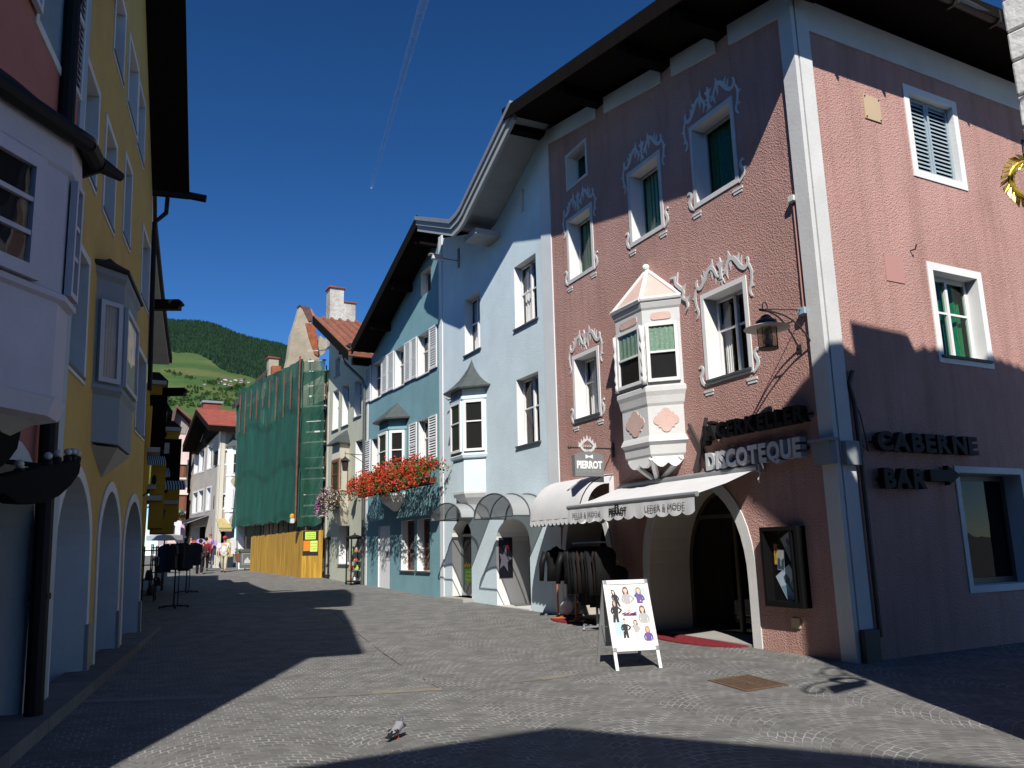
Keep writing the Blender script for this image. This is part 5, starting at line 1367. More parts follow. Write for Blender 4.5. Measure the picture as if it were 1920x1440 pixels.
q = MB(); q.box(FP, PALE_L - .16, PALE_L + .01, -.02, .02, 0, 8.6); q.build('corner_strip', mat('pale_cream_strip', (.62, .6, .5), .9, .08, 2), pale)
q = MB(); q.prism(FP, PT + [(s, z - .16) for s, z in reversed(PT)], -9, .9); rf = q.build('roof', TERRA, pale)
q = MB()
for k in range(22):     # rolls of the pantiles, running down the slope
    o = .85 - k * .38
    q.tube([FP.w(PT[0][0] + .02, PT[0][1] + .03, o), FP.w(PT[1][0], PT[1][1] + .03, o)], .07, 6)
q.build('pantile_row', TERRA, rf)
q = MB(); q.prism(FP, [(s, z + .04) for s, z in PT] + [(s, z - .34) for s, z in reversed(PT)], .9, .95); q.build('verge_board', DARKWOOD, rf)
q = MB(); q.prism(FP, [(s, z - .165) for s, z in PT] + [(s, z - .2) for s, z in reversed(PT)], -.05, .88); q.build('soffit', DARKWOOD, rf)
q = MB(); q.box(FP, .9, 1.1, -.1, .85, pale_top(1) - .5, pale_top(1) - .22); q.build('purlin', DARKWOOD, rf)
# chimney stack
def chimney(name, x0, x1, ytop, ybot, Y, par, m, step=None, capm=REDTILE, depth=.7):
    a, b = at(x0, ybot, Y), at(x1, ybot, Y); zt = at(x0, ytop, Y).z; w_ = (b - a).length
    f = Frame(((a.x + b.x) / 2, (a.y + b.y) / 2), 62, -1)
    q = MB(); q.box(f, -w_ / 2, w_ / 2, -depth, 0, a.z - 1.5, zt)
    if step: q.box(f, w_ / 2 + .0, w_ / 2 + step[0], -depth, -.02, a.z - 1.5, step[1])
    c_ = q.build(name, m, par)
    q = MB(); k = w_ / 2 + .08
    q.hexa([f.w(-k, zt, -depth - .08), f.w(k, zt, -depth - .08), f.w(k, zt, .08), f.w(-k, zt, .08), f.w(-k, zt + .06, -depth - .08), f.w(k * .9, zt + .03, -depth - .08), f.w(k, zt + .05, .08), f.w(-k * .9, zt + .1, .08)])
    if step: q.box(f, w_ / 2 + .0, w_ / 2 + step[0] + .07, -depth - .05, .04, step[1], step[1] + .06)
    q.build('chimney_cap', capm, c_); return c_
zst = at(640, 565, 39).z
chimney('chimney', 618, 644, 541, 596, 39, pale, CHIMNEYW, (.62, zst))
# small brown bay
BO = .45; fn_ = spx(637, 880, BO); ff_ = spx(623, 880, BO); wn_ = spx(654, 880)
PPN = [(ff_ + (fn_ - wn_), 0), (ff_, BO), (fn_, BO), (wn_, 0)]; fl_, fr_ = ff_, fn_
pb_ = bay(pale, FP, PPN, CREAM, BROWNWOOD, [(3.1, .9), (3.85, .92), (3.9, 1.0), (5.25, 1.0), (5.3, 1.04), (5.9, 1.02)], (3.92, 5.25), winfaces=(0, 1, 2), rows=(.55,), framem=BROWNWOOD, fw=.1, inset_=.02,
          roof=[(5.88, 1.45), (5.92, 1.47), (6.25, .8), (6.5, .1)], roofm=SLATE, base=[(2.6, .5), (2.9, .75), (3.12, .92)], basem=CREAM)
flower_box('petunia_box', 'window box of magenta and pale pink flowers on the brown bay', FP, fr_ - .45, fl_ + .75, .25, 1.0, 3.5, mat('petunia_leaf', (.11, .13, .05), .75, .5, 9), [(FUCHSIA, .9, .55, 1), (PALEPETAL, .55, .0, .75)], 1300, 330, .55, .6, 6)
t = thing('wall_lantern', 'iron lantern on a long arm between the pale green house and the geraniums', 'lantern', FP.w(.15, 5.5))
ls, lz = FP.px(647, 868, .9); la_, lz2 = .2, 5.6
q = MB(); q.tube([FP.w(.1, lz + .35, 0), FP.w(ls, lz + .35, .9)], .015, 6); q.tube([FP.w(.1, lz + .0, 0), FP.w(ls * .7, lz + .33, .65)], .012, 6); q.tube([FP.w(ls, lz + .45, .9), FP.w(ls, lz + .2, .9)], .01, 6); q.build('arm', IRON, t)
c = FP.w(ls, lz - .3, .9); q = MB(); q.lathe(c, [(.09, 0), (.14, .35), (.2, .37), (.06, .5), (.02, .55)], 8); q.build('lantern_head', IRON, t)

# ------------------------------------------------------------------ display stands before the pale house
def display_stand(label, base, w, h, seed, slim=False):
    t = thing('display_stand', label, 'display stand', base, 'iron showcases before the pale green house'); rr = random.Random(seed)
    F = Frame((base.x, base.y), FP.h, 1); z0 = base.z; d = w * .8
    q = MB()
    for s in (-w / 2, w / 2):
        for o in (-d / 2, d / 2): q.box(F, s - .022, s + .022, o - .022, o + .022, z0 + .06, z0 + h)
    for z in (.1, h - .02): 
        q.box(F, -w / 2, w / 2, -d / 2 - .01, -d / 2 + .02, z0 + z, z0 + z + .05); q.box(F, -w / 2, w / 2, d / 2 - .02, d / 2 + .01, z0 + z, z0 + z + .05)
        q.box(F, -w / 2 - .01, -w / 2 + .02, -d / 2, d / 2, z0 + z, z0 + z + .05); q.box(F, w / 2 - .02, w / 2 + .01, -d / 2, d / 2, z0 + z, z0 + z + .05)
    q.build('frame', BLACK, t)
    q = MB(); k = .06
    b = [F.w(s, z0 + h + .03, o) for s, o in ((-w / 2 - k, -d / 2 - k), (w / 2 + k, -d / 2 - k), (w / 2 + k, d / 2 + k), (-w / 2 - k, d / 2 + k))]; a = F.w(0, z0 + h + .16, 0)
    q.add(b + [a], [(0, 1, 4), (1, 2, 4), (2, 3, 4), (3, 0, 4), (0, 1, 2, 3)]); q.ball(a + V((0, 0, .02)), .03); q.build('roof', BLACK, t)
    q = MB()
    for s in (-w / 2, w / 2):
        for o in (-d / 2, d / 2): q.ball(F.w(s, z0 + .05, o), .05)
    q.build('wheel', BLACK, t)
    zs = [.14] + [h * f for f in ((.3, .5, .7) if not slim else (.36,))]
    cols = [mat('ware_white', (.7, .69, .66), .4, .1, 9), mat('ware_red', (.55, .05, .05), .5, .2, 9), mat('ware_orange', (.6, .2, .04), .5, .2, 9), mat('ware_dark', (.05, .06, .08), .5, .2, 9), mat('ware_tan', (.45, .3, .17), .6, .2, 9), mat('ware_lime', (.35, .6, .08), .5, .2, 9)]
    for z in zs:
        q = MB(); q.box(F, -w / 2 + .02, w / 2 - .02, -d / 2 + .02, d / 2 - .02, z0 + z, z0 + z + .015); sh = q.build('shelf', GREYMETAL, t)
        for i in range(5):
            s = -w / 2 + .09 + (w - .18) * i / 4; o = rr.uniform(-.1, .14); hh = rr.uniform(.08, .2)
            q = MB(); q.lathe(F.w(s, z0 + z + .015, o), [(.03, 0), (.055, .01), (.06, hh * .4), (.03, hh * .7), (.04, hh)], 8)
            tag(q.build('figurine', rr.choice(cols), loc=tuple(F.w(s, z0 + z, o))), 'small painted souvenir figure on a shelf of an iron showcase', 'souvenir', 'souvenirs in the iron showcases')
    if slim:
        q = MB(); q.box(F, -.13, -.05, -.02, .1, z0 + 1.1, z0 + 1.55); q.box(F, .0, .12, -.05, .12, z0 + .75, z0 + 1.3); q.build('hung_ware', [cols[5]], t)
    return t
b1_ = on_ground(620, 1084); b2_ = on_ground(664, 1096)
display_stand('slimmer tall iron showcase on wheels beside the yellow fence', b1_, .52, 1.62, 3, True)
display_stand('wider tall iron showcase with four shelves beside the drainpipe', b2_, .56, 1.72, 4)

# ------------------------------------------------------------------ SCAFFOLDING and boarded site
K_ = at(565, 1079, 35.6); FS2 = Frame((K_.x, K_.y), -32)
SL = FS2.px(447, 900)[0]; FLs = FS2.px(470, 1030)[0]
zK = ground_z(K_.y)
# fence of yellow boards
fen = thing('site_fence', 'yellow wooden hoarding round the scaffolded house', 'fence', FS2.w(FLs / 2, zK))
zt0, zt1 = FS2.px(562, 996)[1], FS2.px(474, 1006)[1]
q = MB(); rr = random.Random(8); s = 0.0; n = 0
while s < FLs:
    l = rr.uniform(.14, .2); z = zt0 + (zt1 - zt0) * s / FLs + rr.uniform(-.02, .02); p = FS2.w(s)
    q.box(FS2, s, min(s + l - .006, FLs), -.03 - .004 * (n % 2), .0 + rr.uniform(0, .006), ground_z(p.y) - .1, z); s += l; n += 1
q.build('board_panel', YELLOWWOOD, fen)
Pd = FP.w(PALE_L - .05, 0, .12)
FSD = Frame((Pd.x, Pd.y), math.degrees(math.atan2(K_.x - Pd.x, K_.y - Pd.y)), 1); LSD = (V((K_.x, K_.y, 0)) - Pd).length
if FSD.n.dot(V((0, -1, 0))) < 0: FSD.n = -FSD.n; FSD.tx = -FSD.tx; FSD.out = -FSD.out
q = MB(); s = 0.0; n = 0
while s < LSD - .02:
    l = rr.uniform(.13, .19); q.box(FSD, s, min(s + l - .006, LSD), -.03, rr.uniform(0, .006), .2, zt0 + rr.uniform(-.012, .012)); s += l
q.build('board_panel', YELLOWWOOD, fen)
q = MB()
for z in (.9, 2.2): q.box(FS2, 0, FLs, -.1, -.04, z, z + .1)
q.build('rail', YELLOWWOOD, fen)
# notices on the fence
def dd(a): return a if FSD.tx > 0 else a
c0 = FSD.px(583, 1040, .01)
nb = thing('notice_board', 'black notice board with green, orange and yellow handwritten papers on the yellow fence', 'notice board', FSD.w(c0[0], c0[1], .01))
def pxb(x0, y0, x1, y1, o): return FSD.rect(x0, y0, x1, y1, o)
r = pxb(568, 996, 596, 1041, .02); q = MB(); q.box(FSD, r[0], r[1], .008, .022, r[2], r[3]); q.build('board', mat('black_card', (.03, .03, .032), .8, .1, 5), nb)
for (x0, y0, x1, y1, col, nm) in ((572.5, 997.5, 592, 1011, (.5, .8, .1), 'lime_paper'), (569, 1014, 581, 1033, (.8, .22, .02), 'orange_paper'), (582, 1014, 595, 1034, (.62, .8, .15), 'yellow_green_paper')):
    r = pxb(x0, y0, x1, y1, .025); q = MB(); q.box(FSD, r[0], r[1], .0225, .026, r[2], r[3]); pp = q.build('paper', mat(nm, col, .8, .05, 5), nb)
    q = MB(); k = random.Random(int(x0))
    for i in range(3):
        z = r[3] - (r[3] - r[2]) * (.28 + .24 * i); a = r[0] + .04; 
        while a < r[1] - .06:
            l = k.uniform(.015, .04); q.box(FSD, a, a + l, .026, .0275, z - .012 * k.uniform(.6, 2), z + .02); a += l + .012
    q.build('handwriting', mat('pale_marker' if i % 2 else 'dark_marker', (.25, .3, .08), .8, 0), pp)
# scaffold
sc = thing('scaffolding', 'scaffolding wrapped in green debris netting', 'scaffolding', FS2.w(SL / 2, zK, -.6))
ZTOP = [(0, FS2.px(563, 682)[1]), (FS2.px(520, 702)[0], FS2.px(520, 702)[1]), (SL, FS2.px(450, 737)[1])]
def nz(s):
    for (a, za), (b, zb) in zip(ZTOP, ZTOP[1:]):
        if s <= b: return za + (zb - za) * (s - a) / (b - a)
    return ZTOP[-1][1]
zb0 = FS2.px(560, 975)[1]; zb1 = FS2.px(450, 988)[1]
nm = bpy.data.materials.new('green_debris_net'); nm.use_nodes = True; nt_ = nm.node_tree; bb = nt_.nodes['Principled BSDF']
bb.inputs['Roughness'].default_value = .7
tcn = nt_.nodes.new('ShaderNodeTexCoord'); nn_ = nt_.nodes.new('ShaderNodeTexNoise'); nn_.inputs['Scale'].default_value = 1.1; nn_.inputs['Detail'].default_value = 9; nn_.inputs['Roughness'].default_value = .75
mpn = nt_.nodes.new('ShaderNodeMapping'); mpn.inputs['Scale'].default_value = (1.6, 1.6, .35); nt_.links.new(tcn.outputs['Object'], mpn.inputs[0]); nt_.links.new(mpn.outputs[0], nn_.inputs['Vector'])
rn = nt_.nodes.new('ShaderNodeValToRGB'); rn.color_ramp.elements[0].position = .3; rn.color_ramp.elements[1].position = .72; rn.color_ramp.elements[0].color = (.003, .042, .026, 1); rn.color_ramp.elements[1].color = (.012, .125, .08, 1)
nt_.links.new(nn_.outputs['Fac'], rn.inputs[0]); nt_.links.new(rn.outputs[0], bb.inputs['Base Color'])
ra = nt_.nodes.new('ShaderNodeValToRGB'); ra.color_ramp.elements[0].position = .3; ra.color_ramp.elements[1].position = .8; ra.color_ramp.elements[0].color = (1, 1, 1, 1); ra.color_ramp.elements[1].color = (.88, .88, .88, 1)
nt_.links.new(nn_.outputs['Fac'], ra.inputs[0]); nt_.links.new(ra.outputs[0], bb.inputs['Alpha'])
NETM = nm
nm2 = nm.copy(); nm2.name = 'sheer_green_debris_net'
for nd in nm2.node_tree.nodes:
    if nd.type == 'VALTORGB' and nd.color_ramp.elements[0].color[0] > .9: nd.color_ramp.elements[0].color = (.8, .8, .8, 1); nd.color_ramp.elements[1].color = (.5, .5, .5, 1)
def net(F, sa, sb, zfun, bfun, o, m, nx, nz_, seed, amp=.06):
    r_ = random.Random(seed); q = MB(); vs = []
    ph = [r_.uniform(0, 6.3) for _ in range(8)]
    for j in range(nz_ + 1):
        for i in range(nx + 1):
            s = sa + (sb - sa) * i / nx; a, b = bfun(s), zfun(s); t = j / nz_
            z = a + (b - a) * t + (math.sin(s * 3.1 + ph[0]) * .07 + math.sin(s * 7.7) * .05 if j == 0 else 0)
            w = ((t * 3.02 + .12 * math.sin(s * .9 + ph[5])) % 1) * -.07 + abs(math.sin(s * math.pi / 2.05)) * .055 * (1 + .3 * math.sin(t * 9 + ph[3])) + .03 * math.sin(s * 5 + t * 6 + ph[1]) + .02 * math.sin(s * 13 - t * 4 + ph[2]) + r_.uniform(-.012, .012)
            vs.append(F.w(s, z, o + w - .05))
    q.add(vs, [(j * (nx + 1) + i, j * (nx + 1) + i + 1, (j + 1) * (nx + 1) + i + 1, (j + 1) * (nx + 1) + i) for j in range(nz_) for i in range(nx)])
    return q.build('debris_net', m, sc, smooth=True, recalc=False)
net(FS2, 0, SL, nz, lambda s: zb0 + (zb1 - zb0) * s / SL, .28, NETM, 64, 40, 1)
# side net towards the viewer
FSS = Frame(FS2.w(0, 0, .2), FS2.h + 90 if True else 0, 1)
e = V((FSD.P.x, FSD.P.y, 0)) - V((K_.x, K_.y, 0)); FSS = Frame((K_.x, K_.y), math.degrees(math.atan2(e.x, e.y)), 1)
if FSS.n.dot(V((0, -1, 0))) < 0: FSS.n = -FSS.n
LS2 = FSS.px(609, 800)[0]
net(FSS, -.3, LS2, lambda s: nz(0) - .1, lambda s: zb0 - .25, .12, nm2, 14, 34, 5)
q = MB()
for i in range(8):
    s = SL * i / 7
    q.tube([FS2.w(s, .3, -.14), FS2.w(s, nz(s) + .02, -.14)], .03, 6); q.tube([FS2.w(s, .3, -.9), FS2.w(s, nz(s) - .2, -.9)], .03, 6)
q.build('upright', mat('rusty_scaffold_tube', (.16, .09, .07), .6, .3, 5), sc)
rr = random.Random(12); RPT = mat('red_primed_tube', (.2, .07, .05), .6, .4, 3)
for i in range(9):     # outer standards clipped over the net
    s = SL * (.1, .19, .3, .4, .5, .6, .7, .8, .9)[i]; zt = nz(s) - .35
    q = MB(); q.tube([FS2.w(s, zt - rr.uniform(1.2, 2.6), .36), FS2.w(s, zt, .36)], .028, 6); q.build('standard', RPT, sc)
q = MB(); q.tube([FS2.w(0.02, 2.9, .33), FS2.w(0.02, nz(0) + .1, .33)], .04, 8); q.build('standard', RPT, sc)
q = MB(); z = 3.1
while z < nz(0) - .4:
    q.box(FS2, .05, SL, -.85, .05, z, z + .05); q.box(FSS, .05, LS2, -.5, .0, z, z + .06); q.box(FSS, .05, LS2, .0, .03, z + .45, z + .52); q.tube([FSS.w(.02, z + .95, .02), FSS.w(LS2, z + .95, .02)], .02, 6); z += 1.62
q.build('plank', mat('pale_scaffold_plank', (.6, .6, .56), .8, .15, 5), sc)
q = MB(); z = 3.1
for k in range(4): q.tube([FSS.w(.1, z, -.02), FSS.w(LS2 - .1, z + 1.6, -.02)], .02, 6); z += 1.62
q.build('brace', GREYMETAL, sc)
# site lamp hanging at the lower corner
t = thing('site_lamp', 'small yellow and white warning lamp hanging at the scaffold corner', 'lamp', FS2.w(.15, zb0 - .1, .3)); c = FS2.w(.1, zb0 + .05, .45)
q = MB(); q.lathe(c, [(.03, 0), (.1, .02), (.1, .14), (.05, .2)], 10); q.build('lens', mat('amber_plastic', (.6, .35, .02), .4, 0), t)
q = MB(); q.box(FS2, .02, .2, .36, .52, zb0 - .16, zb0 + .05); q.build('battery_box', OFFWHITE, t, bevel=.02)
# house behind the scaffold
sit = thing('house_under_repair', 'weathered plaster house under repair behind the green netting, with ruined party wall', 'house', FS2.w(SL / 2, 1, -1.4))
q = MB(); HS = []
for s in (2, 5, 8, 11):
    if s > SL - 1: break
    for z in (3.6, 6.4): HS.append((rect(s - .5, s + .5, z, z + 1.5), .25, .5))
q.wall(FS2, [(0, 0), (SL, 0), (SL, nz(SL) - .6), (0, nz(0) - .8)], HS, .25, 0, 1, None, 2, -1.4)
q.poly([FS2.w(0, 0, -1.4), FS2.w(0, 0, -9), FS2.w(0, nz(0) - .8, -9), FS2.w(0, nz(0) - .8, -1.4)]); q.build('wall', [TAN, TAN, DARK], sit)
pw_ = FS2.w(5.2, 0, -1.5); FG = Frame((pw_.x, pw_.y), 60, -1)
def gp(*P): return [FG.px(x, y) for x, y in P]
q = MB(); q.prism(FG, gp((562, 576), (576, 582), (582, 600), (587, 640), (597, 668), (606, 700), (612, 760), (612, 800), (530, 800), (533, 700), (540, 672), (546, 628), (556, 598)), -.5, 0); q.build('party_wall', TAN, sit)
q = MB(); q.prism(FG, gp((561, 572), (580, 577), (588, 600), (578, 603), (566, 578)), -.52, .06); q.build('coping', mat('brown_copper_sheet', (.13, .06, .05), .5, .3, 5), sit)
q = MB(); q.prism(FG, gp((572, 606), (589, 608), (594, 632), (596, 668), (589, 664), (578, 632)), -.5, .07); q.build('flashing', COPPER, sit)
q = MB(); q.prism(FG, gp((574, 578), (585, 578), (592, 590), (586, 594), (577, 588)), -.45, -.1); q.build('brick_rubble', mat('broken_brick', (.4, .2, .15), .9, .4, 12), sit)
q = MB(); q.prism(FG, gp((599, 630), (612, 640), (608, 662), (600, 668), (596, 650)), -.3, .1); q.build('broken_masonry', TAN, sit)
cc = chimney('chimney', 503, 521, 672, 715, 46, sit, TAN, None, REDTILE, .6)
q = MB(); pt = at(510, 688, 45.4); f = Frame((pt.x, pt.y), 62, -1); q.box(f, -.05, .45, -.1, .35, pt.z - .5, pt.z + .0); q.build('flashing', COPPER, sit)

# ------------------------------------------------------------------ house beyond the scaffold (pale green side wall)
PE = FS2.w(SL - .05, 0, -.6)
ch = thing('cream_house', 'cream house with pale green side wall beyond the scaffolding', 'house', V((PE.x, PE.y, 1)))
FCS = Frame((PE.x, PE.y), 60, -1)
def cp(*P): return [FCS.px(x, y) for x, y in P]
q = MB(); q.prism(FCS, cp((446, 1068), (446, 752), (507, 692), (560, 692), (560, 1068)), -.5, 0); q.build('wall', mat('pale_sage_render', (.42, .5, .38), .9, .1, 1.2, .004, 20), ch)
q = MB(); q.prism(FCS, cp((446, 1068), (446, 752), (459.5, 739), (458, 1068)), -.1, .03); q.build('corner_strip', WHITE, ch)
q = MB(); q.prism(FCS, cp((440, 765), (505, 694), (509, 684), (438, 757)), -.6, .35); q.build('roof', DARKTILE, ch)
q = MB(); q.prism(FCS, cp((491, 705), (501, 697), (501, 730), (493, 730)), -.5, .1); q.build('parapet', WHITE, ch)

# ------------------------------------------------------------------ grey-brown house with oriel
Q0 = at(403, 1052, 50); F1 = Frame((Q0.x, Q0.y), -34); F2 = Frame((Q0.x, Q0.y), 52, -1)
gh = thing('grey_brown_house', 'weathered grey-brown house with dark gable and a white two-storey oriel', 'house', V((Q0.x, Q0.y, 1)))
H1 = []; H2 = []
L1 = F1.px(347, 900)[0]; L2 = F2.px(444, 900)[0]
for x0, y0, x1, y1 in ((366, 852, 372, 885), (375, 845, 382, 882), (390.5, 838, 397, 876), (362.5, 925, 369, 961), (373, 921, 380, 958), (388, 916, 393.5, 955)):
    r = F1.rect(x0, y0, x1, y1); window(gh, F1, r, .2, 1, (), .06, WHITE, holes=H1, surround=.1, smat=OFFWHITE, curtain=[(CURTAIN, .02, .98, .02, .97)])
for x0, y0, x1, y1 in ((412, 844, 425, 870), (411, 927, 424, 953)):
    r = F2.rect(x0, y0, x1, y1); window(gh, F2, r, .15, 2, (.5,), .1, WHITE, holes=H2, surround=.08, smat=WHITE)
z1 = F1.px(348, 848)[1]; z2 = F1.px(398, 812)[1]; zc = F2.px(411, 806)[1]
sA = F1.px(378, 1000); HS1 = [(rect(*sorted((F1.px(385, 1000)[0], F1.px(360, 1000)[0])), 1.1, F1.px(385, 985)[1]), .5, 1.0)]
q = MB(); q.wall(F1, [(0, .5), (L1, .5), (L1, zc + .3), (0, zc + .5)], H1 + HS1, .2, 0, 1, None, 2)
dsh = (F2.px(408, 1000)[0], F2.px(425, 1000)[0])
q.wall(F2, [(0, .5), (L2, .5), (L2, zc + .2), (0, zc + .2)], H2 + [(rect(*sorted(dsh), 1.6, F2.px(412, 985)[1]), .4, .8)], .15, 0, 1, None, 2)
q.build('wall', [GREYB, OFFWHITE, DARK], gh)
for (f_, a_, b_, z_) in ((F1, -.05, .32, zc + .2), (F2, .041, .28, zc + .2), (F1, L1 - .25, L1, z1 + .2)):
    q = MB(); q.box(f_, a_, b_, -.02, .04, .6, z_); q.build('corner_strip', CREAM, gh)
# dark gable roof
pkk = F1.px(374, 768, .7); q = MB()
gP = [F1.px(348, 838, .7), F1.px(374, 768, .7), F1.px(400, 800, .7)]
e0 = gP[0]; e1 = gP[1]; e2 = (-.6, F1.px(403, 795, .7)[1])
P = [e0, e1, e2]; q.prism(F1, P + [(s, z - .35) for s, z in reversed(P)], -7, .9); rf = q.build('roof', [DARKWOOD], gh)
q = MB(); q.prism(F1, [(s, z + .02) for s, z in P] + [(s, z + .08) for s, z in reversed(P)], -7, .92); q.build('roof_tiling', REDTILE, rf)
q = MB(); q.prism(F1, [(e0[0] - .6, e0[1] - .6), (e1[0], e1[1] - .2), (.1, zc + .35), (.1, zc - .05), (L1 - .1, z1 + .1)], -.6, .06); q.build('gable_boarding', DARKWOOD, gh)
bt0 = at(382, 752, 53); q = MB(); f = Frame((bt0.x, bt0.y), 60, -1); q.box(f, 0, 1.1, -.8, 0, bt0.z - .8, bt0.z - .1); q.build('dormer_wall', REDTILE, gh); q = MB(); q.box(f, -.1, 1.25, -.9, .1, bt0.z - .1, bt0.z + .05); q.build('dormer_roof', GREYMETAL, gh)
# oriel two storeys
o0_, o1_ = F2.px(424, 900)[0], F2.px(443, 900)[0]; ow = o1_ - o0_
OP2 = [(o0_, 0), (o0_ + ow * .25, .45), (o0_ + ow * .8, .45), (o1_, 0)]
zz = lambda y: F2.px(434, y, .4)[1]
ob = bay(gh, F2, OP2, WHITE, WHITE, [(zz(985), .9), (zz(962), .95), (zz(960), 1.1), (zz(955), 1.0), (zz(893), 1.0), (zz(892), 1.12), (zz(888), 1.0), (zz(840), 1.0), (zz(838), 1.08), (zz(836), 1.0)], (zz(888), zz(850)), winfaces=(1, 2), rows=(.5,), fw=.08,
     roof=[(zz(838), 1.35), (zz(836), 1.36), (zz(826), .7), (zz(820), .3), (zz(812), .02)], roofm=SLATE, base=[(zz(1000), .35), (zz(990), .75), (zz(984), .92)], basem=GREYB, name='oriel')
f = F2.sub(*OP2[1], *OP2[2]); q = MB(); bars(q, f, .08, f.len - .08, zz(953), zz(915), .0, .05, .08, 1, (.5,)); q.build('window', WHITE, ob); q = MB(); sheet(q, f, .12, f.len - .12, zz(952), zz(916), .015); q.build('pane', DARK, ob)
for y in (902, 975):
    q = MB(); c = f.len / 2; q.prism(f, [(c - .22, zz(y)), (c, zz(y + 10)), (c + .22, zz(y)), (c, zz(y - 10))], 0, .02); q.build('diamond_panel', mat('beige_diamond', (.5, .42, .3), .9, .1, 3), ob)
# awnings of the grey-brown house
def simple_awning(label, F, s0, s1, z1_, z0_, proj, m, scal=True, name='shop_awning'):
    t = thing(name, label, 'awning', F.w((s0 + s1) / 2, z0_, .1)); q = MB(); n = 10
    a = [F.w(s0 + (s1 - s0) * i / n, z1_, .03) for i in range(n + 1)]; b = [F.w(s0 + (s1 - s0) * i / n, z0_, proj) for i in range(n + 1)]
    q.add(a + b, [(i, i + 1, n + 2 + i, n + 1 + i) for i in range(n)]); q.build('canopy', m, t, recalc=False)
    q = MB(); k = 48; up = [F.w(s0 + (s1 - s0) * i / k, z0_, proj) for i in range(k + 1)]; lo = [F.w(s0 + (s1 - s0) * i / k, z0_ - .16 - (.06 * abs(math.sin(math.pi * i / 6)) if scal else 0), proj + .01) for i in range(k + 1)]
    q.add(up + lo, [(i, i + 1, k + 2 + i, k + 1 + i) for i in range(k)]); q.build('valance', m, t, recalc=False)
    q = MB(); q.tube([F.w(s0, z1_ - .03, .03), F.w(s0, z0_, proj)], .02, 6); q.tube([F.w(s1, z1_ - .03, .03), F.w(s1, z0_, proj)], .02, 6); q.tube([F.w(s0, z0_, proj), F.w(s1, z0_, proj)], .022, 6); q.build('frame', GREYMETAL, t); return t
YST = mat('faded_yellow_canvas', (.45, .36, .16), .9, .2, 6)
simple_awning('faded yellow scalloped awning beside the white oriel', F2, F2.px(404, 980)[0], F2.px(428, 980)[0], F2.px(412, 972)[1], F2.px(412, 990, .7)[1], .7, YST)
simple_awning('dark open awning over clothes on the grey-brown house front', F1, F1.px(392, 975)[0], F1.px(355, 975)[0], F1.px(388, 966)[1], F1.px(388, 975, 1.2)[1], 1.3, mat('charcoal_canvas', (.03, .03, .035), .9, .1, 5), False)
# clothes hung outside the shop, each a thing
rr = random.Random(4); cl = [(.7, .68, .68), (.45, .35, .6), (.65, .4, .55), (.75, .74, .76), (.6, .06, .1), (.25, .3, .5), (.6, .5, .2)]
for i, (x, y, Y, h_) in enumerate(((398, 1030, 48.5, .9), (402, 1015, 48.8, .8), (390, 1010, 48, .7), (412, 1020, 49.6, .7), (418, 1022, 49.7, .65), (424, 1018, 49.8, .8), (432, 1012, 49.8, 1.0), (439, 1010, 49.5, .9), (376, 1012, 49, .6), (340, 985, 48, .9), (334, 978, 47.5, .8), (365, 1015, 50, .7))):
    p = at(x, y, Y); q = MB(); f = Frame((p.x, p.y), 60, -1); w_ = rr.uniform(.28, .42)
    q.prism(f, [(-w_ * .6, p.z - h_ * .25), (-w_ / 2, p.z + .02), (-w_ * .15, p.z + .06), (w_ * .15, p.z + .06), (w_ / 2, p.z + .02), (w_ * .6, p.z - h_ * .25), (w_ * .4, p.z - h_ * .3), (w_ * .42, p.z - h_), (-w_ * .42, p.z - h_), (-w_ * .4, p.z - h_ * .3)], -.04, .04)
    tag(q.build('hanging_clothes', mat('cloth_%s' % 'abcdefg'[i % 7], cl[i % 7], .9, .15, 7), loc=tuple(p)), 'garment hung outside the shops at the far end of the street', 'garment', 'clothes hung outside the far shops')

# ------------------------------------------------------------------ pale pink house behind it, with red brown windows
Q1 = at(347, 1050, 56); F3 = Frame((Q1.x, Q1.y), 62, -1)
pk = thing('pale_pink_house', 'pale pink house with red-brown bay windows and flower box at the street bend', 'house', V((Q1.x, Q1.y, 1)))
xl, xr = F3.px(318, 950)[0], F3.px(349, 950)[0]
zt = F3.px(340, 800)[1]
q = MB(); q.box(F3, xl, xr, -8, 0, .3, zt); q.build('wall', PALEPINK, pk)
q = MB(); P = [F3.px(318, 828, .6), F3.px(331, 765, .6), F3.px(362, 792, .6)]; P[2] = (F3.px(362, 792, .6)[0], P[2][1])
q.prism(F3, P + [(s, z + .2) for s, z in reversed(P)], -8, .8); q.build('roof', BROWNTILE, pk)
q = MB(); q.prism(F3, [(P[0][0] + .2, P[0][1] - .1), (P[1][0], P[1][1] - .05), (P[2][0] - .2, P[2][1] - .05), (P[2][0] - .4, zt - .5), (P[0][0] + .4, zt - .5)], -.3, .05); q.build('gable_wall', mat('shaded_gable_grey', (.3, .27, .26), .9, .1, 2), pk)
for y0, y1, bot in ((873, 893, 900), (930, 975, 985)):
    r = F3.rect(331, y0, 346, y1, .4)
    q = MB(); q.box(F3, r[0] - .05, r[1] + .05, 0, .4, r[2] - .1, r[3] + .08); b_ = q.build('bay_window', BROWNWOOD, pk)
    q = MB(); q.box(F3, r[0] - .12, r[1] + .12, 0, .5, r[3] + .08, r[3] + .2); q.box(F3, r[0] - .12, r[1] + .12, 0, .5, r[2] - .22, r[2] - .1); q.build('cornice', CREAM, b_)
    q = MB(); bars(q, F3, r[0] + .5, r[1], r[2], r[3], .4, .43, .07, 1, (.6,)); q.build('window', BROWNWOOD, b_); q = MB(); sheet(q, F3, r[0] + .55, r[1] - .05, r[2] + .05, r[3] - .05, .412); q.build('pane', DARK, b_)
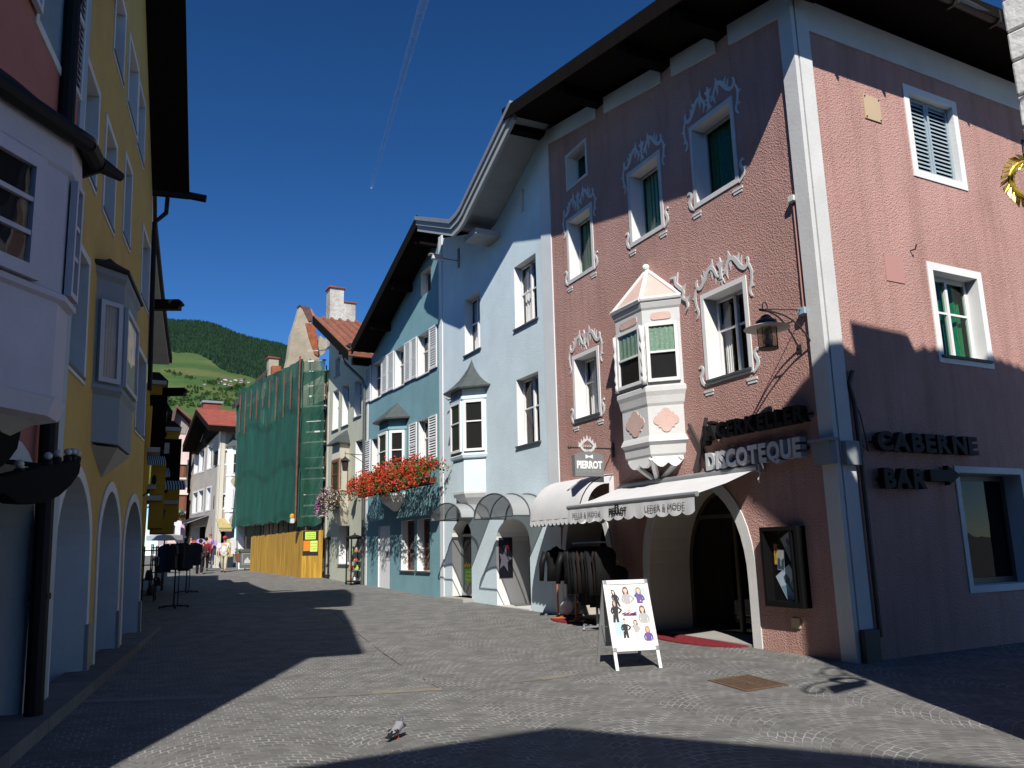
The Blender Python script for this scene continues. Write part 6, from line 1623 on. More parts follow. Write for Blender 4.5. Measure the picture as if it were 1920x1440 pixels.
r = F3.rect(330, 985, 347, 1005, .3); q = MB(); q.box(F3, r[0], r[1], 0, .45, r[2], r[3]); q.build('bay_base', PALEPINK, pk); q = MB(); q.box(F3, r[0] - .06, r[1] + .06, 0, .5, r[2] - .14, r[2]); q.build('cornice', CREAM, pk)
flower_box('flower_box', 'green window box with pink flowers on the far pale pink house', F3, F3.px(324, 958, .6)[0], F3.px(347, 958, .6)[0], .42, .75, F3.px(335, 961, .6)[1], LEAF, [(PALEPETAL, 1, 0, 1)], 260, 40, .25, .05, 3, mat('dark_green_box', (.03, .1, .06), .7))
# balcony plants and lamp on the golden side
# ------------------------------------------------------------------ YELLOW HOUSE (left, in shade)
yel = thing('ochre_yellow_house', 'ochre yellow house in shade with deep white window frames, grey bay and arched doors', 'house', FY.w(-3.5, 0))
HY = []
def yr(x0, y0, x1, y1):
    a, b = FY.px(x0, y0), FY.px(x1, y1); return (min(a[0], b[0]), max(a[0], b[0]))
rowz = {3: None}
specs = []
for (l, r_, top, bot) in (((211, 93), (230, 173), None, None), ((237, 195), (255, 262), None, None), ((255, 268), (268, 325), None, None)):
    a, b = FY.px(*l), FY.px(*r_); specs.append((a[0], b[0], (a[1] + b[1]) / 2, (a[1] + b[1]) / 2 + 1.42))
for (l, r_) in (((150, 300), (178, 370)), ((190, 395), (212, 445)), ((228, 437), (242, 480)), ((262, 555), (277, 593))):
    a, b = FY.px(*l), FY.px(*r_); specs.append((a[0], b[0], (a[1] + b[1]) / 2, (a[1] + b[1]) / 2 + 1.55))
for (l, r_) in (((117, 685), (157, 722)), ((251, 805), (269, 833))):
    a, b = FY.px(*l), FY.px(*r_); specs.append((a[0], b[0], (a[1] + b[1]) / 2, (a[1] + b[1]) / 2 + 1.72))
for (a, b, c, d) in specs:
    window(yel, FY, inset((a, b, c, d), .1), .34, 1, (), .07, SHUTGREY, .1, OFFWHITE, holes=HY, sill=.03, sillmat=SLATE)
for (x0, x1, yb) in ((93, 166, 1180), (178, 222, 1150), (227, 262, 1120)):
    a = FY.px(x0, 1100)[0]; b = FY.px(x1, 1100)[0]
    poly = arch(a + .12, b - .16, -.1, 1.75, .85, 14, 1.8)
    HY.append((poly, .5, .8)); n = len(poly); ii = list(range(1, n)) + [0]; cs = (a + b) / 2; hw = (b - a) / 2 - .14
    q = MB(); q.ring(FY, [poly[i] for i in ii], [((poly[i][0] - cs) * (hw + .16) / hw + cs, poly[i][1] * 1.06) for i in ii], 0, .02, closed=False); q.build('arch_surround', OFFWHITE, yel)
    q = MB(); q.box(FY, a + .14, b - .18, -.5, -.44, .0, .75); q.box(FY, b - .16, b + .02, .0, .05, -.1, .72); q.build('stone_base', STONE, yel)
    q = MB(); q.box(FY, a + .14, b - .18, -.52, -.46, .75, 2.55); q.build('shop_window', mat('pale_blind_white', (.5, .51, .53), .8, .05, 2), yel)
vs0 = (0.0, FY.px(286, 367)[1]); 
v1 = FY.px(273, 0); sl2 = (v1[1] - vs0[1]) / (v1[0] - vs0[0])
rd = (-4.0, vs0[1] + sl2 * -4.0)
YT = [(.02, vs0[1] + .0), (-3.3, vs0[1] + sl2 * -3.3), (-5.4, vs0[1] + sl2 * -3.3), (YL - .6, vs0[1] + sl2 * -3.3 - 1.9)]
q = MB(); q.wall(FY, [(YL, -.3), (0, -.3)] + [(s, z - .06) for s, z in YT[:3]] + [(YL, YT[2][1] - 1.6)], HY, .34, 0, 1, None, 2)
q.poly([FY.w(0, -.3, 0), FY.w(0, -.3, -8), FY.w(0, vs0[1], -8), FY.w(0, vs0[1], 0)])
q.build('wall', [YELLOW, OFFWHITE, DARK], yel)
VOY = .75
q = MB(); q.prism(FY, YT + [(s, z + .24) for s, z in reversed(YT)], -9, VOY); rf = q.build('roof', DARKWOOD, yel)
q = MB(); g_z = FY.px(330, 372, VOY)[1]; a = FY.w(.05, vs0[1] - .05, -2); 
q.tube([FY.w(.03, vs0[1] + .1, -6), FY.w(.03, vs0[1] + .1, .75), FY.w(.03, vs0[1] + .06, 1.1)], .09, 8); q.tube([FY.w(.06, vs0[1] + .0, .3), FY.w(.06, vs0[1] - .35, .28), FY.w(.06, vs0[1] - .6, .05), FY.w(.06, 5, .06)], .05, 8); q.build('gutter', BLACK, rf)
# grey bay window on the yellow house
yw_, yn_, yf_ = FY.px(176, 640)[0], FY.px(231, 640, .32)[0], FY.px(256, 640, .32)[0]
YB = [(yw_, 0), (yn_, .32), (yf_, .32), (yf_ + .3, 0)]
zy = lambda y, k=1: FY.px(176, y)[1]
bay(yel, FY, YB, BLUEGREY, SHUTGREY, [(zy(832), .92), (zy(740), .93), (zy(730), 1.06), (zy(722), 1.05), (zy(720), .98), (zy(545), .98), (zy(508), .98), (zy(500), 1.1), (zy(486), 1.1)], (zy(716), zy(552)), winfaces=(0, 1, 2), rows=(), fw=.07, inset_=.06, curtain=[(BLIND, 0, 1, 0, 1)], framem=mat('pale_grey_frame', (.5, .52, .54), .6, .05, 4),
    roof=[(zy(488), 1.2), (zy(482), 1.22), (zy(440), .35), (zy(420), .02)], roofm=BLACK, base=[(zy(888), .04), (zy(838), .9)], basem=mat('grey_cream_corbel', (.4, .38, .33), .9, .1, 2))
# black downpipe at the yellow / rose house joint
t = thing('drainpipe', 'tall black drainpipe between the rose house and the ochre yellow house', 'drainpipe', FY.w(YL - .05, 0, .15))
q = MB(); ppp = [FY.px(40, 1300, .12)[0]]
sp = FY.px(100, 655, .12)[0]
q.tube([FY.w(sp, .1, .12), FY.w(sp, 12, .12)], .085, 10)
for z in (1.2, 3.4, 5.6, 7.8): q.tube([FY.w(sp, z, .12), FY.w(sp, z + .06, .12)], .1, 10)
q.build('pipe', BLACK, t)

# ------------------------------------------------------------------ ROSE HOUSE with lilac bay (far left)
FR2 = Frame(FY.w(YL - .22, 0, .0), -16, -1, .02)
ros = thing('rose_house', 'rose red house in shade with a large lilac-white bay window and grey shutters', 'house', FR2.w(-3, 0))
HR = []
# upper window with shutters
for (xa, xb) in ((62, 75), ):
    pass
wz = (6.9, 8.7)
for (sa, sb) in ((-1.95, -1.05), (-4.6, -3.5)):
    window(ros, FR2, (sa, sb, *wz), .3, 1, (), .06, SHUTGREY, .1, OFFWHITE, holes=HR)
    for (a, b) in ((sa - .62, sa - .12), (sb + .12, sb + .62)): shutter(ros, FR2, a, b, wz[0] - .02, wz[1] + .1, .03, mat('pale_grey_shutter', (.56, .6, .63), .6, .06, 5), 22, .05)
ax = (FR2.px(0, 1100)[0], FR2.px(58, 1100)[0])
pa = arch(ax[1] - 1.75, ax[1] - .12, -.1, 1.75, .75, 14, 1.9); HR.append((pa, .5, .9))
n = len(pa); ii = list(range(1, n)) + [0]; cs = (pa[0][0] + pa[1][0]) / 2; hw = (pa[1][0] - pa[0][0]) / 2
q = MB(); q.ring(FR2, [pa[i] for i in ii], [((pa[i][0] - cs) * (hw + .2) / hw + cs, pa[i][1] * 1.08) for i in ii], 0, .03, closed=False); q.build('arch_surround', OFFWHITE, ros)
q = MB(); q.wall(FR2, [(-7.0, -.3), (0, -.3), (0, 10.1), (-7.0, 10.1)], HR, .3, 0, 1, None, 2)
q.poly([FR2.w(-7.0, -.3, 0), FR2.w(-7.0, -.3, -8), FR2.w(-7.0, 10.1, -8), FR2.w(-7.0, 10.1, 0)]); q.build('wall', [ROSE, OFFWHITE, DARK], ros)
q = MB(); q.box(FR2, -.25, -.02, -.02, .025, 0, 10); q.build('corner_strip', SHUTGREY, ros)
LB = [(FR2.px(28, 640)[0] - 2.2, 0), (0, 0), (0, 0), (0, 0)]
fr = FR2.px(112, 620, .75)[0]
LB = [(fr - 2.75, 0), (fr - 2.25, .75), (fr - .0, .75), (fr + .35, 0)]
# near canted face and front face seen from the street
sN, sF = FR2.px(110, 640, .8)[0], FR2.px(134, 600, .8)[0]
LB = [(sN - 1.55, 0), (sN, .8), (sF, .8), (sF + .7, 0)]
zl = lambda y: FR2.px(108, y, .8)[1]
bay(ros, FR2, LB, LILAC, LILAC, [(zl(792), .8), (zl(785), .95), (zl(750), 1.0), (zl(748), .97), (zl(562), .97), (zl(556), 1.03), (zl(545), 1.03), (zl(540), .98), (zl(290), .98), (zl(282), 1.02), (zl(205), 1.0)], (zl(540), zl(292)), winfaces=(0, 1, 2), rows=(.35, .62), fw=.1, cols=1, inset_=.36,
    curtain=[(CURTAIN, 0, .5, 0, 1)], roof=[(zl(212), 1.1), (zl(200), 1.12), (zl(100), .5), (zl(50), .12)], roofm=mat('old_wood_shingle', (.035, .032, .028), .9, .3, 12, .02, 18), base=[(zl(905), .1), (zl(840), .5), (zl(788), .82)], basem=mat('grey_cream_corbel', (.4, .38, .33)))
q = MB()
for i in range(3):
    (sa, oa), (sb, ob_) = LB[i], LB[i + 1]; c_ = (LB[0][0] + LB[-1][0]) / 2
    q.tube([FR2.w(c_ + (sa - c_) * 1.13, zl(208), oa * 1.13), FR2.w(c_ + (sb - c_) * 1.13, zl(208), ob_ * 1.13)], .07, 8)
q.tube([FR2.w(sF + .05, zl(210), .92), FR2.w(sF + .25, zl(212), 1.05)], [.07, .04], 8); q.build('bay_gutter', BLACK, ros)
# roof eave of the rose house: horizontal, throws the long shadow over the paving
def eave_over(px_, py_, h):
    """point at height h whose shadow ends at the sighted ground point"""
    g_ = on_ground(px_, py_); return g_ + sd * ((h - g_.z) / sd.z)
RH = 10.1
rp = [eave_over(*k_, RH) for k_ in ((560, 1141), (640, 1145), (655, 1170), (678, 1227), (545, 1236))]
rp = [FR2.w(.4, RH, -8)] + rp + [FR2.w((rp[-1] - FR2.P).dot(FR2.d), RH, -8)]
q = MB(); n = len(rp); q.add(rp + [p + V((0, 0, .2)) for p in rp], [tuple(range(n)), tuple(range(n, 2 * n))] + [(i, (i + 1) % n, n + (i + 1) % n, n + i) for i in range(n)]); q.build('roof', DARKWOOD, ros)
# black lamp canopy on the rose house: two boat-shaped boards carrying bulbs
t = thing('lamp_canopy', 'black boat-shaped sign boards with a row of round bulbs over the rose house door', 'sign', FR2.w(-1.3, 3.0, .7))
OQ = .45
pts = [FR2.px(x, y, OQ) for x, y in ((-30, 900), (20, 890), (75, 877), (120, 868), (146, 863), (152, 872), (149, 888), (134, 910), (112, 930), (88, 942), (60, 946), (34, 944), (10, 925), (-30, 930))]
q = MB(); q.prism(FR2, pts, OQ - .12, OQ); q.build('board', MATTE, t, bevel=.01)
q = MB()
for k_ in (3, 8): q.tube([FR2.w(pts[k_][0], pts[k_][1] - .04, OQ - .1), FR2.w(pts[k_][0] - .1, pts[k_][1] + .0, 0)], .025, 6)
q.build('stay', BLACK, t)
pts = [FR2.px(x, y, .5) for x, y in ((-40, 755), (0, 752), (22, 765), (36, 785), (40, 810), (34, 840), (18, 862), (0, 878), (-40, 890))]
q = MB(); q.prism(FR2, pts, .42, .5); q.build('board', MATTE, t, bevel=.01)
for (x, y) in ((90, 861), (108, 856), (127, 853), (137, 852), (145, 855), (36, 877), (20, 760)):
    o = OQ - .06 if x != 20 else .46; c = FR2.px(x, y, o)
    q = MB(); q.lathe(FR2.w(c[0], c[1] - .045, o), [(.035, -.03), (.04, .03), (.03, .04)], 8); so_k = q.build('lamp_socket', BLACK, t)
    q = MB(); q.ball(FR2.w(c[0], c[1] + .03, o), .036); q.build('bulb', mat('clear_bulb_glass', (.5, .5, .5), .15, 0), so_k, smooth=True)

# ------------------------------------------------------------------ GOLDEN HOUSE beyond, with little roofs and striped awnings

gA, gB = at(291, 430, 18.6), at(320.5, 684, 26)
hg = math.degrees(math.atan2(gB.x - gA.x, gB.y - gA.y))
nG = V((math.cos(R(hg)), -math.sin(R(hg)), 0))
FO = Frame(V((gA.x, gA.y, 0)) - nG * .95, hg, -1)
LG = (V((gB.x, gB.y, 0)) - V((gA.x, gA.y, 0))).length
gold = thing('golden_house', 'golden ochre house in shade with stacked bays, curved white eave and projecting gutter beams', 'house', FO.w(LG / 2, 0))
VG = [(-2.2, gA.z + 2.4), (0, gA.z), (LG * .35, gA.z + (gB.z - gA.z) * .42), (LG * .7, gA.z + (gB.z - gA.z) * .76), (LG, gB.z)]
q = MB(); q.wall(FO, [(-2.2, -.2), (LG + 6, -.2), (LG + 6, gB.z - .1), (LG, gB.z - .1)] + [(s, z - .1) for s, z in reversed(VG[:-1])], [], .2)
q.poly([FO.w(LG + 6, -.2, 0), FO.w(LG + 6, -.2, -6), FO.w(LG + 6, gB.z, -6), FO.w(LG + 6, gB.z, 0)]); q.build('wall', [GOLD, OFFWHITE, DARK], gold)
q = MB(); q.prism(FO, VG + [(s, z + .05) for s, z in reversed(VG)], -6, .9); q.build('soffit', OFFWHITE, gold)
q = MB(); q.prism(FO, [(s, z + .055) for s, z in VG] + [(s, z + .25) for s, z in reversed(VG)], -6, .98); q.build('roof', DARKTILE, gold)
def pbox(par, name, m, x0, y0, x1, y1, Y, depth, taper=None, hd=66, bevel=0.0):
    """box whose street-facing end spans the given sight lines at distance Y"""
    a, b = at(x0, y1, Y), at(x1, y1, Y); zt = at(x0, y0, Y).z
    f = Frame((a.x, a.y), hd, -1); w_ = (b - a).length
    q = MB()
    if taper: q.hexa([f.w(0, a.z, -depth), f.w(w_, a.z, -depth), f.w(w_, a.z, 0), f.w(0, a.z, 0), f.w(0, zt, -depth), f.w(w_ * (1 - taper), zt, -depth), f.w(w_ * (1 - taper), zt, 0), f.w(0, zt, 0)])
    else: q.box(f, 0, w_, -depth, 0, a.z, zt)
    return q.build(name, m, par, bevel=bevel)
for (xa, xb, y, Y, hh) in ((284, 338, 572, 20.2, .26), (296, 347, 735, 24.5, .24)):
    a, b = at(xa, y, Y), at(xb, y, Y - .35); d = (b - a).normalized(); q = MB()
    q.hexa([a + V((0, -.1, -hh / 2)), b + V((0, -.1, -hh / 2)), b + V((0, .1, -hh / 2)), a + V((0, .1, -hh / 2)), a + V((0, -.1, hh / 2)), b + V((0, -.1, hh / 2)), b + V((0, .1, hh / 2)), a + V((0, .1, hh / 2))])
    e = b + d * .09; q.hexa([b + V((0, -.1, -.02)), e + V((0, -.1, 0)), e + V((0, .1, 0)), b + V((0, .1, -.02)), b + V((0, -.1, hh / 2)), e + V((0, -.1, .04)), e + V((0, .1, .04)), b + V((0, .1, hh / 2))])
    q.build('gutter_beam', BLACK, gold)
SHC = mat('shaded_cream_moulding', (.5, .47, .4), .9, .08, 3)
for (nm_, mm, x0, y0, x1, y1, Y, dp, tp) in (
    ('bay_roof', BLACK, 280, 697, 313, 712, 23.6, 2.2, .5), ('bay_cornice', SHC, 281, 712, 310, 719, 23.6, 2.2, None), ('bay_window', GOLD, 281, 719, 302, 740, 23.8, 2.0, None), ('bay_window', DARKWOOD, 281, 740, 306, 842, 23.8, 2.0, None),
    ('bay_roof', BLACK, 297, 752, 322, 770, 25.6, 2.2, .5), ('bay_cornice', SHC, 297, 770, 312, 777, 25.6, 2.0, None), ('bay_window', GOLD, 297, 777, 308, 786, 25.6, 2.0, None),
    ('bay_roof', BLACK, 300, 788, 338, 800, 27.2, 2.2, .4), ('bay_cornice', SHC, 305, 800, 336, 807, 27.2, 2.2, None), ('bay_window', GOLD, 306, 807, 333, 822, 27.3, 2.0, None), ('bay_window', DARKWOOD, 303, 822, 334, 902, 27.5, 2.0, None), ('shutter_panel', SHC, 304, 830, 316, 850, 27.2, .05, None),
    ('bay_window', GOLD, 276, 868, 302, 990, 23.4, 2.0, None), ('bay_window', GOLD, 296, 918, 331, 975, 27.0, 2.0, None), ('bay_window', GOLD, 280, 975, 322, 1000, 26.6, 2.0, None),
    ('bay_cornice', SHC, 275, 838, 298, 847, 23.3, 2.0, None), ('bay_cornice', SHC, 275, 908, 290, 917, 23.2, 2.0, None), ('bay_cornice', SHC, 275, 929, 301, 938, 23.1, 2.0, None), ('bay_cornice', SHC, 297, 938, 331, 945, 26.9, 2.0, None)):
    pbox(gold, nm_, mm, x0, y0, x1, y1, Y, dp, tp)
for (x, y, rx, ry, Y) in ((310, 915, 6, 10, 26.9), (289, 900, 4, 9, 23.2), (309, 815, 4, 5, 27.1)):
    c = at(x, y, Y); k = Y / FPX; f = Frame((c.x, c.y), 66, -1); q = MB(); q.prism(f, [(rx * k * math.cos(a * .524), c.z + ry * k * math.sin(a * .524)) for a in range(12)], .0, .12); q.build('oval_window', DARK, gold)
# striped awnings on the golden house
def striped(label, x0, y0, x1, y1, Y):
    a, b = at(x0, y1, Y), at(x1, y1, Y); zt = at(x0, y0, Y).z; w_ = (b - a).length; f = Frame((a.x, a.y), 66, -1); t = thing('striped_awning', label, 'awning', a, 'green and white awnings of the golden house')
    n = 9
    for j, (nm_, mm) in enumerate((('canopy', mat('dark_green_canvas', (.02, .06, .05), .9, .1, 4)), ('stripe', mat('pale_green_canvas', (.5, .56, .53), .9, .05, 4)))):
        q = MB()
        for i in range(j, n * 2, 2):
            s0_, s1_ = w_ * i / (2 * n), w_ * (i + 1) / (2 * n)
            q.hexa([f.w(s0_, a.z, .35), f.w(s1_, a.z, .35), f.w(s1_ - .04, zt, -.05), f.w(s0_ - .04, zt, -.05), f.w(s0_, a.z + .02, .35), f.w(s1_, a.z + .02, .35), f.w(s1_ - .04, zt + .02, -.05), f.w(s0_ - .04, zt + .02, -.05)])
            q.box(f, s0_, s1_, .34, .36, a.z - .1, a.z + .01)
        q.build(nm_, mm, t)
striped('uppermost green and white striped awning of the golden house', 277, 856, 308, 868, 23.2)
striped('middle green and white striped awning of the golden house', 291, 878, 316, 890, 25.2)
striped('lowest and farthest green and white striped awning of the golden house', 302, 902, 344, 914, 26.6)

# ------------------------------------------------------------------ street life on the left
# market parasols far down the left side
def parasol(label, x, ytop, yedge, Y, wpx):
    c = at(x, yedge, Y); zt = at(x, ytop, Y).z; g_ = ground_z(Y) + .25; t = thing('market_parasol', label, 'parasol', (c.x, c.y, g_)); k = wpx * Y / FPX / 2
    q = MB(); b = [V((c.x, c.y, c.z)) + V((k * math.cos(R(20 + 90 * i)), k * math.sin(R(20 + 90 * i)), 0)) for i in range(4)]; a = V((c.x, c.y, zt)); q.add(b + [a], [(0, 1, 4), (1, 2, 4), (2, 3, 4), (3, 0, 4)])
    for i in range(4):
        p0, p1 = b[i], b[(i + 1) % 4]; q.poly([p0, p1, p1 - V((0, 0, .22)), p0 - V((0, 0, .22))])
    q.build('canopy', mat('dove_grey_canvas', (.42, .43, .46), .9, .05, 3), t, recalc=False); q = MB(); q.tube([V((c.x, c.y, g_)), a], .03, 8); q.build('pole', BLACK, t); return t
parasol('larger grey market parasol on the left beyond the golden house', 309, 1000, 1004, 37, 62)
parasol('smaller grey market parasol low behind the clothes racks', 309, 1018, 1030, 42, 44)
t = thing('hanging_lantern_ball', 'round red paper lantern hanging at the end of the golden house', 'lantern', at(318, 970, 30)); c = at(318, 971, 30)
q = MB(); q.ball(c, .125, 0, 14, 10, (1, 1, .85)); q.build('paper_ball', mat('red_paper', (.55, .08, .07), .6, .1, 5), t, smooth=True)
q = MB(); q.tube([c + V((0, 0, .1)), c + V((0, 0, .55))], .006, 5); q.build('cord', BLACK, t)
# clothes racks standing in the shade
def garment(p, w_, h_, m, hd, lab, grp):
    f = Frame((p.x, p.y), hd, -1); q = MB()
    q.prism(f, [(-w_ * .62, p.z - h_ * .4), (-w_ / 2, p.z - .03), (-w_ * .14, p.z + .03), (w_ * .14, p.z + .03), (w_ / 2, p.z - .03), (w_ * .62, p.z - h_ * .4), (w_ * .44, p.z - h_ * .42), (w_ * .46, p.z - h_), (-w_ * .46, p.z - h_), (-w_ * .44, p.z - h_ * .42)], -.05, .05)
    tag(q.build('hanging_garment', m, loc=tuple(p), bevel=.015), lab, 'garment', grp)
def rack(label, base, h, n, seed, grp, lab):
    t = thing('clothes_rack', label, 'clothes rack', base); rr = random.Random(seed)
    q = MB(); q.tube([base + V((0, 0, .03)), base + V((0, 0, h + .05))], .022, 8); q.tube([base + V((.09, .05, .03)), base + V((.09, .05, h * .6))], .014, 6); q.build('pole', BLACK, t)
    q = MB()
    for k in range(5): a = R(72 * k + 10); q.tube([base + V((0, 0, .07)), base + V((.38 * math.cos(a), .38 * math.sin(a), .045))], .02, 6); q.ball(base + V((.38 * math.cos(a), .38 * math.sin(a), .035)), .035)
    q.build('base', BLACK, t)
    q = MB(); q.tube([base + V((.3 * math.cos(R(k * 30)), .3 * math.sin(R(k * 30)), h)) for k in range(13)], .012, 6); q.tube([base + V((-.3, 0, h)), base + V((.3, 0, h))], .012, 6); q.build('ring', BLACK, t)
    cs_ = [(.03, .03, .035), (.09, .06, .025), (.02, .05, .05), (.07, .03, .03), (.03, .04, .08), (.1, .09, .07)]
    for i in range(n):
        a = 2 * math.pi * i / n + .3; p = base + V((.3 * math.cos(a), .3 * math.sin(a), h - .04))
        garment(p, .34, rr.uniform(.62, .8), mat('shade_cloth_%s' % 'abcdef'[i % 6], cs_[i % 6], .9, .2, 9), math.degrees(a) + 20, lab, grp)
rb_ = on_ground(325, 1140)
rack('tall black clothes rack standing in the shaded street, nearest one', rb_, 1.75, 7, 3, 'clothes on the nearest shaded rack', 'dark garment on the nearest shaded clothes rack')
rb2 = on_ground(348, 1112)
rack('black clothes rack farther back in the shaded street', rb2, 1.72, 6, 5, 'clothes on the farther shaded rack', 'dark garment on the farther shaded clothes rack')
# black display shelves along the golden house
for (x, y, lab, seed) in ((276, 1128, 'black iron shelf rack of wares against the golden house, nearest one', 5), (292, 1108, 'black iron shelf rack of wares against the golden house, farther one', 6)):
    b = on_ground(x, y); t = thing('shelf_rack', lab, 'shelf rack', b); f = Frame((b.x, b.y), -20, -1); rr = random.Random(seed)
    q = MB()
    for s in (-.4, .4):
        for o in (-.2, .2): q.box(f, s - .02, s + .02, o - .02, o + .02, b.z, b.z + 1.7)
    for z in (.2, .65, 1.1, 1.55): q.box(f, -.42, .42, -.22, .22, b.z + z, b.z + z + .03)
    q.build('frame', BLACK, t)
    for k in range(8):
        s = -.32 + .2 * (k % 4); z = b.z + (.23, .68)[k // 4]; h_ = rr.uniform(.15, .3); q = MB(); p = f.w(s, z, rr.uniform(-.05, .1)); q.lathe(p, [(.05, 0), (.08, .04), (.06, h_ * .7), (.03, h_)], 8)
        tag(q.build('ware', mat('shade_cloth_%s' % 'abcdef'[k % 6], (.05, .05, .05)), loc=tuple(p)), 'small dark ware standing on a black shelf rack by the golden house', 'ware', 'wares on the black shelf racks')
# iron lanterns on the golden house wall
for (x, y, lab) in ((290, 970, 'black iron wall lantern on the golden house, nearer one'), (300, 985, 'black iron wall lantern on the golden house, farther one')):
    c = at(x, y, 24 if x < 295 else 27); t = thing('wall_lantern', lab, 'lantern', c); q = MB(); q.lathe(c, [(.08, 0), (.15, .42), (.18, .45), (.06, .6), (.015, .7)], 6); q.build('lantern_head', IRON, t)
    q = MB(); q.tube([c + V((0, 0, .68)), c + V((-.25, .1, .8)), c + V((-.55, .2, .6))], .018, 6); q.build('arm', IRON, t)
# leaning A-board in the shade
b = on_ground(303, 1098); t = thing('folding_sign', 'grey folding sign leaning in the shade by the parasols', 'sign', b); f = Frame((b.x, b.y), 40, -1)
q = MB(); q.hexa([f.w(-.25, b.z, 0), f.w(.25, b.z, 0), f.w(.25, b.z, .03), f.w(-.25, b.z, .03), f.w(-.25, b.z + 1.15, -.3), f.w(.25, b.z + 1.15, -.3), f.w(.25, b.z + 1.15, -.27), f.w(-.25, b.z + 1.15, -.27)]); q.build('board', mat('grey_board', (.3, .31, .32), .7), t)
q = MB(); q.tube([f.w(-.25, b.z + 1.1, -.3), f.w(-.25, b.z, -.6)], .015, 6); q.tube([f.w(.25, b.z + 1.1, -.3), f.w(.25, b.z, -.6)], .015, 6); q.build('prop', BLACK, t)

# ------------------------------------------------------------------ litter bin and a post
b = on_ground(462, 1062); b = at(463, 1062, 43.5); b.z = ground_z(b.y)
b.z = at(463, 1062, 43.5).z
bn = thing('litter_bin', 'grey box litter bin with a framed pale picture by the yellow fence', 'bin', b); f = Frame((b.x, b.y), 66, -1)
q = MB(); q.box(f, -.33, .36, -.5, 0, b.z - .1, b.z + .74); q.build('body', mat('bin_grey', (.13, .14, .14), .6, .1, 5), bn, bevel=.02)
q = MB(); q.hexa([f.w(-.36, b.z + .74, -.53), f.w(.39, b.z + .74, -.53), f.w(.39, b.z + .74, .03), f.w(-.36, b.z + .74, .03), f.w(-.2, b.z + .9, -.4), f.w(.25, b.z + .9, -.4), f.w(.25, b.z + .9, -.1), f.w(-.2, b.z + .9, -.1)]); q.build('lid', mat('bin_dark', (.06, .06, .06), .6, .1, 5), bn)
q = MB(); q.ring(f, rect(-.22, .25, b.z + .12, b.z + .62), rect(-.27, .3, b.z + .07, b.z + .67), .001, .02); q.build('picture_frame', mat('bin_frame', (.25, .26, .25), .5), bn)
q = MB(); q.prism(f, [(-.15, b.z + .16), (.2, b.z + .16), (.18, b.z + .3), (.08, b.z + .36), (.03, b.z + .48), (-.06, b.z + .4), (-.14, b.z + .3)], .001, .006); q.build('picture', mat('pale_picture', (.5, .52, .5), .7, .1, 9), bn)
q = MB(); q.box(f, .38, .5, -.35, -.05, b.z - .1, b.z + .72); tag(q.build('barrier_board', mat('red_orange_board', (.55, .13, .03), .7, .1, 4), loc=tuple(f.w(.44, b.z, -.2)), bevel=.01), 'red-orange barrier board stuck between the grey bin and the yellow fence', 'barrier')
# wooden tub
b = at(449, 1052, 46); t = thing('planter_tub', 'small round wooden tub behind the walking man', 'planter', b); q = MB(); q.lathe(b, [(.2, 0), (.26, .4), (.23, .42), (.2, .3)], 14); q.build('tub', BROWNWOOD, t)
q = MB(); rr = random.Random(3)
for i in range(90):
    p = b + V((rr.gauss(0, .12), rr.gauss(0, .12), .42 + rr.random() * .3)); a = V((rr.uniform(-1, 1), rr.uniform(-1, 1), rr.uniform(-1, 1))).normalized() * .07; c = a.cross(V((rr.uniform(-1, 1), .3, rr.uniform(-1, 1)))).normalized() * .05; q.poly([p - a, p + c, p + a, p - c])
q.build('foliage', LEAF, t, recalc=False)

# ------------------------------------------------------------------ people
def skin_mesh(name, joints, edges, parent, m, sub=2):
    """joints: {key: (Vector, radius or (rx, ry))}; grown as one continuous surface"""
    keys = list(joints); me = bpy.data.meshes.new(name)
    org = world_loc(parent)
    me.from_pydata([tuple(joints[k][0] - org) for k in keys], [(keys.index(a), keys.index(b)) for a, b in edges], [])
    o = bpy.data.objects.new(name, me); COL.objects.link(o); o.parent = parent
    sm = o.modifiers.new('skin', 'SKIN'); sm.use_smooth_shade = True; sm.branch_smoothing = .3
    for i, k in enumerate(keys):
        r = joints[k][1]; d = me.skin_vertices[0].data[i]; d.radius = (r, r) if not isinstance(r, tuple) else r; d.use_root = (i == 0)
    ss = o.modifiers.new('sub', 'SUBSURF'); ss.levels = sub; ss.render_levels = sub
    dg = bpy.context.evaluated_depsgraph_get(); dg.update()
    ne = bpy.data.meshes.new_from_object(o.evaluated_get(dg)); o.modifiers.clear(); o.data = ne; bpy.data.meshes.remove(me); ne.name = name
    ne.materials.clear(); ne.materials.append(m)
    for p in ne.polygons: p.use_smooth = True
    return o
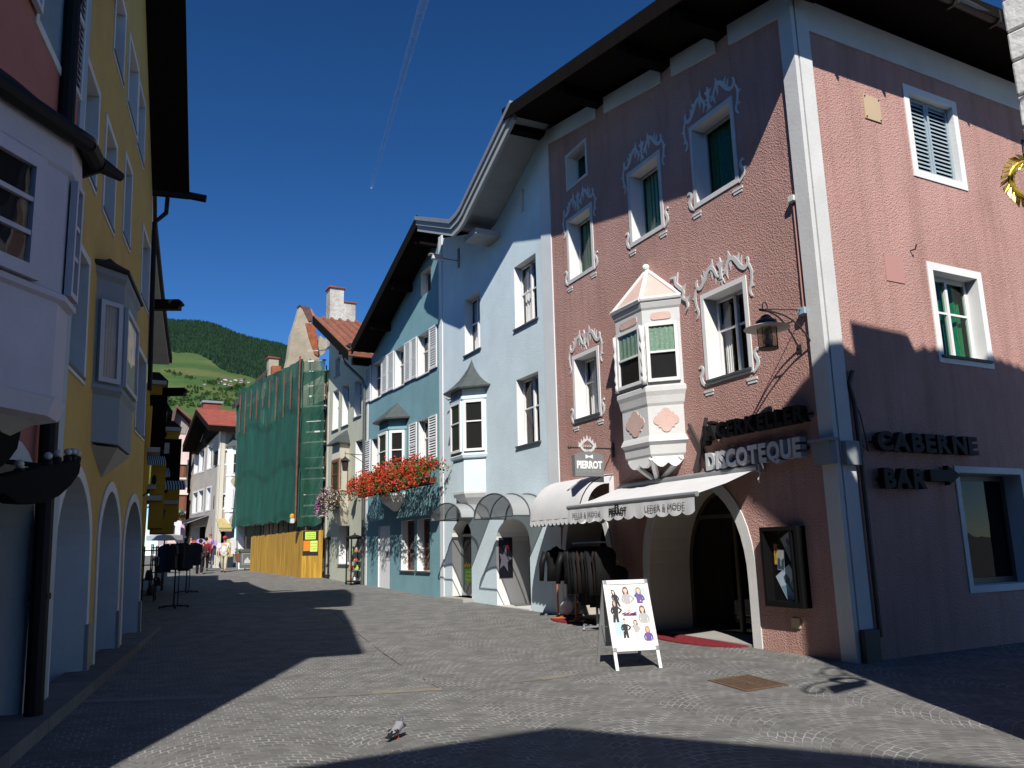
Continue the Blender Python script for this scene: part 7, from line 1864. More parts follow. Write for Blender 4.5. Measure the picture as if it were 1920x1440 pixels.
def person(label, base, facing, H, stride, shirt, trousers, skin, hair, cap=None, arm_l=.15, arm_r=-.15, fat=1.0, sleeves=.45):
    """facing: heading in degrees of the chest; stride: half step length in metres"""
    t = thing('person', label, 'person', base); a = R(facing); fw = V((math.sin(a), math.cos(a), 0)); sd_ = V((math.cos(a), -math.sin(a), 0)); k = H / 1.75
    def P(x, y, z): return base + (sd_ * x + fw * y + V((0, 0, z))) * k
    J = {'pelvis': (P(0, 0, .95), .135 * k), 'belly': (P(0, .01, 1.1), .13 * k * fat), 'chest': (P(0, 0, 1.3), .135 * k * fat), 'neck0': (P(0, -.01, 1.45), .075 * k), 'neck': (P(0, 0, 1.53), .05 * k), 'jaw': (P(0, .025, 1.6), .068 * k), 'head': (P(0, .01, 1.68), .085 * k), 'crown': (P(0, 0, 1.74), .05 * k)}
    E_ = [('pelvis', 'belly'), ('belly', 'chest'), ('chest', 'neck0'), ('neck0', 'neck'), ('neck', 'jaw'), ('jaw', 'head'), ('head', 'crown')]
    for sg, st, ar in ((-1, stride, arm_l), (1, -stride, arm_r)):
        q_ = 'l' if sg < 0 else 'r'
        J[q_ + 'hip'] = (P(sg * .1, 0, .88), .095 * k); J[q_ + 'knee'] = (P(sg * .1, st * .55 + .03, .48), .062 * k); J[q_ + 'ank'] = (P(sg * .1, st - (.04 if st < 0 else 0), .09 + (.04 if st < 0 else 0)), .04 * k); J[q_ + 'toe'] = (P(sg * .11, st + .15, .04), .035 * k)
        E_ += [('pelvis', q_ + 'hip'), (q_ + 'hip', q_ + 'knee'), (q_ + 'knee', q_ + 'ank'), (q_ + 'ank', q_ + 'toe')]
        J[q_ + 'sh'] = (P(sg * .19, 0, 1.4), .062 * k); J[q_ + 'elb'] = (P(sg * .26, ar * .45 - .02, 1.12), .043 * k); J[q_ + 'wri'] = (P(sg * .25, ar + .06, .88), .028 * k); J[q_ + 'palm'] = (P(sg * .245, ar + .08, .81), (.018 * k, .034 * k))
        E_ += [('chest', q_ + 'sh'), (q_ + 'sh', q_ + 'elb'), (q_ + 'elb', q_ + 'wri'), (q_ + 'wri', q_ + 'palm')]
        for i, ln in enumerate((.075, .085, .08, .065)):
            J['%sf%d' % (q_, i)] = (P(sg * (.245 - .004 * i), ar + .115 - .022 * i, .755), .0085 * k); J['%sg%d' % (q_, i)] = (P(sg * (.235), ar + .12 - .022 * i, .755 - ln * .55), .0075 * k); E_ += [(q_ + 'palm', '%sf%d' % (q_, i)), ('%sf%d' % (q_, i), '%sg%d' % (q_, i))]
        J[q_ + 'th'] = (P(sg * .225, ar + .13, .8), .01 * k); J[q_ + 'th2'] = (P(sg * .215, ar + .15, .765), .008 * k); E_ += [(q_ + 'palm', q_ + 'th'), (q_ + 'th', q_ + 'th2')]
    body = skin_mesh('body', J, E_, t, skin, 1)
    # face
    q = MB()
    for sg in (-1, 1): q.ball(P(sg * .03, .083, 1.675), .009 * k)
    q.build('eye', INK, body); q = MB(); q.tube([P(0, .085, 1.68), P(0, .112, 1.645), P(0, .09, 1.635)], [.008 * k, .014 * k, .01 * k], 6); q.build('nose', skin, body)
    q = MB(); q.tube([P(-.022, .085, 1.606), P(0, .093, 1.603), P(.022, .085, 1.606)], .006 * k, 6); q.build('mouth', mat('lip', (.35, .12, .1), .6), body)
    q = MB()
    for sg in (-1, 1): q.ball(P(sg * .085, 0, 1.655), .022 * k, 0, 8, 6, (.5, .8, 1.2))
    q.build('ear', skin, body)
    # clothing: slightly larger surfaces over the body
    g = 1.16; SJ = {n: (J[n][0], J[n][1] * g if not isinstance(J[n][1], tuple) else J[n][1]) for n in ('pelvis', 'belly', 'chest', 'neck0', 'lsh', 'rsh', 'lelb', 'relb', 'lwri', 'rwri')}
    SE = [('belly', 'pelvis'), ('belly', 'chest'), ('chest', 'neck0')]; SJ2 = {'belly': SJ['belly'], 'pelvis': SJ['pelvis'], 'chest': SJ['chest'], 'neck0': (J['neck0'][0] - V((0, 0, .01)), J['neck0'][1] * 1.05)}
    for q_ in 'lr':
        SJ2[q_ + 'sh'] = (J[q_ + 'sh'][0], .075 * k); e = J[q_ + 'sh'][0].lerp(J[q_ + 'elb'][0], .9) if sleeves < 1 else J[q_ + 'wri'][0]; SE += [('chest', q_ + 'sh')]
        if sleeves >= 1: SJ2[q_ + 'e'] = (J[q_ + 'elb'][0], .055 * k); SE.append((q_ + 'sh', q_ + 'e')); SJ2[q_ + 'x'] = (e, .042 * k); SE.append((q_ + 'e', q_ + 'x'))
        else: SJ2[q_ + 'x'] = (e, .064 * k); SE.append((q_ + 'sh', q_ + 'x'))
    skin_mesh('shirt', SJ2, SE, t, shirt, 1)
    TJ = {'pelvis': (J['pelvis'][0] - V((0, 0, .01)), .142 * k)}; TE = []
    for q_ in 'lr':
        TJ[q_ + 'hip'] = (J[q_ + 'hip'][0], .112 * k); TJ[q_ + 'knee'] = (J[q_ + 'knee'][0], .085 * k); TJ[q_ + 'ank'] = (J[q_ + 'ank'][0] + V((0, 0, .02)), .068 * k); TE += [('pelvis', q_ + 'hip'), (q_ + 'hip', q_ + 'knee'), (q_ + 'knee', q_ + 'ank')]
    skin_mesh('trousers', TJ, TE, t, trousers, 1)
    q = MB()
    for q_ in 'lr':
        a_, b_ = J[q_ + 'ank'][0], J[q_ + 'toe'][0]; q.tube([a_ - fw * .05 - V((0, 0, .045)), (a_ + b_) / 2 - V((0, 0, .03)), b_ + V((0, 0, 0)), b_ + fw * .04], [.045 * k, .052 * k, .045 * k, .02 * k], 8)
    q.build('shoes', mat('dark_shoe', (.04, .035, .03), .6), t)
    c = P(0, -.005, 1.69); q = MB(); q.ball(c, .1 * k, 0, 14, 10, (.95, 1.05, 1.0)); 
    q.v = [v if v.z > c.z - .03 * k or (v - c).dot(fw) < -.03 * k else V((c.x, c.y, c.z)) + (v - c) * .8 for v in q.v]
    q.build('hair', hair, t, smooth=True)
    if cap:
        q = MB(); q.ball(P(0, .005, 1.71), .107 * k, 0, 14, 8, (1, 1, .8)); q.tube([P(0, .06, 1.71), P(0, .13, 1.7), P(0, .17, 1.69)], [.07 * k, .07 * k, .05 * k], 8); q.build('cap', cap, t, smooth=True)
    return t
SKM = mat('skin_tone', (.5, .28, .2), .6, .05, 9)
def spot(x, y, Y): p = at(x, y, Y); return p
pm_ = spot(419, 1073, 42)
person('man in a white short-sleeved shirt, beige trousers and red cap walking towards the viewer', pm_, 172, 1.78, .17, mat('white_shirt', (.75, .75, .76), .85, .05, 9), mat('beige_trousers', (.5, .46, .34), .9, .08, 9), SKM, mat('grey_hair', (.3, .28, .27), .9), mat('red_cap', (.5, .06, .07), .8), -.12, .12, 1.2)
person('person in a dark jacket and black trousers seen from behind in the shaded street', spot(373, 1081, 40.5), -20, 1.78, .12, mat('dark_brown_jacket', (.045, .035, .03), .9, .2, 9), mat('black_trousers', (.015, .015, .02), .9), SKM, mat('black_hair', (.02, .018, .016), .8), None, .1, -.1, 1.1, 1)
person('person in a dark red top walking beside the dark-jacketed one', spot(384, 1070, 43.5), -20, 1.7, -.12, mat('dark_red_top', (.2, .02, .03), .9, .2, 9), mat('black_trousers', (.015, .015, .02), .9), SKM, mat('black_hair', (.02, .018, .016), .8), None, .1, -.1, 1.0, 1)
person('person in a grey-green top standing far off by the shop awning', spot(356, 1064, 46), 150, 1.68, .05, mat('grey_green_top', (.16, .18, .14), .9, .2, 9), mat('navy_trousers', (.03, .035, .06), .9), SKM, mat('brown_hair_far', (.08, .05, .03), .8), None, .05, .05)
person('person in a violet top by the clothes at the far awning', spot(392, 1056, 48), 200, 1.66, .05, mat('violet_top', (.25, .15, .4), .9, .2, 9), mat('navy_trousers', (.03, .035, .06), .9), SKM, mat('red_hair_far', (.3, .06, .05), .8), None, .05, .05)

# ------------------------------------------------------------------ pigeon
pg0 = on_ground(744, 1386)
pt_ = thing('pigeon', 'grey pigeon with black wing bars and dark tail standing on the sunlit setts', 'bird', pg0)
ah = R(26); pf = V((math.sin(ah), math.cos(ah), 0)); psd = V((math.cos(ah), -math.sin(ah), 0)); k = .62
def PP(x, y, z): return pg0 + (psd * x + pf * y + V((0, 0, z))) * k
J = {'breast': (PP(0, .05, .135), .068 * k), 'back': (PP(0, -.02, .125), .066 * k), 'rump': (PP(0, -.09, .1), .045 * k), 'vent': (PP(0, -.13, .085), .026 * k), 'neck0': (PP(0, .09, .185), .044 * k), 'neck': (PP(0, .105, .225), .03 * k), 'head': (PP(0, .115, .258), .026 * k), 'beak0': (PP(0, .14, .258), .011 * k), 'beak': (PP(0, .165, .25), .004 * k)}
pb_m = mat('pigeon_pale_grey', (.24, .245, .265), .8, .1, 60); pn_m = mat('pigeon_dark_neck', (.09, .1, .12), .55, .3, 40); pk_m = mat('pigeon_black', (.018, .018, .022), .8, .2, 40)
body = skin_mesh('body', J, [('back', 'breast'), ('back', 'rump'), ('rump', 'vent'), ('breast', 'neck0'), ('neck0', 'neck'), ('neck', 'head'), ('head', 'beak0'), ('beak0', 'beak')], pt_, pb_m, 2)
body.data.materials.append(pn_m); body.data.materials.append(pk_m)
for p in body.data.polygons:
    c = V(p.center); z = c.z / k; y = c.dot(pf) / k
    if z > .168 and y > .05: p.material_index = 1
    elif y < -.11: p.material_index = 2
q = MB()
for sg in (-1, 1):
    pts = [(.03, .05, .185), (.064, .02, .165), (.072, -.05, .13), (.05, -.12, .1), (.03, -.16, .09), (.02, -.1, .14), (.015, -.02, .175)]
    up_ = [PP(sg * x, y, z + .008) for x, y, z in pts]; dn = [PP(sg * x * .8, y, z - .01) for x, y, z in pts]; n = len(pts)
    q.add(up_ + dn, [tuple(range(n)), tuple(range(n, 2 * n))] + [(i, (i + 1) % n, n + (i + 1) % n, n + i) for i in range(n)])
q.build('wing', pb_m, pt_, bevel=.004)
q = MB()
for sg in (-1, 1):
    for (y0, y1) in ((-.05, -.068), (-.085, -.1)):
        q.hexa([PP(sg * .025, y0, .158 + y0 * .3), PP(sg * .076, y0 - .01, .128 + y0 * .15), PP(sg * .074, y1 - .012, .124 + y1 * .15), PP(sg * .024, y1, .156 + y1 * .3), PP(sg * .025, y0, .172 + y0 * .3), PP(sg * .078, y0 - .01, .142 + y0 * .15), PP(sg * .076, y1 - .012, .138 + y1 * .15), PP(sg * .024, y1, .17 + y1 * .3)])
    q.hexa([PP(sg * .03, -.11, .1), PP(sg * .062, -.09, .095), PP(sg * .03, -.19, .075), PP(sg * .02, -.18, .08), PP(sg * .028, -.11, .125), PP(sg * .06, -.09, .115), PP(sg * .028, -.19, .085), PP(sg * .018, -.18, .092)])
q.build('wing_bar', pk_m, pt_)
q = MB(); q.hexa([PP(-.03, -.12, .078), PP(.03, -.12, .078), PP(.038, -.24, .05), PP(-.038, -.24, .05), PP(-.028, -.12, .1), PP(.028, -.12, .1), PP(.036, -.24, .06), PP(-.036, -.24, .06)]); q.build('tail', pk_m, pt_)
q = MB()
for sg in (-1, 1):
    q.tube([PP(sg * .025, -.01, .08), PP(sg * .027, -.005, .035), PP(sg * .027, 0, .008)], .006, 6)
    for an in (-25, 0, 25, 180): q.tube([PP(sg * .027, 0, .008), PP(sg * .027 + .03 * math.sin(R(an)), .035 * math.cos(R(an)), .004)], .004, 5)
q.build('leg', mat('pigeon_leg_red', (.5, .12, .1), .6), pt_)

# ------------------------------------------------------------------ white corner house at the right edge, with the gilded wreath sign
WX, WY = 3.975, 5.71
wh = thing('white_corner_house', 'whitewashed stone corner house at the right edge of the view', 'house', (WX, WY, 0))
FWs = Frame((WX, WY), 143, -1)          # street side, running back towards the viewer
q = MB(); rr = random.Random(6); z = -.2; row = 0
while z < 7.4:
    h_ = rr.uniform(.24, .34); s0_ = -.0
    while s0_ < 4.5:
        l_ = rr.uniform(.45, .7) * (.6 if s0_ == 0 and row % 2 else 1); q.box(FWs, s0_, s0_ + l_ - .012, -.5, rr.uniform(-.012, .0), z, z + h_ - .014); s0_ += l_
    z += h_; row += 1
q.box(FWs, .01, 4.5, -.48, -.03, -.2, 7.4)
q.build('wall', WHITEBRICK, wh, bevel=.014)
def hull(pts2, y0_, y1_, z0_, z1f, name, m, par):
    pass
# body behind the stone skin; its skyline gives the stepped roof shadow on the pink house
q = MB()
bx = WX + .012
# skyline as seen by the sun: heights at x for the plane y = WY - .1
def sky_z(s, z): 
    """point on the side front of the pink house traced back towards the sun to the plane y = WY - .6"""
    p = FB.w(s, z); t_ = (p.y - (WY - .6)) / (-sd.y); return (p.x + sd.x * t_, p.z + sd.z * t_)
body_pts = [sky_z(*k_) for k_ in ((.55, 3.95), (.95, 3.85), (2.1, 4.25), (3.8, 4.28), (5.9, 3.95), (7.5, 3.6))]
bx = WX + .02
P = [(bx, -.2), (bx + 8, -.2), (bx + 8, body_pts[-1][1]), body_pts[-2], body_pts[-3], body_pts[-4], body_pts[1], (bx, body_pts[0][1] + .1)]
FX = Frame((0, WY - .02), 90, 1)     # plane across the alley: s = x, outwards = +y
q.prism(FX, [(max(s, WX + .7), z) for s, z in P], -.9, -.35); q.build('rear_wall', WHITEBRICK, wh)
# roof with a rolled eave over the street and a chimney
q = MB(); e = body_pts[0]
ea = [sky_z(*k_) for k_ in ((.05, 4.28), (.3, 4.32), (.62, 4.2), (1.0, 3.86))]
ovh = []
for (px_, py_) in ((1440, 800), (1500, 722), (1545, 672)):
    s_, z_ = FA.px(px_, py_); p = FA.w(s_, z_); t_ = (p.y - (WY - .6)) / (-sd.y); ovh.append((p.x + sd.x * t_, p.z + sd.z * t_))
lov = []
for (px_, py_) in ((1335, 845), (1400, 900), (1470, 955), (1517, 928)):
    s_, z_ = FA.px(px_, py_); p = FA.w(s_, z_); t_ = (p.y - (WY - .6)) / (-sd.y); lov.append((p.x + sd.x * t_, p.z + sd.z * t_))
ROOFP = [ovh[0], ovh[1], ovh[2], ea[0], ea[1], ea[2], ea[3], (bx + 1.2, e[1] - .5), (bx + .1, lov[3][1]), lov[2], lov[1], lov[0]]
q.prism(FX, ROOFP, -1.0, -.58); q.build('curved_eave', DARKTILE, wh)
q = MB()
rid = [(a_, b_) for a_, b_ in body_pts[2:6]]
for i in range(3):
    (x0, z0_), (x1, z1_) = rid[i], rid[i + 1]; n = int((x1 - x0) / .2)
    for j in range(n): xx = x0 + (x1 - x0) * (j + .5) / n; zz_ = z0_ + (z1_ - z0_) * (j + .5) / n; q.tube([V((xx, WY - .4, zz_)), V((xx, WY - 1.3, zz_ + .02))], .07, 6)
q.build('ridge_tile', DARKTILE, wh)
cpts = [sky_z(*k_) for k_ in ((.98, 3.75), (1.02, 4.25), (.62, 4.62), (.58, 4.74), (1.78, 4.68), (1.84, 4.66), (2.1, 4.2), (2.2, 3.7))]
q = MB(); q.prism(FX, cpts, -1.4, -.6); q.build('chimney', WHITEBRICK, wh)
cp2 = [sky_z(*k_) for k_ in ((5.2, 4.2), (5.5, 4.75), (5.3, 4.95), (7.2, 5.0), (7.2, 3.6), (5.3, 3.6))]
q = MB(); q.prism(FX, cp2, -1.4, -.6); q.build('chimney', WHITEBRICK, wh)
# wreath sign on a scrolled arm
ws = thing('wreath_sign', 'gilded laurel wreath hanging sign at the right edge beside the white corner house', 'sign', (WX, WY - .3, 4.0))
wc = at(1934, 340, 5.35); rad = .155
q = MB(); rr = random.Random(2); ring_ = [wc + AX * (rad * math.cos(R(a))) + V((0, 0, 1)) * (rad * math.sin(R(a))) for a in range(0, 361, 15)]
q.tube(ring_, .012, 6)
for a in range(12, 350, 13):
    c = wc + AX * (rad * math.cos(R(a))) + V((0, 0, rad * math.sin(R(a)))); tg = (AX * -math.sin(R(a)) + V((0, 0, math.cos(R(a))))); rd_ = (c - wc).normalized()
    for sg in (-1, 1):
        tip = c + tg * .085 + rd_ * sg * .05 + AF * rr.uniform(-.02, .02); mid_ = c + tg * .045 + rd_ * sg * .032
        w_ = tg.cross(AF).normalized() * .008
        q.hexa([c - AF * .004, mid_ - rd_ * .017 - AF * .004, tip, mid_ + rd_ * .017 - AF * .004, c + AF * .004, mid_ - rd_ * .017 + AF * .012, tip + AF * .002, mid_ + rd_ * .017 + AF * .012])
q.build('laurel_leaves', BRASS, ws)
q = MB(); top_ = wc + V((0, 0, rad)); yb = wc.y
q.tube([V((WX + .02, yb, top_.z + .12)), V((wc.x - .3, yb, top_.z + .12))], .012, 6) if False else q.tube([V((WX + .1, yb, top_.z + .16)), V((wc.x - .02, yb, top_.z + .16)), V((wc.x - .02, yb, top_.z))], .012, 6); q.build('arm', IRON, ws)

# scrolled sign bracket of the white house, just outside the frame: its shadow lies on the setts
sb_ = thing('scroll_bracket', 'iron scroll bracket with plain board on the white corner house', 'sign bracket', (5.9, 3.0, 6.0))
def cast(px_, py_, Y): g_ = on_ground(px_, py_); t_ = (g_.y - Y) / (-sd.y); return g_ + sd * t_
q = MB(); bp_ = [cast(*k_, 3.0) for k_ in ((1549, 1288), (1563, 1301), (1628, 1285), (1618, 1275))]
q.add([p - V((0, .02, 0)) for p in bp_] + [p + V((0, .02, 0)) for p in bp_], [(0, 1, 2, 3), (4, 5, 6, 7), (0, 1, 5, 4), (1, 2, 6, 5), (2, 3, 7, 6), (3, 0, 4, 7)]); q.build('board', BLACK, sb_)
q = MB()
for pts_, r0_ in ((((1660, 1282), (1610, 1270), (1565, 1276), (1525, 1283), (1508, 1292), (1512, 1299), (1530, 1300), (1545, 1295), (1540, 1290)), .022), (((1625, 1268), (1590, 1258), (1560, 1252), (1540, 1258), (1548, 1266), (1570, 1268), (1590, 1262)), .018), (((1640, 1276), (1590, 1272), (1545, 1270), (1530, 1265), (1540, 1262)), .016), (((1600, 1270), (1580, 1262), (1568, 1248), (1552, 1246), (1556, 1254)), .014)):
    P = [cast(*k_, 3.0) for k_ in pts_]; P = smooth_pts([tuple(p) for p in P], 4); q.tube(P, r0_, 6)
q.tube([cast(1660, 1282, 3.0), V((6.0, 3.0, cast(1660, 1282, 3.0).z + .2))], .025, 6)
q.build('scroll', IRON, sb_)

# ------------------------------------------------------------------ hills, meadow, forest, farms
SKY_PX = [(-900, 640), (-400, 610), (0, 585), (200, 584), (310, 597), (400, 612), (470, 632), (540, 655), (600, 690), (700, 742), (820, 800), (1000, 860), (1300, 900), (2000, 900), (3200, 860)]
DR = 3000.0
def interp(T, x):
    if x <= T[0][0]: return T[0][1]
    for (a, b), (c, d) in zip(T, T[1:]):
        if x <= c: return b + (d - b) * (x - a) / (c - a)
    return T[-1][1]
# ridge height by bearing (x / y), measured once from the skyline
RIDGE = []
for x, y in SKY_PX:
    p = at(x, y, DR); RIDGE.append((p.x / p.y, p.z))
def hill_z(x, y):
    b = x / y; rz = interp(RIDGE, b) + 18 * math.sin(b * 60) * .4
    t = min(1, max(0, (y - 1250) / (DR - 1250)))
    return 95 + (rz - 95) * (t ** .98) + 9 * math.sin(x * .006 + y * .004) * t * (1 - t) * 4
q = MB(); nb_, ny = 130, 46
for j in range(ny + 1):
    y = 1250 + (DR + 600 - 1250) * j / ny
    for i in range(nb_ + 1):
        b = -1.5 + 3.3 * i / nb_ if False else -1.3 + 2.9 * i / nb_
        yy = y; x = b * yy; z = hill_z(x, min(yy, DR)) - (max(0, yy - DR) * .25)
        q.v.append(V((x, yy, z)))
for j in range(ny):
    for i in range(nb_): q.f.append((j * (nb_ + 1) + i, j * (nb_ + 1) + i + 1, (j + 1) * (nb_ + 1) + i + 1, (j + 1) * (nb_ + 1) + i)); q.mi.append(0)
hm, nt_, bb = _nt('alpine_meadow'); L = nt_.links.new
tc = nt_.nodes.new('ShaderNodeTexCoord'); n1 = nt_.nodes.new('ShaderNodeTexNoise'); n1.inputs['Scale'].default_value = .0035; n1.inputs['Detail'].default_value = 4
mp = nt_.nodes.new('ShaderNodeMapping'); mp.inputs['Scale'].default_value = (1, 1.6, 4); L(tc.outputs['Object'], mp.inputs[0]); L(mp.outputs[0], n1.inputs['Vector'])
r1 = nt_.nodes.new('ShaderNodeValToRGB'); r1.color_ramp.interpolation = 'EASE'
for e, (p, c) in zip((r1.color_ramp.elements[0], r1.color_ramp.elements[1]), ((.38, (.042, .1, .014, 1)), (.62, (.115, .135, .032, 1)))): e.position = p; e.color = c
e = r1.color_ramp.elements.new(.5); e.color = (.062, .12, .02, 1)
n2 = nt_.nodes.new('ShaderNodeTexNoise'); n2.inputs['Scale'].default_value = .05; n2.inputs['Detail'].default_value = 6; L(tc.outputs['Object'], n2.inputs['Vector'])
mx = nt_.nodes.new('ShaderNodeMixRGB'); mx.blend_type = 'MULTIPLY'; mx.inputs[0].default_value = .5; L(n1.outputs['Fac'], r1.inputs[0]); L(r1.outputs[0], mx.inputs[1]); L(n2.outputs['Fac'], mx.inputs[2]); L(mx.outputs[0], bb.inputs['Base Color']); bb.inputs['Roughness'].default_value = .95
struct(q.build('hill_terrain', hm, smooth=True))
# forest line: above it spruce wood
FOR_PX = [(-900, 700), (0, 640), (200, 640), (320, 650), (380, 672), (440, 700), (480, 712), (520, 730), (700, 790), (1000, 880), (3200, 900)]
def forest_y(b):
    """distance at which the wood begins for a bearing"""
    lo, hi = 1250.0, DR
    x = 960 + 0
    # find the pixel column of the bearing at ridge height, then its forest row
    best = None
    for k in range(24):
        mid_ = (lo + hi) / 2; p = V((b * mid_, mid_, hill_z(b * mid_, mid_))); d = p - CAM; px_ = 960 + FPX * d.dot(AX) / d.dot(AF); py_ = 720 - FPX * d.dot(AU) / d.dot(AF)
        if py_ > interp(FOR_PX, px_): lo = mid_
        else: hi = mid_
    return lo
FB_ = [(-1.2 + .05 * i, forest_y(-1.2 + .05 * i)) for i in range(50)]
rr = random.Random(21)
def cones(q, n, bmin, bmax, ymin, ymax, h0, h1, test):
    k = 0
    while k < n:
        b = rr.uniform(bmin, bmax); y = math.sqrt(rr.uniform(ymin ** 2, ymax ** 2)); x = b * y
        if not test(b, x, y): k += .2; continue
        k += 1; z = hill_z(x, y); h_ = rr.uniform(h0, h1); w_ = h_ * rr.uniform(.2, .3); m_ = rr.randrange(3)
        a0 = rr.uniform(0, 6.28); base = [V((x + w_ * math.cos(a0 + 2 * math.pi * i / 5) * rr.uniform(.8, 1.2), y + w_ * math.sin(a0 + 2 * math.pi * i / 5), z + h_ * .05)) for i in range(5)]
        q.add(base + [V((x, y, z + h_))], [(i, (i + 1) % 5, 5) for i in range(5)], m_)
q = MB()
cones(q, 26000, -.5, -.12, 1600, 3010, 8, 15, lambda b, x, y: y > interp(FB_, b) + 40 * math.sin(b * 90) and rr.random() < .97)
SPR = [mat('spruce_dark', (.007, .022, .014), .95, .3, .06), mat('spruce_mid', (.012, .033, .018), .95, .3, .06), mat('spruce_light', (.02, .046, .022), .95, .3, .06)]
struct(q.build('spruce_forest', SPR, recalc=False), 'stuff')
# hedgerows and copses on the meadow: rounded leafy clumps
def copse(name, label, pts, h0, h1, per, m):
    q = MB()
    for (px_, py_) in pts:
        # march the sight line to the terrain
        d = ray(px_, py_); t_ = 1250 / d.y
        while t_ * d.y < DR and CAM.z + d.z * t_ > hill_z(d.x * t_, d.y * t_): t_ += 6
        c = CAM + d * t_
        for k in range(per):
            x, y = c.x + rr.gauss(0, 4), c.y + rr.gauss(0, 8); z = hill_z(x, y); h_ = rr.uniform(h0, h1); mm = rr.randrange(2)
            for j in range(26):
                u = rr.uniform(-1, 1); a = rr.uniform(0, 6.28); r_ = math.sqrt(1 - u * u) * h_ * .42 * rr.uniform(.6, 1.1); p = V((x + r_ * math.cos(a), y + r_ * math.sin(a), z + h_ * .5 + u * h_ * .5)); s_ = h_ * .17
                a1 = V((rr.uniform(-1, 1), rr.uniform(-1, 1), rr.uniform(-1, 1))).normalized() * s_; b1__ = a1.cross(V((rr.uniform(-1, 1), rr.uniform(-1, 1), rr.uniform(-1, 1)))).normalized() * s_; q.poly([p - a1, p + b1__, p + a1, p - b1__], mm)
    return struct(q.build(name, m, recalc=False), 'stuff')
HM = [mat('hedge_leaf', (.025, .06, .018), .95, .3, .1), mat('hedge_leaf_light', (.045, .09, .025), .95, .3, .1)]
copse('hedgerow', '', [(313 + i * 1.8, 697 + i * .62) for i in range(8)] + [(328 + i * 2, 702 + i * .5) for i in range(7)] + [(352 + i * 1.5, 708 + i * .5) for i in range(7)], 4.5, 7, 2, HM)
copse('copse', '', [(350 + i * 4 + rr.uniform(-2, 2), 729 + rr.uniform(-2, 3)) for i in range(9)] + [(390 + i * 2, 722 - abs(i - 5) * .8) for i in range(9)] + [(405 + i * 4, 731 + rr.uniform(-1, 2)) for i in range(12)] + [(400 + i * 3, 716 - i * .3) for i in range(6)], 4, 8, 2, HM)
copse('lower_wood', '', [(310 + i * 4.5, 742 + 6 * math.sin(i) + rr.uniform(-3, 6)) for i in range(36)] + [(305 + i * 5, 758 + rr.uniform(-5, 6)) for i in range(34)] + [(430 + i * 2, 733 - i * .7) for i in range(14)], 5, 9, 3, HM)
# farmhouses on the slope
rr = random.Random(31); wallm = mat('farmhouse_white', (.5, .48, .45), .9); roofm2 = mat('farmhouse_roof', (.2, .14, .11), .9, .2, .5); roofr = mat('farmhouse_red_roof', (.33, .13, .07), .9, .2, .5)
for (px_, py_, w_, h_, ang, rm) in ((414, 716, 13, 6, 10, roofm2), (422, 713.5, 15, 6, -20, roofm2), (432, 716, 12, 5, 30, roofm2), (441, 714, 14, 6, -10, roofm2), (448, 717.5, 15, 5, 15, roofm2), (457, 714.5, 16, 7, -15, roofm2), (463, 718, 12, 5, 20, roofm2), (412, 721, 12, 7, -30, roofm2), (419, 722, 10, 7, 20, roofm2), (428, 723, 14, 5, -5, roofr), (381, 722, 9, 4, 5, roofm2)):
    d = ray(px_, py_); t_ = 1250 / d.y
    while t_ * d.y < DR and CAM.z + d.z * t_ > hill_z(d.x * t_, d.y * t_): t_ += 4
    c = CAM + d * t_; c.z = hill_z(c.x, c.y) - 1; w_ *= .8; h_ *= .7; f = Frame((c.x, c.y), 80 + ang + rr.choice((-55, 60, 75, 0)), -1); t = thing('farmhouse', 'small white farmhouse of the hamlet on the green slope', 'house', c, 'farmhouses of the hillside hamlet')
    q = MB(); q.prism(f, [(-w_ / 2, c.z), (w_ / 2, c.z), (w_ / 2, c.z + h_), (0, c.z + h_ + w_ * .22), (-w_ / 2, c.z + h_)], -w_ * .8, 0)
    q.build('wall', wallm, t); q = MB(); q.prism(f, [(-w_ * .62, c.z + h_ - w_ * .05), (0, c.z + h_ + w_ * .23), (w_ * .62, c.z + h_ - w_ * .05), (w_ * .62, c.z + h_ + w_ * .02), (0, c.z + h_ + w_ * .3), (-w_ * .62, c.z + h_ + w_ * .02)], -w_ * .9, w_ * .1); q.build('roof', rm, t)
# contrail high above the hills
cm = bpy.data.materials.new('ice_contrail'); cm.use_nodes = True; nt_ = cm.node_tree; bb = nt_.nodes['Principled BSDF']; bb.inputs['Base Color'].default_value = (.8, .84, .9, 1); bb.inputs['Roughness'].default_value = 1
tc = nt_.nodes.new('ShaderNodeTexCoord'); n1 = nt_.nodes.new('ShaderNodeTexNoise'); n1.inputs['Scale'].default_value = .006; n1.inputs['Detail'].default_value = 6; nt_.links.new(tc.outputs['Object'], n1.inputs['Vector'])
lw = nt_.nodes.new('ShaderNodeLayerWeight'); lw.inputs[0].default_value = .4
r_ = nt_.nodes.new('ShaderNodeValToRGB'); r_.color_ramp.elements[0].position = .3; r_.color_ramp.elements[1].position = .75; r_.color_ramp.elements[0].color = (.1, .1, .1, 1); r_.color_ramp.elements[1].color = (.36, .36, .36, 1); nt_.links.new(n1.outputs['Fac'], r_.inputs[0])
mu = nt_.nodes.new('ShaderNodeMath'); mu.operation = 'MULTIPLY'; iv = nt_.nodes.new('ShaderNodeMath'); iv.operation = 'SUBTRACT'; iv.inputs[0].default_value = 1; nt_.links.new(lw.outputs['Facing'], iv.inputs[1]); nt_.links.new(r_.outputs[0], mu.inputs[0]); nt_.links.new(iv.outputs[0], mu.inputs[1]); nt_.links.new(mu.outputs[0], bb.inputs['Alpha'])
q = MB(); P = []
for k in range(41):
    t_ = k / 40; px_ = 812 - 116 * t_; py_ = -60 + 412 * t_; d = ray(px_, py_); P.append(CAM + d * (6000 / d.z))
q.tube(P, [58 - 34 * k / 40 + 2 * math.sin(k * 1.7) for k in range(41)], 14); struct(q.build('contrail', cm, smooth=True), 'stuff')

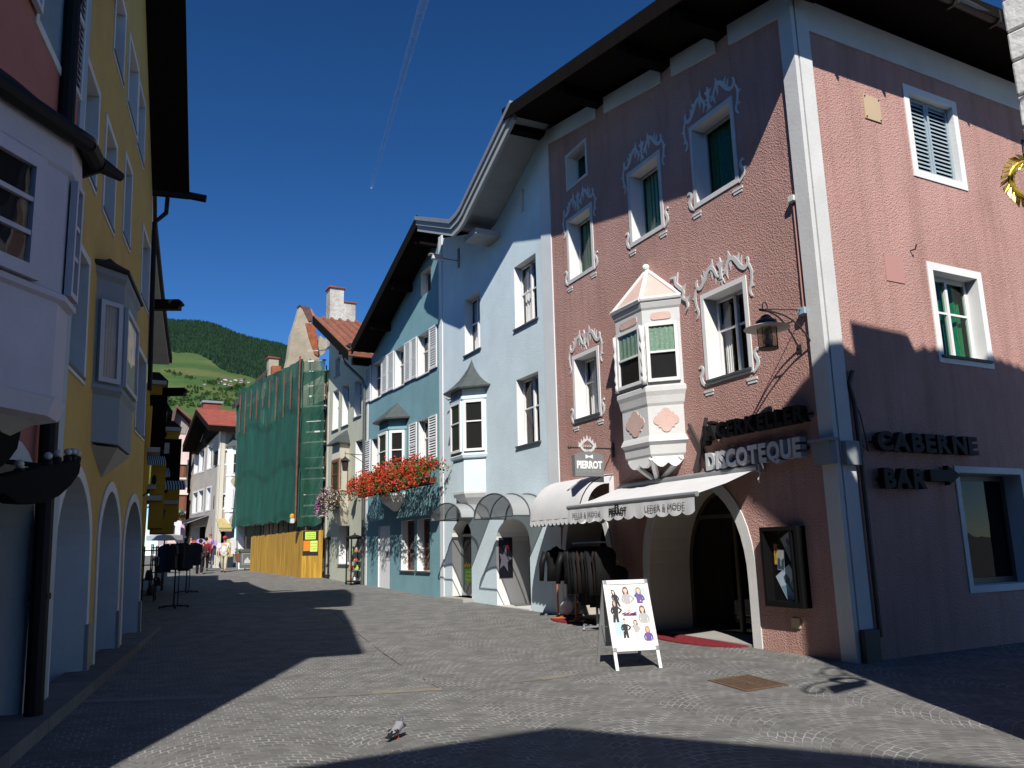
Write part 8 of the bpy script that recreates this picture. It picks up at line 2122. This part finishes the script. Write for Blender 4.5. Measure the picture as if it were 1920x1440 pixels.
# ------------------------------------------------------------------ houses behind the viewpoint, whose roofs shade the foreground
def shadow_pt(px_, py_, Y):
    """where the roof edge stands over the plane y = Y for a shadow that ends at this ground point"""
    g_ = on_ground(px_, py_); t_ = (g_.y - Y) / (-sd.y); return (g_.x + sd.x * t_, g_.z + sd.z * t_)
YB_ = -3.6
bk = thing('gabled_house', 'gabled house behind the viewpoint whose roof shades the nearest paving', 'house', (0, YB_, 0))
FXB = Frame((0, YB_), 90, 1)
P = [shadow_pt(x, y, YB_) for x, y in ((550, 1440), (1040, 1363), (1500, 1399), (1900, 1440))]
ridge = P[1]; sl0 = (P[1][1] - P[0][1]) / (P[1][0] - P[0][0]); sr0 = (P[3][1] - P[1][1]) / (P[3][0] - P[1][0])
lft = (ridge[0] - 6, ridge[1] - sl0 * 6); rgt = (ridge[0] + 7, ridge[1] + sr0 * 7)
q = MB(); q.prism(FXB, [(lft[0] + .6, -.1), (rgt[0] - .6, -.1), (rgt[0] - .6, rgt[1] - .3), (ridge[0], ridge[1] - .3), (lft[0] + .6, lft[1] - .3)], -9, -.8); q.build('wall', CREAM, bk)
q = MB(); q.prism(FXB, [lft, ridge, rgt, (rgt[0], rgt[1] - .2), (ridge[0], ridge[1] - .25), (lft[0], lft[1] - .2)], -9, 0); q.build('roof', DARKTILE, bk)
# left neighbour nearer the viewpoint: set back, its eave ends the long shadow
nl_ = thing('set_back_house', 'house set back to the left of the viewpoint, out of the picture', 'house', (-6, -4, 0))
q = MB(); ex = -3.55; q.hexa([V((-9, -9, -.1)), V((ex - .6, -9, -.1)), V((ex - .9, 1.6, -.1)), V((-9, 1.6, -.1)), V((-9, -9, 9.9)), V((ex - .6, -9, 9.9)), V((ex - .9, 1.6, 9.9)), V((-9, 1.6, 9.9))]); q.build('wall', CREAM, nl_)
sp_ = [eave_over(*k_, 10.1) for k_ in ((545, 1237), (480, 1255), (330, 1350), (205, 1440))]
sp_ = [V((-9, sp_[0].y, 10.1))] + sp_ + [V((sp_[-1].x + .2, -9, 10.1)), V((-9, -9, 10.1))]
q = MB(); n = len(sp_); q.add(sp_ + [p + V((0, 0, .2)) for p in sp_], [tuple(range(n)), tuple(range(n, 2 * n))] + [(i, (i + 1) % n, n + (i + 1) % n, n + i) for i in range(n)]); q.build('roof', DARKTILE, nl_)
